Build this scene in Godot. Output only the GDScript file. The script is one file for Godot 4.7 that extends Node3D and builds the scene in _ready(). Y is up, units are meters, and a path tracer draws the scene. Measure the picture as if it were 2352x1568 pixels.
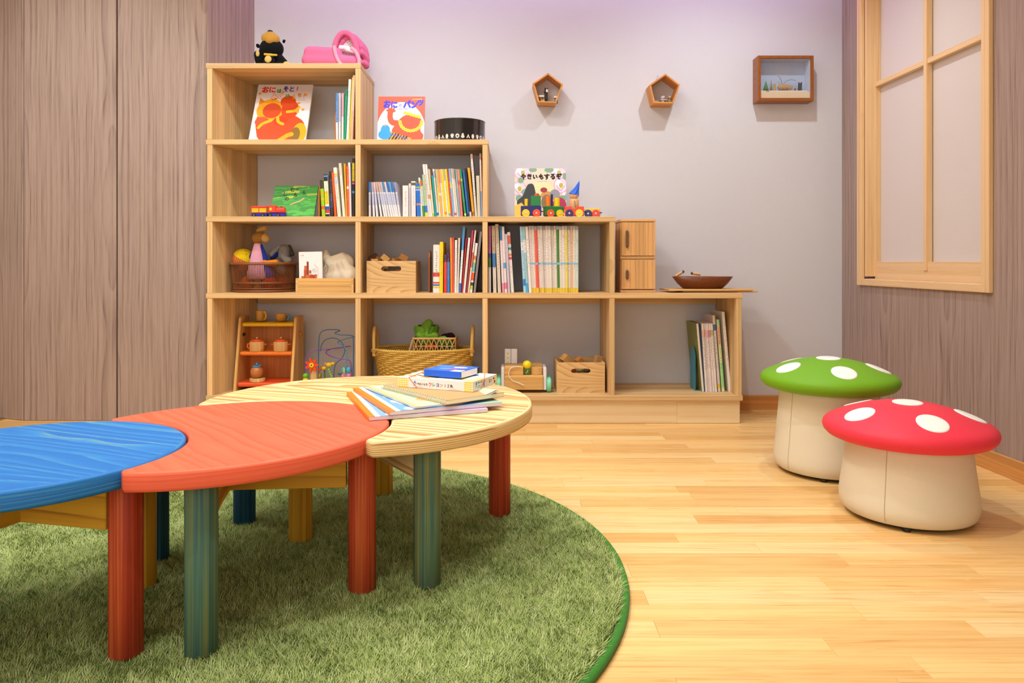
extends Node3D
# A children's play corner: stepped bookshelf, caterpillar table on a round grass rug, two mushroom stools.
# Metres, y up. The shelf's front stands 3.44 m in front of the camera; 2 mm on the shelf front is one pixel of the photograph.

const FOCAL := 1720.0
const EYE := 0.744
const FRONT := 3.44      # distance of the shelf's front edge
const WALL := 3.797      # distance of the back wall
var taken := {}
var mats := {}
var pine_field := PackedFloat32Array()
var rng := RandomNumberGenerator.new()


class Geo:
	var v := PackedVector3Array()
	var t := PackedVector2Array()
	var s := PackedInt32Array()
	var x := Transform3D.IDENTITY
	var off := Vector2.ZERO

	func tri(a: Vector3, b: Vector3, c: Vector3, ua: Vector2, ub: Vector2, uc: Vector2, g: int) -> void:
		v.append(x * a); v.append(x * b); v.append(x * c)
		t.append(ua + off); t.append(ub + off); t.append(uc + off)
		s.append(g)

	func quad(a: Vector3, b: Vector3, c: Vector3, d: Vector3, ua: Vector2, ub: Vector2, uc: Vector2, ud: Vector2, g: int) -> void:
		tri(a, b, c, ua, ub, uc, g)
		tri(a, c, d, ua, uc, ud, g)

	func seal(from: int) -> void:
		var m := Vector3.ZERO
		for i in range(from, v.size()): m += v[i]
		m /= maxf(1.0, v.size() - from)
		var vol := 0.0
		for i in range(from, v.size(), 3):
			vol += (v[i] - m).dot((v[i + 1] - m).cross(v[i + 2] - m))
		if vol > 0.0:
			for i in range(from, v.size(), 3):
				var q := v[i + 1]; v[i + 1] = v[i + 2]; v[i + 2] = q
				var w := t[i + 1]; t[i + 1] = t[i + 2]; t[i + 2] = w

	func mesh() -> ArrayMesh:
		var st := SurfaceTool.new()
		st.begin(Mesh.PRIMITIVE_TRIANGLES)
		for i in range(0, v.size(), 3):
			st.set_smooth_group(s[i / 3])
			for k in 3:
				st.set_uv(t[i + k])
				st.add_vertex(v[i + k])
		st.generate_normals()
		return st.commit()

	# a box with chamfered edges; grain = axis the wood runs along (0 x, 1 y, 2 z)
	func box(c: Vector3, size: Vector3, bev := 0.002, grain := -1) -> Geo:
		var from := v.size()
		var h := size / 2.0
		bev = minf(bev, minf(h.x, minf(h.y, h.z)) * 0.9)
		if grain < 0: grain = h.max_axis_index()
		var uvf := func(p: Vector3, n: int) -> Vector2:
			if n == grain:
				return Vector2(p[(n + 1) % 3] * 0.2, p[(n + 2) % 3])
			return Vector2(p[grain], p[3 - n - grain] + 0.31 * n)
		var at := func(n: int, sg: Vector3) -> Vector3:
			var p := Vector3.ZERO
			for k in 3: p[k] = sg[k] * (h[k] if k == n else h[k] - bev)
			return p + c
		for n in 3:
			var j := (n + 1) % 3
			var k := (n + 2) % 3
			for sn in [-1.0, 1.0]:
				var q := []
				for e in [[-1, -1], [1, -1], [1, 1], [-1, 1]]:
					var sg := Vector3.ZERO
					sg[n] = sn; sg[j] = e[0]; sg[k] = e[1]
					q.append(at.call(n, sg))
				if sn < 0: q.reverse()
				quad(q[0], q[1], q[2], q[3], uvf.call(q[0], n), uvf.call(q[1], n), uvf.call(q[2], n), uvf.call(q[3], n), -1)
			if bev > 0.0:
				for sj in [-1.0, 1.0]:      # edges along axis n, between faces j and k
					for sk in [-1.0, 1.0]:
						var a := Vector3.ZERO
						a[n] = -1; a[j] = sj; a[k] = sk
						var b := a
						b[n] = 1
						var q := [at.call(j, a), at.call(j, b), at.call(k, b), at.call(k, a)]
						if sj * sk > 0: q.reverse()
						quad(q[0], q[1], q[2], q[3], uvf.call(q[0], j), uvf.call(q[1], j), uvf.call(q[2], j), uvf.call(q[3], j), -1)
		if bev > 0.0:
			for a in [-1.0, 1.0]:
				for b in [-1.0, 1.0]:
					for d in [-1.0, 1.0]:
						var sg := Vector3(a, b, d)
						var q := [at.call(0, sg), at.call(1, sg), at.call(2, sg)]
						if a * b * d < 0: q.reverse()
						tri(q[0], q[1], q[2], uvf.call(q[0], 0), uvf.call(q[1], 0), uvf.call(q[2], 0), -1)
		seal(from)
		return self

	# profile (radius, height) turned round y; hard = profile indices where the shading breaks
	func lathe(c: Vector3, prof: Array, seg := 24, hard := [], squash := Vector3.ONE) -> Geo:
		var from := v.size()
		var g := 10 + v.size()
		var run := 0.0
		for i in prof.size() - 1:
			var p: Vector2 = prof[i]
			var q: Vector2 = prof[i + 1]
			if i in hard: g += 1
			var nx := run + p.distance_to(q)
			for k in seg:
				var a := TAU * k / seg
				var b := TAU * (k + 1) / seg
				var A := c + Vector3(cos(a) * p.x, p.y, sin(a) * p.x) * squash
				var B := c + Vector3(cos(b) * p.x, p.y, sin(b) * p.x) * squash
				var C := c + Vector3(cos(b) * q.x, q.y, sin(b) * q.x) * squash
				var D := c + Vector3(cos(a) * q.x, q.y, sin(a) * q.x) * squash
				var R := maxf(p.x, q.x)
				var ua := Vector2(run, a * R); var ub := Vector2(run, b * R)
				var uc := Vector2(nx, b * R); var ud := Vector2(nx, a * R)
				if p.x < 1e-6: tri(A, C, D, ua, uc, ud, g)
				elif q.x < 1e-6: tri(A, B, D, ua, ub, ud, g)
				else: quad(A, B, C, D, ua, ub, uc, ud, g)
			run = nx
		seal(from)
		return self

	func ball(c: Vector3, r: Vector3, seg := 20, rings := 12) -> Geo:
		var prof := []
		for i in rings + 1:
			var a := PI * i / rings
			prof.append(Vector2(sin(a) if i > 0 and i < rings else 0.0, cos(a)))
		return lathe(c, prof, seg, [], r)

	func cyl(c: Vector3, r: float, h: float, bev := 0.001, seg := 24, top := -1.0) -> Geo:
		var rt := r if top < 0 else top
		bev = minf(bev, minf(r, h) * 0.4)
		return lathe(c, [Vector2(0, 0), Vector2(r - bev, 0), Vector2(r, bev), Vector2(rt, h - bev), Vector2(rt - bev, h), Vector2(0, h)], seg, [1, 2, 3, 4])

	# a round bar through points; r is one radius or a list
	func tube(pts: Array, r, seg := 8, closed := false, squash := 1.0) -> Geo:
		var from := v.size()
		var n := pts.size()
		var g := 10 + v.size()
		var frames := []
		var up := Vector3.UP
		for i in n:
			var prev: Vector3 = pts[(i - 1 + n) % n] if closed or i > 0 else pts[0]
			var next: Vector3 = pts[(i + 1) % n] if closed or i < n - 1 else pts[n - 1]
			var d := (next - prev).normalized()
			if i == 0:
				up = Vector3.UP if absf(d.y) < 0.9 else Vector3.RIGHT
			var side := d.cross(up).normalized()
			up = side.cross(d).normalized()
			frames.append([side, up])
		var run := 0.0
		for i in (n if closed else n - 1):
			var j := (i + 1) % n
			var ri: float = r[i] if r is Array else r
			var rj: float = r[j] if r is Array else r
			var nx := run + (pts[i] as Vector3).distance_to(pts[j])
			for k in seg:
				var a := TAU * k / seg
				var b := TAU * (k + 1) / seg
				var A: Vector3 = pts[i] + (frames[i][0] * cos(a) + frames[i][1] * sin(a) * squash) * ri
				var B: Vector3 = pts[i] + (frames[i][0] * cos(b) + frames[i][1] * sin(b) * squash) * ri
				var C: Vector3 = pts[j] + (frames[j][0] * cos(b) + frames[j][1] * sin(b) * squash) * rj
				var D: Vector3 = pts[j] + (frames[j][0] * cos(a) + frames[j][1] * sin(a) * squash) * rj
				quad(A, B, C, D, Vector2(run, a * ri), Vector2(run, b * ri), Vector2(nx, b * rj), Vector2(nx, a * rj), g)
				if not closed and i == 0: tri(pts[0], B, A, Vector2.ZERO, Vector2.ZERO, Vector2.ZERO, g + 1)
				if not closed and i == n - 2: tri(pts[n - 1], D, C, Vector2.ZERO, Vector2.ZERO, Vector2.ZERO, g + 2)
			run = nx
		seal(from)
		return self

	# a flat outline in x, z raised from y0 to y1 with rounded edges; grain = angle of the wood in the plane
	func slab(poly: PackedVector2Array, y0: float, y1: float, bev := 0.002, steps := 1, grain := 0.0, smooth := true) -> Geo:
		var from := v.size()
		var g := 10 + v.size()
		var n := poly.size()
		if Geometry2D.is_polygon_clockwise(poly): poly.reverse()
		var nor := PackedVector2Array()
		for i in n:
			var e0 := (poly[i] - poly[(i - 1 + n) % n]).normalized()
			var e1 := (poly[(i + 1) % n] - poly[i]).normalized()
			var n0 := Vector2(e0.y, -e0.x); var n1 := Vector2(e1.y, -e1.x)
			var m := (n0 + n1).normalized()
			nor.append(m / maxf(0.35, m.dot(n0)))
		var rings := []      # [inset, y]
		for k in steps + 1:
			var a := PI / 2 * k / steps
			rings.append([bev * (1.0 - sin(a)), y0 + bev * (1.0 - cos(a))])
		for k in steps + 1:
			var a := PI / 2 * (1.0 - float(k) / steps)
			rings.append([bev * (1.0 - sin(a)), y1 - bev * (1.0 - cos(a))])
		var run := 0.0
		var lens := [0.0]
		for i in n:
			run += poly[i].distance_to(poly[(i + 1) % n])
			lens.append(run)
		for r in rings.size() - 1:
			for i in n:
				var j := (i + 1) % n
				var P := func(k: int, ring: Array) -> Vector3:
					var q: Vector2 = poly[k] - nor[k] * ring[0]
					return Vector3(q.x, ring[1], q.y)
				quad(P.call(i, rings[r]), P.call(j, rings[r]), P.call(j, rings[r + 1]), P.call(i, rings[r + 1]),
					Vector2(lens[i], rings[r][1]), Vector2(lens[i + 1], rings[r][1]), Vector2(lens[i + 1], rings[r + 1][1]), Vector2(lens[i], rings[r + 1][1]), g if smooth else -1)
		for side in 2:
			var ring: Array = rings[0] if side == 0 else rings[-1]
			var cap := PackedVector2Array()
			for i in n: cap.append(poly[i] - nor[i] * ring[0])
			var ids := Geometry2D.triangulate_polygon(cap)
			for i in range(0, ids.size(), 3):
				var q := [cap[ids[i]], cap[ids[i + 1]], cap[ids[i + 2]]]
				var area := (q[1] - q[0] as Vector2).cross(q[2] - q[0])
				if (area > 0) != (side == 1): q.reverse()
				var w := []
				for p in q: w.append(Vector3(p.x, ring[1], p.y))
				tri(w[0], w[1], w[2], q[0].rotated(-grain), q[1].rotated(-grain), q[2].rotated(-grain), -1)
		seal(from)
		return self

	# a plate with an opening: outer and inner outlines in x, y with equal numbers of points, z0 to z1
	func ring(outer: PackedVector2Array, inner: PackedVector2Array, z0: float, z1: float) -> Geo:
		var from := v.size()
		var n := outer.size()
		for i in n:
			var j := (i + 1) % n
			var a := outer[i]; var b := outer[j]; var c := inner[j]; var d := inner[i]
			for z in [z0, z1]:
				var q := [Vector3(a.x, a.y, z), Vector3(b.x, b.y, z), Vector3(c.x, c.y, z), Vector3(d.x, d.y, z)]
				var u := [a, b, c, d]
				if z == z1: q.reverse(); u.reverse()
				quad(q[0], q[1], q[2], q[3], u[0], u[1], u[2], u[3], -1)
			var l := a.distance_to(b)
			quad(Vector3(b.x, b.y, z0), Vector3(a.x, a.y, z0), Vector3(a.x, a.y, z1), Vector3(b.x, b.y, z1), Vector2(l, 0), Vector2(0, 0), Vector2(0, z1 - z0), Vector2(l, z1 - z0), -1)
			quad(Vector3(d.x, d.y, z0), Vector3(c.x, c.y, z0), Vector3(c.x, c.y, z1), Vector3(d.x, d.y, z1), Vector2(0, 0), Vector2(l, 0), Vector2(l, z1 - z0), Vector2(0, z1 - z0), -1)
		seal(from)
		return self

	# a soft body: capsules [a, b, ra, rb] joined smoothly and meshed as surface nets
	func nets(bones: Array, cell: float, blend := 0.01, cut = null) -> Geo:
		var from := v.size()
		var lo := Vector3.INF
		var hi := -Vector3.INF
		for b in bones:
			var r := Vector3.ONE * (maxf(b[2], b[3]) + cell * 2)
			lo = lo.min((b[0] as Vector3) - r).min((b[1] as Vector3) - r)
			hi = hi.max((b[0] as Vector3) + r).max((b[1] as Vector3) + r)
		var nx := int((hi.x - lo.x) / cell) + 2
		var ny := int((hi.y - lo.y) / cell) + 2
		var nz := int((hi.z - lo.z) / cell) + 2
		var f := PackedFloat32Array()
		f.resize(nx * ny * nz)
		f.fill(1.0)
		for b in bones:      # polynomial smooth minimum, one bone after the other, near the bone only
			var pa: Vector3 = b[0]
			var d: Vector3 = b[1] - pa
			var dd := maxf(d.length_squared(), 1e-9)
			var ra: float = b[2]
			var rb: float = b[3]
			var rr := Vector3.ONE * (maxf(ra, rb) + blend + cell * 2)
			var l := ((pa.min(b[1]) - rr - lo) / cell).floor().max(Vector3.ZERO)
			var u := ((pa.max(b[1]) + rr - lo) / cell).ceil().min(Vector3(nx - 1, ny - 1, nz - 1))
			for k in range(int(l.z), int(u.z) + 1):
				for j in range(int(l.y), int(u.y) + 1):
					for i in range(int(l.x), int(u.x) + 1):
						var p := lo + Vector3(i, j, k) * cell - pa
						var h := clampf(p.dot(d) / dd, 0.0, 1.0)
						var val := (p - d * h).length() - lerpf(ra, rb, h)
						var at := (k * ny + j) * nx + i
						var o := f[at]
						var m := clampf(0.5 + 0.5 * (o - val) / blend, 0.0, 1.0)
						f[at] = lerpf(o, val, m) - blend * m * (1.0 - m)
		if cut != null:
			for k in nz:
				for j in ny:
					for i in nx:
						var at := (k * ny + j) * nx + i
						if f[at] < 0.1: f[at] = maxf(f[at], cut.call(lo + Vector3(i, j, k) * cell))
		var spot := {}
		for k in nz - 1:
			for j in ny - 1:
				for i in nx - 1:
					var sum := Vector3.ZERO
					var cnt := 0
					var base := (k * ny + j) * nx + i
					var c := [f[base], f[base + 1], f[base + nx], f[base + nx + 1], f[base + nx * ny], f[base + nx * ny + 1], f[base + nx * ny + nx], f[base + nx * ny + nx + 1]]
					var neg := 0
					for q in c:
						if q < 0: neg += 1
					if neg == 0 or neg == 8: continue
					for e in [[0, 1], [2, 3], [4, 5], [6, 7], [0, 2], [1, 3], [4, 6], [5, 7], [0, 4], [1, 5], [2, 6], [3, 7]]:
						var a: float = c[e[0]]
						var b: float = c[e[1]]
						if (a < 0) == (b < 0): continue
						var w := a / (a - b)
						var A := Vector3(e[0] & 1, (e[0] >> 1) & 1, e[0] >> 2)
						var B := Vector3(e[1] & 1, (e[1] >> 1) & 1, e[1] >> 2)
						sum += A.lerp(B, w)
						cnt += 1
					spot[base] = lo + (Vector3(i, j, k) + sum / cnt) * cell
		var g := 10 + v.size()
		var step := [1, nx, nx * ny]
		for at in spot:
			var i: int = at % nx
			var j: int = (at / nx) % ny
			var k: int = at / (nx * ny)
			var id := [i, j, k]
			for ax in 3:
				if (f[at] < 0.0) == (f[at + step[ax]] < 0.0): continue
				var p: int = (ax + 1) % 3
				var q: int = (ax + 2) % 3
				if id[p] == 0 or id[q] == 0: continue
				var n0: int = at
				var n1: int = at - step[p]
				var n2: int = at - step[p] - step[q]
				var n3: int = at - step[q]
				if not (spot.has(n1) and spot.has(n2) and spot.has(n3)): continue
				var P := [spot[n0], spot[n1], spot[n2], spot[n3]]
				if f[at] < 0: P.reverse()
				quad(P[0], P[1], P[2], P[3], Vector2(P[0].x, P[0].y), Vector2(P[1].x, P[1].y), Vector2(P[2].x, P[2].y), Vector2(P[3].x, P[3].y), g)
		seal(from)
		return self


# ---------- drawing prints ----------
class Pen:
	var im: Image
	var w: int
	var h: int

	func _init(ww: int, hh: int, c: Color) -> void:
		w = ww; h = hh
		im = Image.create(w, h, false, Image.FORMAT_RGB8)
		im.fill(c)

	func rect(x0: float, y0: float, x1: float, y1: float, c: Color) -> void:
		im.fill_rect(Rect2i(int(x0), int(y0), maxi(1, int(x1) - int(x0)), maxi(1, int(y1) - int(y0))), c)

	func dot(x: float, y: float, rx: float, ry: float, c: Color) -> void:
		for j in range(maxi(0, int(y - ry)), mini(h, int(y + ry) + 1)):
			var k := (j + 0.5 - y) / ry
			if absf(k) >= 1.0: continue
			var e := rx * sqrt(1.0 - k * k)
			var a := maxi(0, roundi(x - e))
			var b := mini(w, roundi(x + e))
			if b > a: im.fill_rect(Rect2i(a, j, b - a, 1), c)

	func smooth(pts: Array) -> Array:
		if pts.size() < 3: return pts
		var out := []
		for i in pts.size() - 1:
			var a: Vector2 = pts[maxi(0, i - 1)]
			var b: Vector2 = pts[i]
			var c: Vector2 = pts[i + 1]
			var d: Vector2 = pts[mini(pts.size() - 1, i + 2)]
			for k in 8: out.append(b.cubic_interpolate(c, a, d, k / 8.0))
		out.append(pts[-1])
		return out

	func stroke(pts: Array, r: float, c: Color, curve := true) -> void:
		var q := smooth(pts) if curve else pts
		for i in q.size() - 1:
			var a: Vector2 = q[i]
			var b: Vector2 = q[i + 1]
			var n := int(a.distance_to(b) / maxf(0.5, r * 0.4)) + 1
			for k in n + 1:
				var p := a.lerp(b, float(k) / n)
				dot(p.x, p.y, maxf(r, 0.6), maxf(r, 0.6), c)

	func poly(pts: Array, c: Color, curve := false) -> void:
		var q := pts
		if curve:
			q = smooth(pts + [pts[0]])
		for j in h:
			var y := j + 0.5
			var xs := []
			for i in q.size():
				var a: Vector2 = q[i]
				var b: Vector2 = q[(i + 1) % q.size()]
				if (a.y <= y) != (b.y <= y):
					xs.append(a.x + (y - a.y) / (b.y - a.y) * (b.x - a.x))
			xs.sort()
			for k in range(0, xs.size() - 1, 2):
				var a := clampi(roundi(xs[k]), 0, w)
				var b := clampi(roundi(xs[k + 1]), 0, w)
				if b > a: im.fill_rect(Rect2i(a, j, b - a, 1), c)

	func write(text: String, x: float, y: float, size: float, r: float, c, slant := 0.0) -> void:
		var n := 0
		for ch in text:
			if KANA.has(ch):
				for st in KANA[ch]:
					var p := []
					for i in range(0, st.size(), 2):
						p.append(Vector2(x + (st[i] - st[i + 1] * slant) * size / 100.0, y + st[i + 1] * size / 100.0))
					stroke(p, r, c[n % c.size()] if c is Array else c)
			x += size
			n += 1

	func tex() -> ImageTexture:
		return ImageTexture.create_from_image(im)

	const KANA := {
		"お": [[12, 30, 66, 26], [38, 8, 38, 78, 26, 86, 15, 74, 32, 58, 62, 54, 84, 68, 74, 86, 54, 92], [74, 16, 90, 30]],
		"に": [[20, 14, 15, 50, 22, 88], [46, 28, 86, 27], [46, 66, 52, 82, 68, 85, 90, 80]],
		"は": [[20, 14, 15, 50, 22, 88], [42, 33, 92, 30], [68, 10, 70, 72, 58, 88, 43, 80, 56, 69, 90, 86]],
		"そ": [[30, 14, 74, 13, 24, 48, 88, 42, 56, 56, 50, 78, 76, 91]],
		"と": [[32, 10, 43, 46], [78, 28, 32, 54, 24, 76, 44, 90, 84, 87]],
		"!": [[54, 8, 50, 64], [47, 84, 47, 88]],
		"ふ": [[40, 10, 60, 22], [52, 34, 40, 50, 58, 66, 48, 86, 32, 82], [24, 54, 14, 78], [70, 50, 88, 74]],
		"く": [[68, 8, 26, 48, 72, 92]],
		"う": [[36, 10, 64, 19], [24, 42, 58, 31, 76, 50, 66, 76, 40, 93]],
		"ち": [[16, 32, 84, 27], [46, 8, 30, 60, 60, 47, 82, 64, 66, 86, 38, 91]],
		"の": [[54, 22, 40, 70, 22, 76, 16, 50, 44, 20, 76, 26, 86, 54, 62, 88]],
		"パ": [[34, 34, 10, 82], [60, 30, 88, 82], [82, 8, 92, 18, 82, 28, 72, 18, 82, 8]],
		"ン": [[18, 24, 42, 40], [16, 86, 52, 72, 88, 28]],
		"ツ": [[16, 28, 26, 48], [44, 22, 53, 42], [84, 24, 72, 64, 34, 92]],
		"や": [[12, 50, 60, 28, 86, 40, 74, 58, 54, 57], [50, 10, 60, 26], [28, 20, 56, 94]],
		"き": [[24, 25, 80, 19], [20, 45, 84, 39], [42, 8, 72, 63], [28, 68, 40, 86, 76, 88]],
		"い": [[20, 24, 23, 66, 35, 82, 43, 68], [68, 28, 84, 66]],
		"も": [[48, 8, 42, 70, 60, 91, 84, 76, 78, 60], [24, 35, 72, 32], [20, 56, 70, 53]],
		"す": [[10, 27, 92, 24], [58, 8, 59, 54, 44, 64, 35, 50, 49, 38, 61, 52, 56, 80, 38, 94]],
		"る": [[28, 14, 72, 12, 20, 56, 56, 41, 82, 58, 72, 86, 48, 90, 41, 76, 57, 72, 68, 84]],
		"ぞ": [[24, 14, 64, 13, 18, 48, 80, 42, 50, 56, 45, 78, 70, 91], [78, 8, 86, 20], [92, 3, 99, 15]],
		"ク": [[40, 8, 16, 46], [36, 24, 80, 23, 66, 60, 30, 94]],
		"レ": [[26, 10, 26, 84, 84, 46]],
		"ヨ": [[20, 16, 80, 16], [80, 16, 80, 88], [18, 86, 80, 86], [26, 50, 80, 50]],
		"で": [[12, 22, 86, 19, 52, 40, 42, 66, 74, 90], [72, 42, 80, 54], [85, 36, 93, 48]],
		"せ": [[8, 46, 92, 40], [68, 14, 68, 60, 58, 69], [30, 20, 31, 76, 46, 87, 82, 85]],
		"け": [[20, 14, 15, 52, 22, 88], [42, 34, 92, 31], [70, 10, 71, 60, 56, 92]],
		"し": [[32, 8, 30, 70, 48, 90, 80, 72]],
		"ら": [[36, 8, 60, 18], [30, 30, 24, 64, 56, 46, 80, 62, 66, 84, 38, 92]],
		"む": [[14, 30, 64, 28], [38, 8, 39, 62, 24, 70, 20, 52, 38, 56, 36, 84, 60, 92, 82, 84, 80, 68], [74, 18, 88, 32]],
		"1": [[50, 10, 50, 90]],
		"2": [[26, 28, 48, 11, 72, 28, 26, 88], [26, 88, 78, 88]],
		"色": [[40, 6, 14, 36], [34, 20, 66, 20, 56, 36], [22, 38, 80, 38], [80, 38, 80, 60], [22, 60, 80, 60], [22, 38, 22, 90], [22, 90, 90, 88, 90, 74], [50, 38, 50, 60]],
		"水": [[50, 8, 50, 90, 40, 84], [12, 38, 40, 38, 14, 76], [84, 24, 58, 44], [54, 42, 90, 82]],
	}


# ---------- naming and tagging ----------
func free_name(called: String) -> String:
	var n: int = taken.get(called, 0)
	taken[called] = n + 1
	return called if n == 0 else "%s_%03d" % [called, n]

func tag(o: Node3D, label: String, category: String, group := "", kind := "") -> Node3D:
	if label: o.set_meta("label", label)
	if category: o.set_meta("category", category)
	if group: o.set_meta("group", group)
	if kind: o.set_meta("kind", kind)
	return o

func thing(called: String, label: String, category: String, at := Vector3.ZERO, turn := 0.0, group := "") -> Node3D:
	var o := Node3D.new()
	o.name = free_name(called)
	add_child(o)
	o.position = at
	o.rotation.y = turn
	return tag(o, label, category, group)

func part(called: String, g, m: Material, parent: Node3D, label := "") -> MeshInstance3D:
	var o := MeshInstance3D.new()
	o.name = called
	o.mesh = g.mesh() if g is Geo else g
	o.material_override = m
	parent.add_child(o, true)
	if label: o.set_meta("label", label)
	return o

# a thing or a piece of the setting that is a single mesh
func solo(called: String, g, m: Material, label := "", category := "", at := Vector3.ZERO, turn := 0.0, group := "", kind := "") -> MeshInstance3D:
	var o := MeshInstance3D.new()
	o.name = free_name(called)
	o.mesh = g.mesh() if g is Geo else g
	o.material_override = m
	add_child(o)
	o.position = at
	o.rotation.y = turn
	tag(o, label, category, group, kind)
	return o

func geo(off := Vector2.ZERO, x := Transform3D.IDENTITY) -> Geo:
	var g := Geo.new()
	g.off = off
	g.x = x
	return g

func roff() -> Vector2:
	return Vector2(rng.randf() * 4.0, rng.randf() * 4.0)

# from the photograph's pixels to the place at distance d
func at(px: float, py: float, d: float) -> Vector3:
	return Vector3((px - 1162.0) * d / FOCAL, EYE + (602.0 - py) * d / FOCAL, -d)

func ax(px: float, d: float) -> float:
	return (px - 1162.0) * d / FOCAL

func mm(px: float, d := 3.5) -> float:
	return px * d / FOCAL


# ---------- materials ----------
func C(s: String) -> Color:
	return Color.html(s)

func plain(s: String, rough := 0.6, spec := 0.5) -> StandardMaterial3D:
	var key := "%s %f %f" % [s, rough, spec]
	if not mats.has(key):
		var m := StandardMaterial3D.new()
		m.albedo_color = C(s)
		m.roughness = rough
		m.metallic_specular = spec
		mats[key] = m
	return mats[key]

func cloth(s: String, bump: float = 0.12, scale := 60.0) -> StandardMaterial3D:
	var key := "cloth %s %f %f" % [s, bump, scale]
	if not mats.has(key):
		var m := StandardMaterial3D.new()
		m.albedo_color = C(s)
		m.roughness = 0.95
		m.metallic_specular = 0.2
		m.rim_enabled = true
		m.rim = 0.5
		m.rim_tint = 0.6
		m.heightmap_enabled = true
		m.heightmap_texture = noise_tex("cloth", 0.09, 3)
		m.heightmap_scale = bump
		m.uv1_triplanar = true
		m.uv1_scale = Vector3.ONE * scale * 0.12
		mats[key] = m
	return mats[key]

func noise_tex(key: String, freq: float, oct: int, size := 256) -> Texture2D:
	key = "noise " + key
	if not mats.has(key):
		var n := FastNoiseLite.new()
		n.seed = key.length() * 7
		n.noise_type = FastNoiseLite.TYPE_SIMPLEX_SMOOTH
		n.frequency = freq
		n.fractal_octaves = oct
		var im := n.get_seamless_image(size, size)
		im.convert(Image.FORMAT_L8)
		mats[key] = ImageTexture.create_from_image(im)
	return mats[key]

func grained(t: Texture2D, repeat: Vector2, tint := "ffffff", rough := 0.5, spec := 0.45, height := 0.0) -> StandardMaterial3D:
	var m := StandardMaterial3D.new()
	m.albedo_texture = t
	m.albedo_color = C(tint)
	m.uv1_scale = Vector3(repeat.x, repeat.y, 1)
	m.roughness = rough
	m.metallic_specular = spec
	if height > 0.0:
		m.heightmap_enabled = true
		m.heightmap_texture = t
		m.heightmap_scale = height
	return m

func ramp(f: float, stops: Array) -> Color:
	for i in stops.size() - 1:
		if f <= stops[i + 1][0]:
			return (stops[i][1] as Color).lerp(stops[i + 1][1], clampf((f - stops[i][0]) / (stops[i + 1][0] - stops[i][0]), 0.0, 1.0))
	return stops[-1][1]

# Year rings where a board is cut from a log: grain along u. Returns w * h values 0 (early wood) to 1 (late wood).
func rings(w: int, h: int, len_m: float, wide_m: float, boards: Array, per_m: float, warp: float, sd: int) -> PackedFloat32Array:
	var n := FastNoiseLite.new()
	n.seed = sd
	n.frequency = 1.0
	n.fractal_octaves = 2
	var out := PackedFloat32Array()
	out.resize(w * h)
	for j in h:
		var y := (j + 0.5) / h * wide_m
		var b: Array = boards[0]
		for q in boards:
			if y >= q[0]: b = q
		for i in w:
			var x := (i + 0.5) / w * len_m
			# fold the ends so that the texture repeats
			var xx := absf(x - len_m / 2)
			var wob := n.get_noise_2d(xx * b[5], y * 9.0 + b[0] * 50.0) * warp
			var dy: float = y - b[1] + wob
			var dz: float = b[2] + xx * b[3] + n.get_noise_2d(xx * 1.3 + 40.0, b[0] * 31.0) * warp * 2.0
			var r: float = sqrt(dy * dy + dz * dz) * per_m * b[4]
			var s := r - floorf(r)
			var fine := n.get_noise_2d(xx * 14.0, y * 900.0) * 0.5 + 0.5
			out[j * w + i] = clampf(pow(s, 1.8) * (1.0 if s < 0.93 else (1.0 - s) / 0.07) * 0.8 + fine * 0.28, 0.0, 1.0)
	return out

# straight fine grain along u, folded so that it repeats
func streaks(w: int, h: int, len_m: float, wide_m: float, sd: int, flames := 0.0) -> PackedFloat32Array:
	var n := FastNoiseLite.new()
	n.seed = sd
	n.frequency = 1.0
	n.fractal_octaves = 1
	var out := PackedFloat32Array()
	out.resize(w * h)
	for j in h:
		var y := absf((j + 0.5) / h - 0.5) * wide_m
		for i in w:
			var x := absf((i + 0.5) / w - 0.5) * len_m
			var v := 0.5 * n.get_noise_2d(x * 1.1, y * 60.0) + 0.4 * n.get_noise_2d(x * 2.6 + 9.0, y * 170.0) + 0.3 * n.get_noise_2d(x * 9.0 + 20.0, y * 520.0)
			if flames > 0.0:
				var q := n.get_noise_2d(x * 5.0 + 70.0, y * 46.0 + 5.0)
				v += flames * maxf(0.0, q - 0.5) * 2.0
			out[j * w + i] = clampf(0.5 + 0.75 * v, 0.0, 1.0)
	return out

func blend_fields(a: PackedFloat32Array, b: PackedFloat32Array, k: float) -> PackedFloat32Array:
	var out := PackedFloat32Array()
	out.resize(a.size())
	for i in a.size(): out[i] = clampf(a[i] * (1.0 - k) + b[i] * k, 0.0, 1.0)
	return out

func wood_tex(f: PackedFloat32Array, w: int, h: int, stops: Array, tones := [], rows := 0) -> ImageTexture:
	var lut := []
	for i in 256: lut.append(ramp(i / 255.0, stops))
	var by := PackedByteArray()
	by.resize(w * h * 3)
	for j in h:
		var tone := 1.0
		if rows > 0: tone = tones[int(float(j) / h * rows) % tones.size()]
		for i in w:
			var c: Color = lut[int(f[j * w + i] * 255.0)]
			var k := (j * w + i) * 3
			by[k] = clampi(int(c.r * tone * 255.0), 0, 255)
			by[k + 1] = clampi(int(c.g * tone * 255.0), 0, 255)
			by[k + 2] = clampi(int(c.b * tone * 255.0), 0, 255)
	return ImageTexture.create_from_image(Image.create_from_data(w, h, false, Image.FORMAT_RGB8, by))


# ---------- the scene ----------
func _ready() -> void:
	rng.seed = 11
	camera_and_sky()
	lights()
	textures()
	room()
	window()
	bookshelf()
	rug()
	tables()
	stools()
	table_things()
	books()
	display_books()
	wall_things()
	top_shelf_things()
	train_things()
	basket_row()
	bottom_row()


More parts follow.
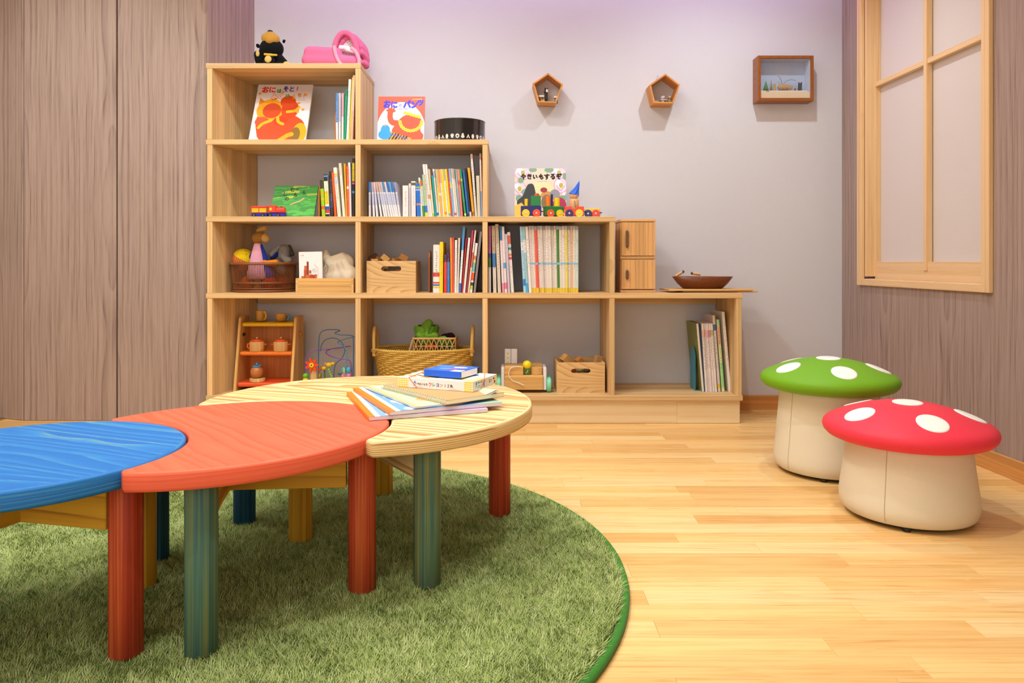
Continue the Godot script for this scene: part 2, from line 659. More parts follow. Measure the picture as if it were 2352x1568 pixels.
func camera_and_sky() -> void:
	var cam := Camera3D.new()
	cam.name = "camera"
	cam.projection = Camera3D.PROJECTION_FRUSTUM      # an upright camera with its lens shifted down
	cam.near = 0.05
	cam.far = 60.0
	cam.size = 2.0 * cam.near * 784.0 / FOCAL
	cam.frustum_offset = Vector2(14.0, -182.0) / FOCAL * cam.near
	cam.position = Vector3(0, EYE, 0)
	add_child(cam)
	cam.current = true
	var e := Environment.new()
	e.background_mode = Environment.BG_COLOR
	e.background_color = Color(0, 0, 0)
	e.tonemap_mode = Environment.TONE_MAPPER_LINEAR
	e.tonemap_exposure = 1.0
	e.sdfgi_enabled = true
	e.ssao_enabled = true
	e.ssil_enabled = true
	var w := WorldEnvironment.new()
	w.name = "environment"
	w.environment = e
	add_child(w)


# Recessed ceiling lamps (out of frame) and a violet wash light along the top of the back wall.
const CEILING := 2.5
func lights() -> void:
	var glow := StandardMaterial3D.new()
	glow.albedo_color = Color(1, 0.95, 0.88)
	glow.emission_enabled = true
	glow.emission = Color(1, 0.9, 0.76)
	glow.emission_energy_multiplier = 3.0
	var rim := plain("f4f1ec", 0.5)
	var spots := [      # x, distance, energy, half angle of the beam, tilt towards the back wall
		[-0.40, 2.74, 1.1, 64.0, 10.0], [1.02, 2.90, 1.1, 60.0, 12.0], [-1.9, 2.4, 1.45, 60.0, 20.0], [-0.5, 2.1, 0.7, 60.0, 20.0],
		[0.50, 1.65, 1.4, 47.0, 0.0], [-0.25, 1.2, 0.5, 58.0, 0.0], [-1.6, 1.2, 0.9, 58.0, 0.0], [0.20, 0.40, 1.0, 48.0, 0.0], [-0.9, 0.35, 1.1, 58.0, 0.0],
	]
	var n := 0
	var words := ["above the left half of the bookshelf", "above the wall boxes", "before the wood panelled wall", "above the natural table", "above the bare floor beside the rug", "above the red table", "above the blue table", "above the near floor", "above the near edge of the rug"]
	for s in spots:
		if s[2] > 0.0:
			var t := thing("ceiling_downlight", "round recessed ceiling downlight " + words[n], "light", Vector3(s[0], CEILING, -s[1]), 0.0, "recessed ceiling downlights")
			part("trim_ring", geo().lathe(Vector3.ZERO, [Vector2(0.052, -0.001), Vector2(0.062, -0.001), Vector2(0.062, -0.005), Vector2(0.052, -0.008), Vector2(0.052, -0.001)], 32), rim, t)
			part("lamp_disc", geo().cyl(Vector3(0, -0.004, 0), 0.05, 0.003, 0.0005, 32), glow, t)
			var l := SpotLight3D.new()
			l.name = "lamp"
			l.position = Vector3(0, -0.03, 0)
			l.rotation.x = -PI / 2 + deg_to_rad(s[4])
			l.spot_angle = s[3]
			l.spot_angle_attenuation = 0.8
			l.spot_range = 9.0
			l.spot_attenuation = 2.0
			l.light_energy = s[2]
			l.light_color = Color(0.97, 1.0, 0.995)
			l.light_size = 0.03
			l.shadow_enabled = true
			t.add_child(l)
		n += 1
	# added soft fill light over the rug, shaped as a ceiling panel
	var pt := thing("added_fill_panel", "large square white fill panel added on the ceiling", "light", Vector3(-0.7, CEILING, -1.6))
	part("fill_panel_frame", geo().box(Vector3(0, -0.008, 0), Vector3(1.5, 0.014, 1.5), 0.003), rim, pt)
	part("fill_lamp_diffuser", geo().box(Vector3(0, -0.017, 0), Vector3(1.42, 0.004, 1.42), 0.001), glow, pt)
	var al := AreaLight3D.new()
	al.name = "fill_panel_lamp"
	al.area_size = Vector2(1.4, 1.4)
	al.position = Vector3(0, -0.025, 0)
	al.rotation.x = -PI / 2
	al.area_range = 9.0
	al.area_attenuation = 2.0
	al.light_energy = 1.6
	al.light_color = Color(0.97, 1.0, 1.0)
	al.shadow_enabled = true
	pt.add_child(al)
	# added fill light behind the camera, shaped as a wide glowing window
	var fill_glow := StandardMaterial3D.new()
	fill_glow.albedo_color = Color(0.95, 0.95, 0.95)
	fill_glow.emission_enabled = true
	fill_glow.emission = Color(1.0, 0.97, 0.94)
	fill_glow.emission_energy_multiplier = 0.8
	var wn := Node3D.new()
	wn.name = "window_2"
	wn.set_meta("kind", "structure")
	add_child(wn)
	wn.position = Vector3(-1.0, 1.25, 1.985)
	part("fill_glow_pane", geo().box(Vector3.ZERO, Vector3(3.4, 1.7, 0.01), 0.0), fill_glow, wn)
	for q in [[0.0, 0.87, 3.56, 0.06], [0.0, -0.87, 3.56, 0.06], [-1.75, 0.0, 0.06, 1.8], [1.75, 0.0, 0.06, 1.8], [0.0, 0.0, 0.05, 1.7]]:
		part("fill_pane_frame", geo().box(Vector3(q[0], q[1], -0.012), Vector3(q[2], q[3], 0.03), 0.002), rim, wn)
	var dl := AreaLight3D.new()
	dl.name = "added_fill_light"
	dl.area_size = Vector2(3.3, 1.6)
	dl.position = Vector3(0, 0, -0.04)
	dl.area_range = 9.0
	dl.area_attenuation = 2.0
	dl.light_energy = 2.3
	dl.light_color = Color(0.98, 1.0, 0.99)
	dl.shadow_enabled = true
	wn.add_child(dl)
	# violet LED strip above the shelf
	var vg := StandardMaterial3D.new()
	vg.albedo_color = Color(0.8, 0.7, 1.0)
	vg.emission_enabled = true
	vg.emission = Color(0.80, 0.70, 1.0)
	vg.emission_energy_multiplier = 2.0
	var st := thing("led_strip_light", "slim violet LED strip light along the top of the white wall", "light", Vector3(0.2, 2.42, -WALL + 0.16))
	part("housing", geo().box(Vector3(0, 0.018, 0), Vector3(2.9, 0.03, 0.04), 0.003), rim, st)
	part("lamp_strip", geo().box(Vector3.ZERO, Vector3(2.86, 0.006, 0.03), 0.001), vg, st)
	var sl := AreaLight3D.new()
	sl.name = "strip_lamp"
	sl.area_size = Vector2(2.86, 0.03)
	sl.position = Vector3(0, -0.006, 0)
	sl.rotation.x = -PI / 2
	sl.area_range = 6.0
	sl.area_attenuation = 2.0
	sl.light_energy = 0.8
	sl.light_color = Color(0.80, 0.70, 1.0)
	sl.shadow_enabled = true
	st.add_child(sl)


func textures() -> void:
	# grey-brown wall panels: fine grain with a faint cathedral figure, 2.4 m long, 0.45 m wide
	var w := 1024; var h := 512
	var f := blend_fields(streaks(w, h, 2.4, 0.45, 5), rings(w, h, 2.4, 0.45, [[0.0, 0.14, 0.03, 0.03, 1.0, 0.45]], 44.0, 0.014, 5), 0.42)
	mats.panel = grained(wood_tex(f, w, h, [[0.0, C("b09b90")], [0.4, C("a69188")], [0.7, C("947f77")], [1.0, C("705c55")]]), Vector2(1 / 2.4, 1 / 0.45), "ffffff", 0.55, 0.35)
	# shelf wood: staves glued edge to edge, 1.2 m long, 0.36 m wide
	w = 1024; h = 384
	var staves := []
	for i in 9: staves.append([i * 0.04, i * 0.04 + rng.randf_range(-0.3, 0.34), rng.randf_range(0.03, 0.1), rng.randf_range(-0.03, 0.03), rng.randf_range(0.5, 1.0), rng.randf_range(0.4, 0.9)])
	f = blend_fields(streaks(w, h, 1.2, 0.36, 8), rings(w, h, 1.2, 0.36, staves, 110.0, 0.008, 8), 0.5)
	var stave_tone := [1.0, 0.94, 1.03, 0.97, 0.91, 1.02, 0.95, 1.0, 0.93]
	mats.shelf_tex = wood_tex(f, w, h, [[0.0, C("e9c996")], [0.5, C("dfb985")], [1.0, C("c59a64")]], stave_tone, 9)
	mats.shelf = grained(mats.shelf_tex, Vector2(1 / 1.2, 1 / 0.36), "ffffff", 0.5, 0.4)
	mats.kick = grained(wood_tex(f, w, h, [[0.0, C("ecd6b0")], [0.5, C("e6cca2")], [1.0, C("d6b88a")]]), Vector2(0.4, 1 / 0.9), "ffffff", 0.55, 0.4)
	# maple floor strips, 1 m by 0.29 m of veneer
	w = 1024; h = 384
	f = blend_fields(streaks(w, h, 1.0, 0.29, 21, 0.9), rings(w, h, 1.0, 0.29, [[0.0, 0.09, 0.05, 0.06, 0.6, 2.2], [0.145, 0.3, 0.05, 0.08, 0.5, 2.6]], 60.0, 0.02, 21), 0.22)
	var ft := wood_tex(f, w, h, [[0.0, C("eed096")], [0.5, C("e9c68a")], [0.8, C("e0b678")], [1.0, C("cd9e5c")]])
	var tones := ["ffffff", "fff4e4", "f4e6d0", "fff3e0", "efdcc0", "fffaf0"]
	for i in tones.size():
		mats["plank%d" % i] = grained(ft, Vector2(1.0, 1 / 0.29), tones[i], 0.34, 0.42)
	# pine in natural colour and stained; 0.9 m by 0.9 m
	w = 640; h = 640
	var boards := []
	for i in 8: boards.append([i * 0.1125, i * 0.1125 + rng.randf_range(-0.06, 0.17), rng.randf_range(0.008, 0.05), rng.randf_range(0.012, 0.05), rng.randf_range(0.7, 1.2), rng.randf_range(0.4, 0.9)])
	var sg := streaks(w, h, 0.9, 0.9, 33)
	f = blend_fields(sg, rings(w, h, 0.9, 0.9, boards, 46.0, 0.02, 33), 0.78)
	var r := Vector2(1 / 0.9, 1 / 0.9)
	mats.pine_tex = wood_tex(f, w, h, [[0.0, C("f0dcac")], [0.3, C("e8cc94")], [0.6, C("cc9c5c")], [1.0, C("a06a34")]], [1.0, 0.97, 1.02, 0.93, 1.0, 0.97, 1.03, 0.95], 8)
	mats.pine = grained(mats.pine_tex, r, "ffffff", 0.45, 0.4, 0.015)
	mats.pine_red = grained(wood_tex(f, w, h, [[0.0, C("e86c4e")], [0.5, C("e26146")], [0.8, C("d85a3c")], [1.0, C("e08a4c")]]), r, "ffffff", 0.5, 0.35, 0.01)
	mats.pine_blue = grained(wood_tex(f, w, h, [[0.0, C("1b66b0")], [0.45, C("236fba")], [0.7, C("3280be")], [0.86, C("7094a0")], [1.0, C("a8946c")]]), r, "ffffff", 0.5, 0.35, 0.01)
	mats.edge_blue = grained(mats.pine_blue.albedo_texture, Vector2(1.3, 5.5), "ffffff", 0.5, 0.35)
	mats.edge_red = grained(mats.pine_red.albedo_texture, Vector2(1.3, 5.5), "ffffff", 0.5, 0.35)
	mats.edge_pine = grained(mats.pine_tex, Vector2(1.3, 5.5), "ffffff", 0.5, 0.35)
	var lv := Vector2(0.5, 1.1)
	mats.leg_red = grained(wood_tex(sg, w, h, [[0.0, C("94301c")], [0.5, C("b54426")], [1.0, C("cc6a36")]]), lv, "ffffff", 0.55, 0.35)
	mats.leg_green = grained(wood_tex(sg, w, h, [[0.0, C("355f60")], [0.35, C("4e7266")], [0.6, C("667e5c")], [0.85, C("848550")], [1.0, C("a88c4c")]]), lv, "ffffff", 0.55, 0.35)
	mats.leg_yellow = grained(wood_tex(f, w, h, [[0.0, C("d6a630")], [0.6, C("c8942a")], [1.0, C("8c5c1c")]]), lv, "ffffff", 0.55, 0.35)
	mats.leg_blue = grained(wood_tex(sg, w, h, [[0.0, C("143c5c")], [0.6, C("1e4e72")], [1.0, C("386a80")]]), lv, "ffffff", 0.55, 0.35)
	# ash with bold figure for the crates; 0.3 m
	f = blend_fields(streaks(768, 256, 0.7, 0.16, 4), rings(768, 256, 0.7, 0.16, [[0.0, 0.13, 0.03, 0.2, 1.0, 2.0]], 70.0, 0.018, 4), 0.75)
	mats.crate = grained(wood_tex(f, 768, 256, [[0.0, C("e0be8c")], [0.55, C("d4ac76")], [0.85, C("b8905c")], [1.0, C("8e663c")]]), Vector2(1 / 0.7, 1 / 0.16), "ffffff", 0.55, 0.35)
	# plain light wood for toys, and hinoki for the window frame
	mats.toy = grained(mats.shelf_tex, Vector2(1.6, 2.2), "fff6e4", 0.45, 0.4)
	mats.hinoki = grained(mats.kick.albedo_texture, Vector2(0.5, 1.0), "fff2e6", 0.5, 0.4)
	mats.base_wood = grained(mats.shelf_tex, Vector2(0.5, 2.0), "e8c49a", 0.5, 0.35)
	mats.dark_wood = grained(mats.crate.albedo_texture, Vector2(6, 6), "8a5a3c", 0.4, 0.45)
	# white wall paper
	var wp := StandardMaterial3D.new()
	wp.albedo_color = C("d1d1da")
	wp.roughness = 0.9
	wp.metallic_specular = 0.25
	wp.heightmap_enabled = true
	wp.heightmap_texture = noise_tex("paper", 0.11, 4, 512)
	wp.heightmap_scale = 0.05
	wp.uv1_triplanar = true
	wp.uv1_world_triplanar = true
	wp.uv1_scale = Vector3.ONE * 5.0
	mats.paper = wp
	mats.ceiling = plain("eeeded", 0.9, 0.2)
	# leather for the stools
	for k in [["leather_red", "e63a4c"], ["leather_green", "70a61e"], ["leather_cream", "dacfb8"], ["leather_white", "efece4"]]:
		var m := StandardMaterial3D.new()
		m.albedo_color = C(k[1])
		m.roughness = 0.5
		m.metallic_specular = 0.33
		m.heightmap_enabled = true
		m.heightmap_texture = noise_tex("leather", 0.16, 3)
		m.heightmap_scale = 0.03
		m.uv1_triplanar = true
		m.uv1_scale = Vector3.ONE * 9.0
		mats[k[0]] = m


func structure(called: String, g, m: Material, parent: Node3D = null) -> MeshInstance3D:
	if parent: return part(called, g, m, parent)
	return solo(called, g, m, "", "", Vector3.ZERO, 0.0, "", "structure")

# an upright wall slab between two plan points (x, distance), its room face on the line, thick away from the room
func wall_run(g: Geo, a: Vector2, b: Vector2, y0: float, y1: float, thick: float, out: Vector2, bev := 0.0) -> void:
	var o := out.normalized() * thick
	var pts := PackedVector2Array([Vector2(a.x, -a.y), Vector2(b.x, -b.y), Vector2(b.x + o.x, -b.y - o.y), Vector2(a.x + o.x, -a.y - o.y)])
	g.slab(pts, y0, y1, bev, 1, PI / 2, false)

# a panel board of the wood clad wall, its grain upright
func board(a: Vector2, b: Vector2, y0: float, y1: float, thick: float, flip := 0.0) -> Geo:
	var mid := (a + b) / 2
	var dir := b - a
	var g := geo(Vector2(flip, 0), Transform3D(Basis(Vector3.UP, atan2(dir.y, dir.x)), Vector3(mid.x, 0, -mid.y)))
	g.off.y = 0.225
	g.box(Vector3(0, (y0 + y1) / 2, -thick / 2), Vector3(dir.length(), y1 - y0, thick), 0.003, 1)
	return g

func room() -> void:
	var xr := 1.704      # the corner of the back and right walls
	# floor: base slab and maple strips laid across the room
	var fl := structure("floor", geo().box(Vector3(-0.4, -0.06, -0.6), Vector3(5.4, 0.1, 6.8), 0.0), mats.base_wood)
	var row := 0
	var d := 3.86
	var count := 0
	while d > 0.95:
		var x := -2.35 - rng.randf_range(0.0, 0.5)
		while x < 1.95 - 0.02 * row * 0.0:
			var near := d < 2.6
			var l := rng.randf_range(0.38, 0.9) if near else rng.randf_range(0.5, 1.0)
			if x < -0.2 and d < 3.0 and d > 1.0: l = 0.9
			var x1 := minf(x + l, 2.0)
			if x1 - x > 0.03:
				var p := part("plank", geo(roff()).box(Vector3((x + x1) / 2, -0.005, -d + 0.036), Vector3(x1 - x - 0.0004, 0.01, 0.0716), 0.0004, 0), mats["plank%d" % rng.randi_range(0, 5)], fl)
				count += 1
			x = x1
			if x >= 2.0: break
		d -= 0.072
		row += 1
	part("plank", geo().box(Vector3(-0.4, -0.005, 0.9), Vector3(4.9, 0.01, 3.66), 0.0, 0), mats.plank1, fl)
	part("plank", geo().box(Vector3(-2.75, -0.005, -2.44), Vector3(0.75, 0.01, 2.8), 0.0, 0), mats.plank1, fl)
	# back wall
	var g := geo()
	wall_run(g, Vector2(-1.5, WALL), Vector2(2.1, WALL), 0.0, CEILING, 0.12, Vector2(0, 1))
	structure("wall_back", g, mats.paper)
	# right wall, turned a little, with the window opening
	var wr := Node3D.new()
	wr.name = "wall_right"
	wr.set_meta("kind", "structure")
	add_child(wr)
	var slope := 0.030
	var R := func(dist: float, off := 0.0) -> Vector2: return Vector2(xr + slope * (WALL - dist) + off, dist)
	var o := Vector2(1, slope)
	for q in [[3.86, 3.585, 0.0, CEILING], [2.69, -2.0, 0.0, CEILING], [3.585, 2.69, 0.0, 0.655], [3.585, 2.69, 2.12, CEILING]]:
		var bx := board(R.call(q[0]), R.call(q[1]), q[2], q[3], 0.14, 0.3)
		part("panel", bx, mats.panel, wr)
	# left wall: three tall panels facing the room, one turned away, and the return beside the shelf
	var wl := Node3D.new()
	wl.name = "wall_left"
	wl.set_meta("kind", "structure")
	add_child(wl)
	part("backing", board(Vector2(-2.262, 3.535), Vector2(-1.42, 3.535), 0.0, CEILING, 0.1), plain("3c302c", 0.8), wl)
	part("panel", board(Vector2(-2.263, 3.515), Vector2(-1.830, 3.515), 0.0, CEILING, 0.018, 0.2), mats.panel, wl)
	part("panel", board(Vector2(-1.824, 3.515), Vector2(-1.404, 3.515), 0.0, CEILING, 0.018, 1.3), mats.panel, wl)
	part("panel", board(Vector2(-3.0, 3.806), Vector2(-2.269, 3.515), 0.0, CEILING, 0.1, 0.9), mats.panel, wl)
	part("panel", board(Vector2(-1.4, 3.517), Vector2(-1.274, 3.80), 0.0, CEILING, 0.08, 1.7), mats.panel, wl)
	# the rest of the room, out of frame
	g = geo()
	wall_run(g, Vector2(-3.0, 3.9), Vector2(-3.0, -2.1), 0.0, CEILING, 0.12, Vector2(-1, 0))
	structure("wall_far_left", g, mats.ceiling)
	g = geo()
	wall_run(g, Vector2(-3.1, -2.0), Vector2(2.1, -2.0), 0.0, CEILING, 0.12, Vector2(0, -1))
	structure("wall_front", g, mats.ceiling)
	structure("ceiling", geo().box(Vector3(-0.45, CEILING + 0.06, -0.9), Vector3(5.5, 0.12, 6.1), 0.0), mats.ceiling)
	# skirting boards
	g = geo()
	g.box(Vector3((1.09 + xr) / 2 + 0.0, 0.0355, -WALL + 0.005), Vector3(xr - 1.09, 0.071, 0.01), 0.0015, 0)
	structure("baseboard_back", g, mats.base_wood)
	var bb := board(R.call(WALL - 0.011), R.call(-1.9), 0.0, 0.071, 0.009, 0.0)
	g = geo(Vector2.ZERO, bb.x)
	g.box(Vector3(0, 0.0355, 0.0045), Vector3(5.68, 0.071, 0.009), 0.0015, 0)
	structure("baseboard_right", g, mats.base_wood)


func window() -> void:
	# an inside window with paper panes: casing, deep sill, sash, one upright and one level bar
	var w := Node3D.new()
	w.name = "window_1"
	w.set_meta("kind", "structure")
	add_child(w)
	var slope := 0.030
	# local axes: x along the wall towards the camera, y up, z into the room
	var mid := 3.141
	w.transform = Transform3D(Basis(Vector3.UP, -PI / 2 + atan(slope)), Vector3(1.704 + slope * (WALL - mid), 0, -mid))
	var hw := 0.472
	var y0 := 0.634; var y1 := 2.14
	var cas := 0.042
	for sx in [-1.0, 1.0]:
		part("casing", geo(roff()).box(Vector3(sx * (hw - cas / 2), (y0 + y1) / 2, 0.009), Vector3(cas, y1 - y0, 0.018), 0.002, 1), mats.hinoki, w)
		part("jamb", geo(roff()).box(Vector3(sx * (hw - cas - 0.0098), (y0 + y1) / 2, -0.045), Vector3(0.02, y1 - y0 - 2 * cas, 0.09), 0.001, 1), mats.hinoki, w)
	for sy in [0, 1]:
		var y := y0 + cas / 2 if sy == 0 else y1 - cas / 2
		part("casing", geo(roff()).box(Vector3(0, y - (0.006 if sy == 0 else 0.0), 0.007), Vector3(2 * (hw - cas), cas - 0.012, 0.014), 0.002, 0), mats.hinoki, w)
	part("sill", geo(roff()).box(Vector3(0, y0 + cas - 0.018, -0.03), Vector3(2 * (hw - cas), 0.016, 0.058), 0.001, 0), mats.hinoki, w)
	# sash
	var iw := hw - cas - 0.016
	part("bottom_rail", geo(roff()).box(Vector3(0, y0 + cas + 0.03, -0.052), Vector3(2 * iw, 0.08, 0.024), 0.001, 0), mats.hinoki, w)
	part("top_rail", geo(roff()).box(Vector3(0, y1 - cas - 0.03, -0.052), Vector3(2 * iw, 0.06, 0.024), 0.001, 0), mats.hinoki, w)
	for sx in [-1.0, 1.0]:
		part("stile", geo(roff()).box(Vector3(sx * (iw - 0.005), (y0 + y1) / 2, -0.05), Vector3(0.01, y1 - y0 - 2 * cas, 0.028), 0.001, 1), mats.hinoki, w)
	part("upright_bar", geo(roff()).box(Vector3(0, (y0 + y1) / 2, -0.047), Vector3(0.022, y1 - y0 - 0.15, 0.026), 0.001, 1), mats.hinoki, w)
	for sx in [-1.0, 1.0]:
		part("level_bar", geo(roff()).box(Vector3(sx * iw / 2, 1.585, -0.049), Vector3(iw - 0.022, 0.022, 0.022), 0.001, 0), mats.hinoki, w)
	var pane := StandardMaterial3D.new()
	pane.albedo_color = C("d8cfcb")
	pane.roughness = 0.8
	pane.metallic_specular = 0.3
	pane.heightmap_enabled = true
	pane.heightmap_texture = noise_tex("paper", 0.11, 4, 512)
	pane.heightmap_scale = 0.03
	pane.uv1_triplanar = true
	pane.uv1_scale = Vector3.ONE * 5.0
	for sx in [-1.0, 1.0]:
		for q in [[y0 + 0.1, 1.585], [1.585, y1 - 0.07]]:
			part("paper_pane", geo().box(Vector3(sx * iw / 2, (q[0] + q[1]) / 2, -0.066), Vector3(iw, q[1] - q[0], 0.004), 0.0), pane, w)


# ---------- bookshelf ----------
const TOPS := [1.658, 1.308, 0.954, 0.602, 0.132]      # upper faces of the five boards
func bookshelf() -> void:
	var s := thing("bookshelf", "stepped light wood bookshelf of ten open cubbies along white wall", "bookshelf", Vector3(0, 0, 0))
	var zf := -FRONT
	var zb := -WALL + 0.002
	var ends := [-0.667, -0.081, 0.5035, 1.087, 1.088]
	for i in 5:
		var poly := PackedVector2Array([Vector2(-1.378, zf), Vector2(ends[i], zf), Vector2(ends[i], zb), Vector2(-1.282, zb)])
		part("shelf_board", geo(roff()).slab(poly, TOPS[i] - 0.024, TOPS[i], 0.0015, 1, 0.0, false), mats.shelf, s)
	# uprights: x of their left faces, and how many storeys they rise
	var left := [-0.692, -0.108, 0.476, 1.060]
	for r in 4:
		var y0: float = TOPS[r + 1]
		var y1: float = TOPS[r] - 0.024
		var lean := PackedVector2Array([Vector2(-1.374, zf + 0.0015), Vector2(-1.350, zf + 0.0015), Vector2(-1.258, zb), Vector2(-1.283, zb)])
		var g := geo(roff())      # the outer left side follows the slanting wall
		g.box(Vector3.ZERO, Vector3(0.024, y1 - y0, 0.365), 0.001, 1)
		for i in g.v.size():
			var p := g.v[i]
			var k := (p.z + 0.1825) / 0.365      # 0 back, 1 front
			g.v[i] = Vector3(p.x + lerpf(-1.2705, -1.362, k), (y0 + y1) / 2 + p.y, lerpf(zb, zf - 0.0015, k))
		part("side_panel", g, mats.shelf, s)
		for c in 4:
			if c + 1 > r + 1: continue
			part("divider" if c < r else "side_panel", geo(roff()).box(Vector3(left[c] + 0.012, (y0 + y1) / 2, (zf + zb) / 2), Vector3(0.024, y1 - y0, zf - zb - 0.003), 0.001, 1), mats.shelf, s)
	# plinth in two boards, and the fixing rails under the lowest shelf
	part("plinth_board", geo(roff()).box(Vector3(-0.288, 0.0535, zf - 0.028), Vector3(2.156, 0.105, 0.018), 0.001, 0), mats.kick, s)
	part("plinth_board", geo(roff()).box(Vector3(0.9355, 0.0535, zf - 0.028), Vector3(0.2905, 0.105, 0.018), 0.001, 0), mats.kick, s)
	part("plinth_side", geo(roff()).box(Vector3(1.072, 0.0535, (zf + zb) / 2 - 0.02), Vector3(0.018, 0.105, 0.31), 0.001, 2), mats.kick, s)
	var rx := [[-1.25, -0.692], [-0.668, -0.108], [-0.084, 0.476], [0.5, 1.06]]
	for q in rx:
		part("fixing_rail", geo(roff()).box(Vector3((q[0] + q[1]) / 2, 0.5565, zb + 0.011), Vector3(q[1] - q[0], 0.043, 0.018), 0.001, 0), mats.shelf, s)


# ---------- rug ----------
const RUG := Vector3(-0.67, 0.0, -1.795)
const RUG_R := 0.945
const PILE := 0.03
func rug() -> void:
	var t := thing("round_rug", "round green grass-like shag rug under the caterpillar table", "rug", RUG)
	part("backing", geo().lathe(Vector3.ZERO, [Vector2(0, 0.001), Vector2(RUG_R - 0.008, 0.001), Vector2(RUG_R - 0.008, 0.009), Vector2(0, 0.009)], 96, [1, 2]), plain("2c3a1c", 0.95, 0.1), t)
	var edge := []
	for i in 120:
		var a := TAU * i / 120
		edge.append(Vector3(cos(a) * RUG_R, 0.0095, sin(a) * RUG_R))
	part("binding", geo().tube(edge, 0.0095, 10, true), cloth("3f7a30", 0.05, 90.0), t, "dark green stitched edge binding")
	# pile: tufts of bent blades
	var g := geo()
	for b in 9:
		var a := TAU * b / 9.0 + rng.randf() * 0.5
		var lean := rng.randf_range(0.3, 1.25)
		var hgt := rng.randf_range(0.013, 0.022)
		var root := Vector3(cos(a), 0, sin(a)) * 0.0035
		var dir := Vector3(cos(a + rng.randf_range(-0.6, 0.6)), 0, sin(a + rng.randf_range(-0.6, 0.6)))
		var side := dir.cross(Vector3.UP).normalized() * rng.randf_range(0.0007, 0.0011)
		var p1 := root + Vector3.UP * hgt * 0.55 + dir * hgt * lean * 0.3
		var p2 := root + Vector3.UP * hgt + dir * hgt * lean
		g.quad(root - side, root + side, p1 + side, p1 - side, Vector2.ZERO, Vector2.ZERO, Vector2.ZERO, Vector2.ZERO, 1)
		g.tri(p1 - side, p1 + side, p2, Vector2.ZERO, Vector2.ZERO, Vector2.ZERO, 1)
	var mm_ := MultiMesh.new()
	mm_.transform_format = MultiMesh.TRANSFORM_3D
	mm_.use_colors = true
	mm_.mesh = g.mesh()
	var spots: Array[Transform3D] = []
	var cols: Array[Color] = []
	var n := FastNoiseLite.new()
	n.seed = 3
	n.frequency = 4.0
	var step := 0.0059
	var k := int(RUG_R / step)
	var greens := [Color(0.38, 0.47, 0.15), Color(0.47, 0.55, 0.20), Color(0.31, 0.41, 0.11), Color(0.58, 0.63, 0.31), Color(0.41, 0.50, 0.16), Color(0.14, 0.20, 0.04)]
	for i in range(-k, k + 1):
		for j in range(-k, k + 1):
			var p := Vector2(i + rng.randf_range(-0.5, 0.5), j + rng.randf_range(-0.5, 0.5)) * step
			if p.length() > RUG_R - 0.014: continue
			var wx := p.x + RUG.x
			var wz := -(p.y + RUG.z)
			if wz < 1.0 or wx < -0.72 * wz - 0.05: continue      # beyond the frame
			var sway := n.get_noise_2d(p.x, p.y) * 2.0
			var b := Basis(Vector3.UP, rng.randf() * TAU).scaled(Vector3.ONE * rng.randf_range(0.85, 1.2))
			b = Basis(Vector3(cos(sway * 3.0), 0, sin(sway * 3.0)), 0.12) * b
			spots.append(Transform3D(b, Vector3(p.x, 0.007, p.y)))
			cols.append(greens[rng.randi_range(0, 5)])
	mm_.instance_count = spots.size()
	for i in spots.size():
		mm_.set_instance_transform(i, spots[i])
		mm_.set_instance_color(i, cols[i])
	var o := MultiMeshInstance3D.new()
	o.name = "pile"
	o.multimesh = mm_
	var m := StandardMaterial3D.new()
	m.vertex_color_use_as_albedo = true
	m.roughness = 0.6
	m.metallic_specular = 0.35
	o.material_override = m
	o.set_meta("kind", "stuff")
	t.add_child(o)


# ---------- the caterpillar table: three tops that nest into each other ----------
func oval(c: Vector2, ra: float, rb: float, turn: float, n := 96) -> PackedVector2Array:
	var out := PackedVector2Array()
	for i in n:
		var a := TAU * i / n
		out.append(c + Vector2(cos(a) * ra, sin(a) * rb).rotated(turn))
	return out

const TOP_Y := 0.38
const TOP_T := 0.036
func tables() -> void:
	# plan points are x, z
	var nat_c := Vector2(-0.363, -1.962)
	var red_c := Vector2(-0.612, -1.633)
	var blu_c := Vector2(-0.930, -1.437)
	var nat := oval(nat_c, 0.447, 0.431, 1.4)
	var red := oval(red_c, 0.366, 0.318, -0.71)
	var blu := oval(blu_c, 0.293, 0.277, -0.75)
	var round_off := func(p: PackedVector2Array) -> PackedVector2Array:
		var q: PackedVector2Array = Geometry2D.offset_polygon(p, -0.014, Geometry2D.JOIN_ROUND)[0]
		q = Geometry2D.offset_polygon(q, 0.014, Geometry2D.JOIN_ROUND)[0]
		var tidy := PackedVector2Array()      # drop points that lie on each other
		for v in q:
			if tidy.is_empty() or (tidy[tidy.size() - 1].distance_to(v) > 0.0025 and tidy[0].distance_to(v) > 0.0025): tidy.append(v)
		return tidy
	var nat_p: PackedVector2Array = round_off.call(Geometry2D.clip_polygons(nat, oval(red_c, 0.371, 0.323, -0.71))[0])
	var red_p: PackedVector2Array = round_off.call(Geometry2D.clip_polygons(red, oval(blu_c, 0.297, 0.281, -0.75))[0])
	table("natural_table", "natural pine crescent table carrying the papers and crayon box", "pine", nat_p, nat_c, 0.38,
		[["green", Vector2(-0.177, -1.684)], ["red", Vector2(-0.018, -2.150)], ["yellow", Vector2(-0.385, -2.345)], ["blue", Vector2(-0.728, -2.085)]])
	table("red_table", "red stained crescent table between the natural and the blue one", "pine_red", red_p, red_c, 0.85,
		[["green", Vector2(-0.566, -1.392)], ["red", Vector2(-0.318, -1.655)], ["yellow", Vector2(-0.536, -1.955)], ["blue", Vector2(-0.855, -1.83)]])
	table("blue_table", "round blue stained table at the end of the row", "pine_blue", blu, blu_c, 0.38,
		[["red", Vector2(-0.702, -1.384)], ["yellow", Vector2(-0.815, -1.678)], ["blue", Vector2(-1.15, -1.53)], ["green", Vector2(-1.02, -1.2)]])

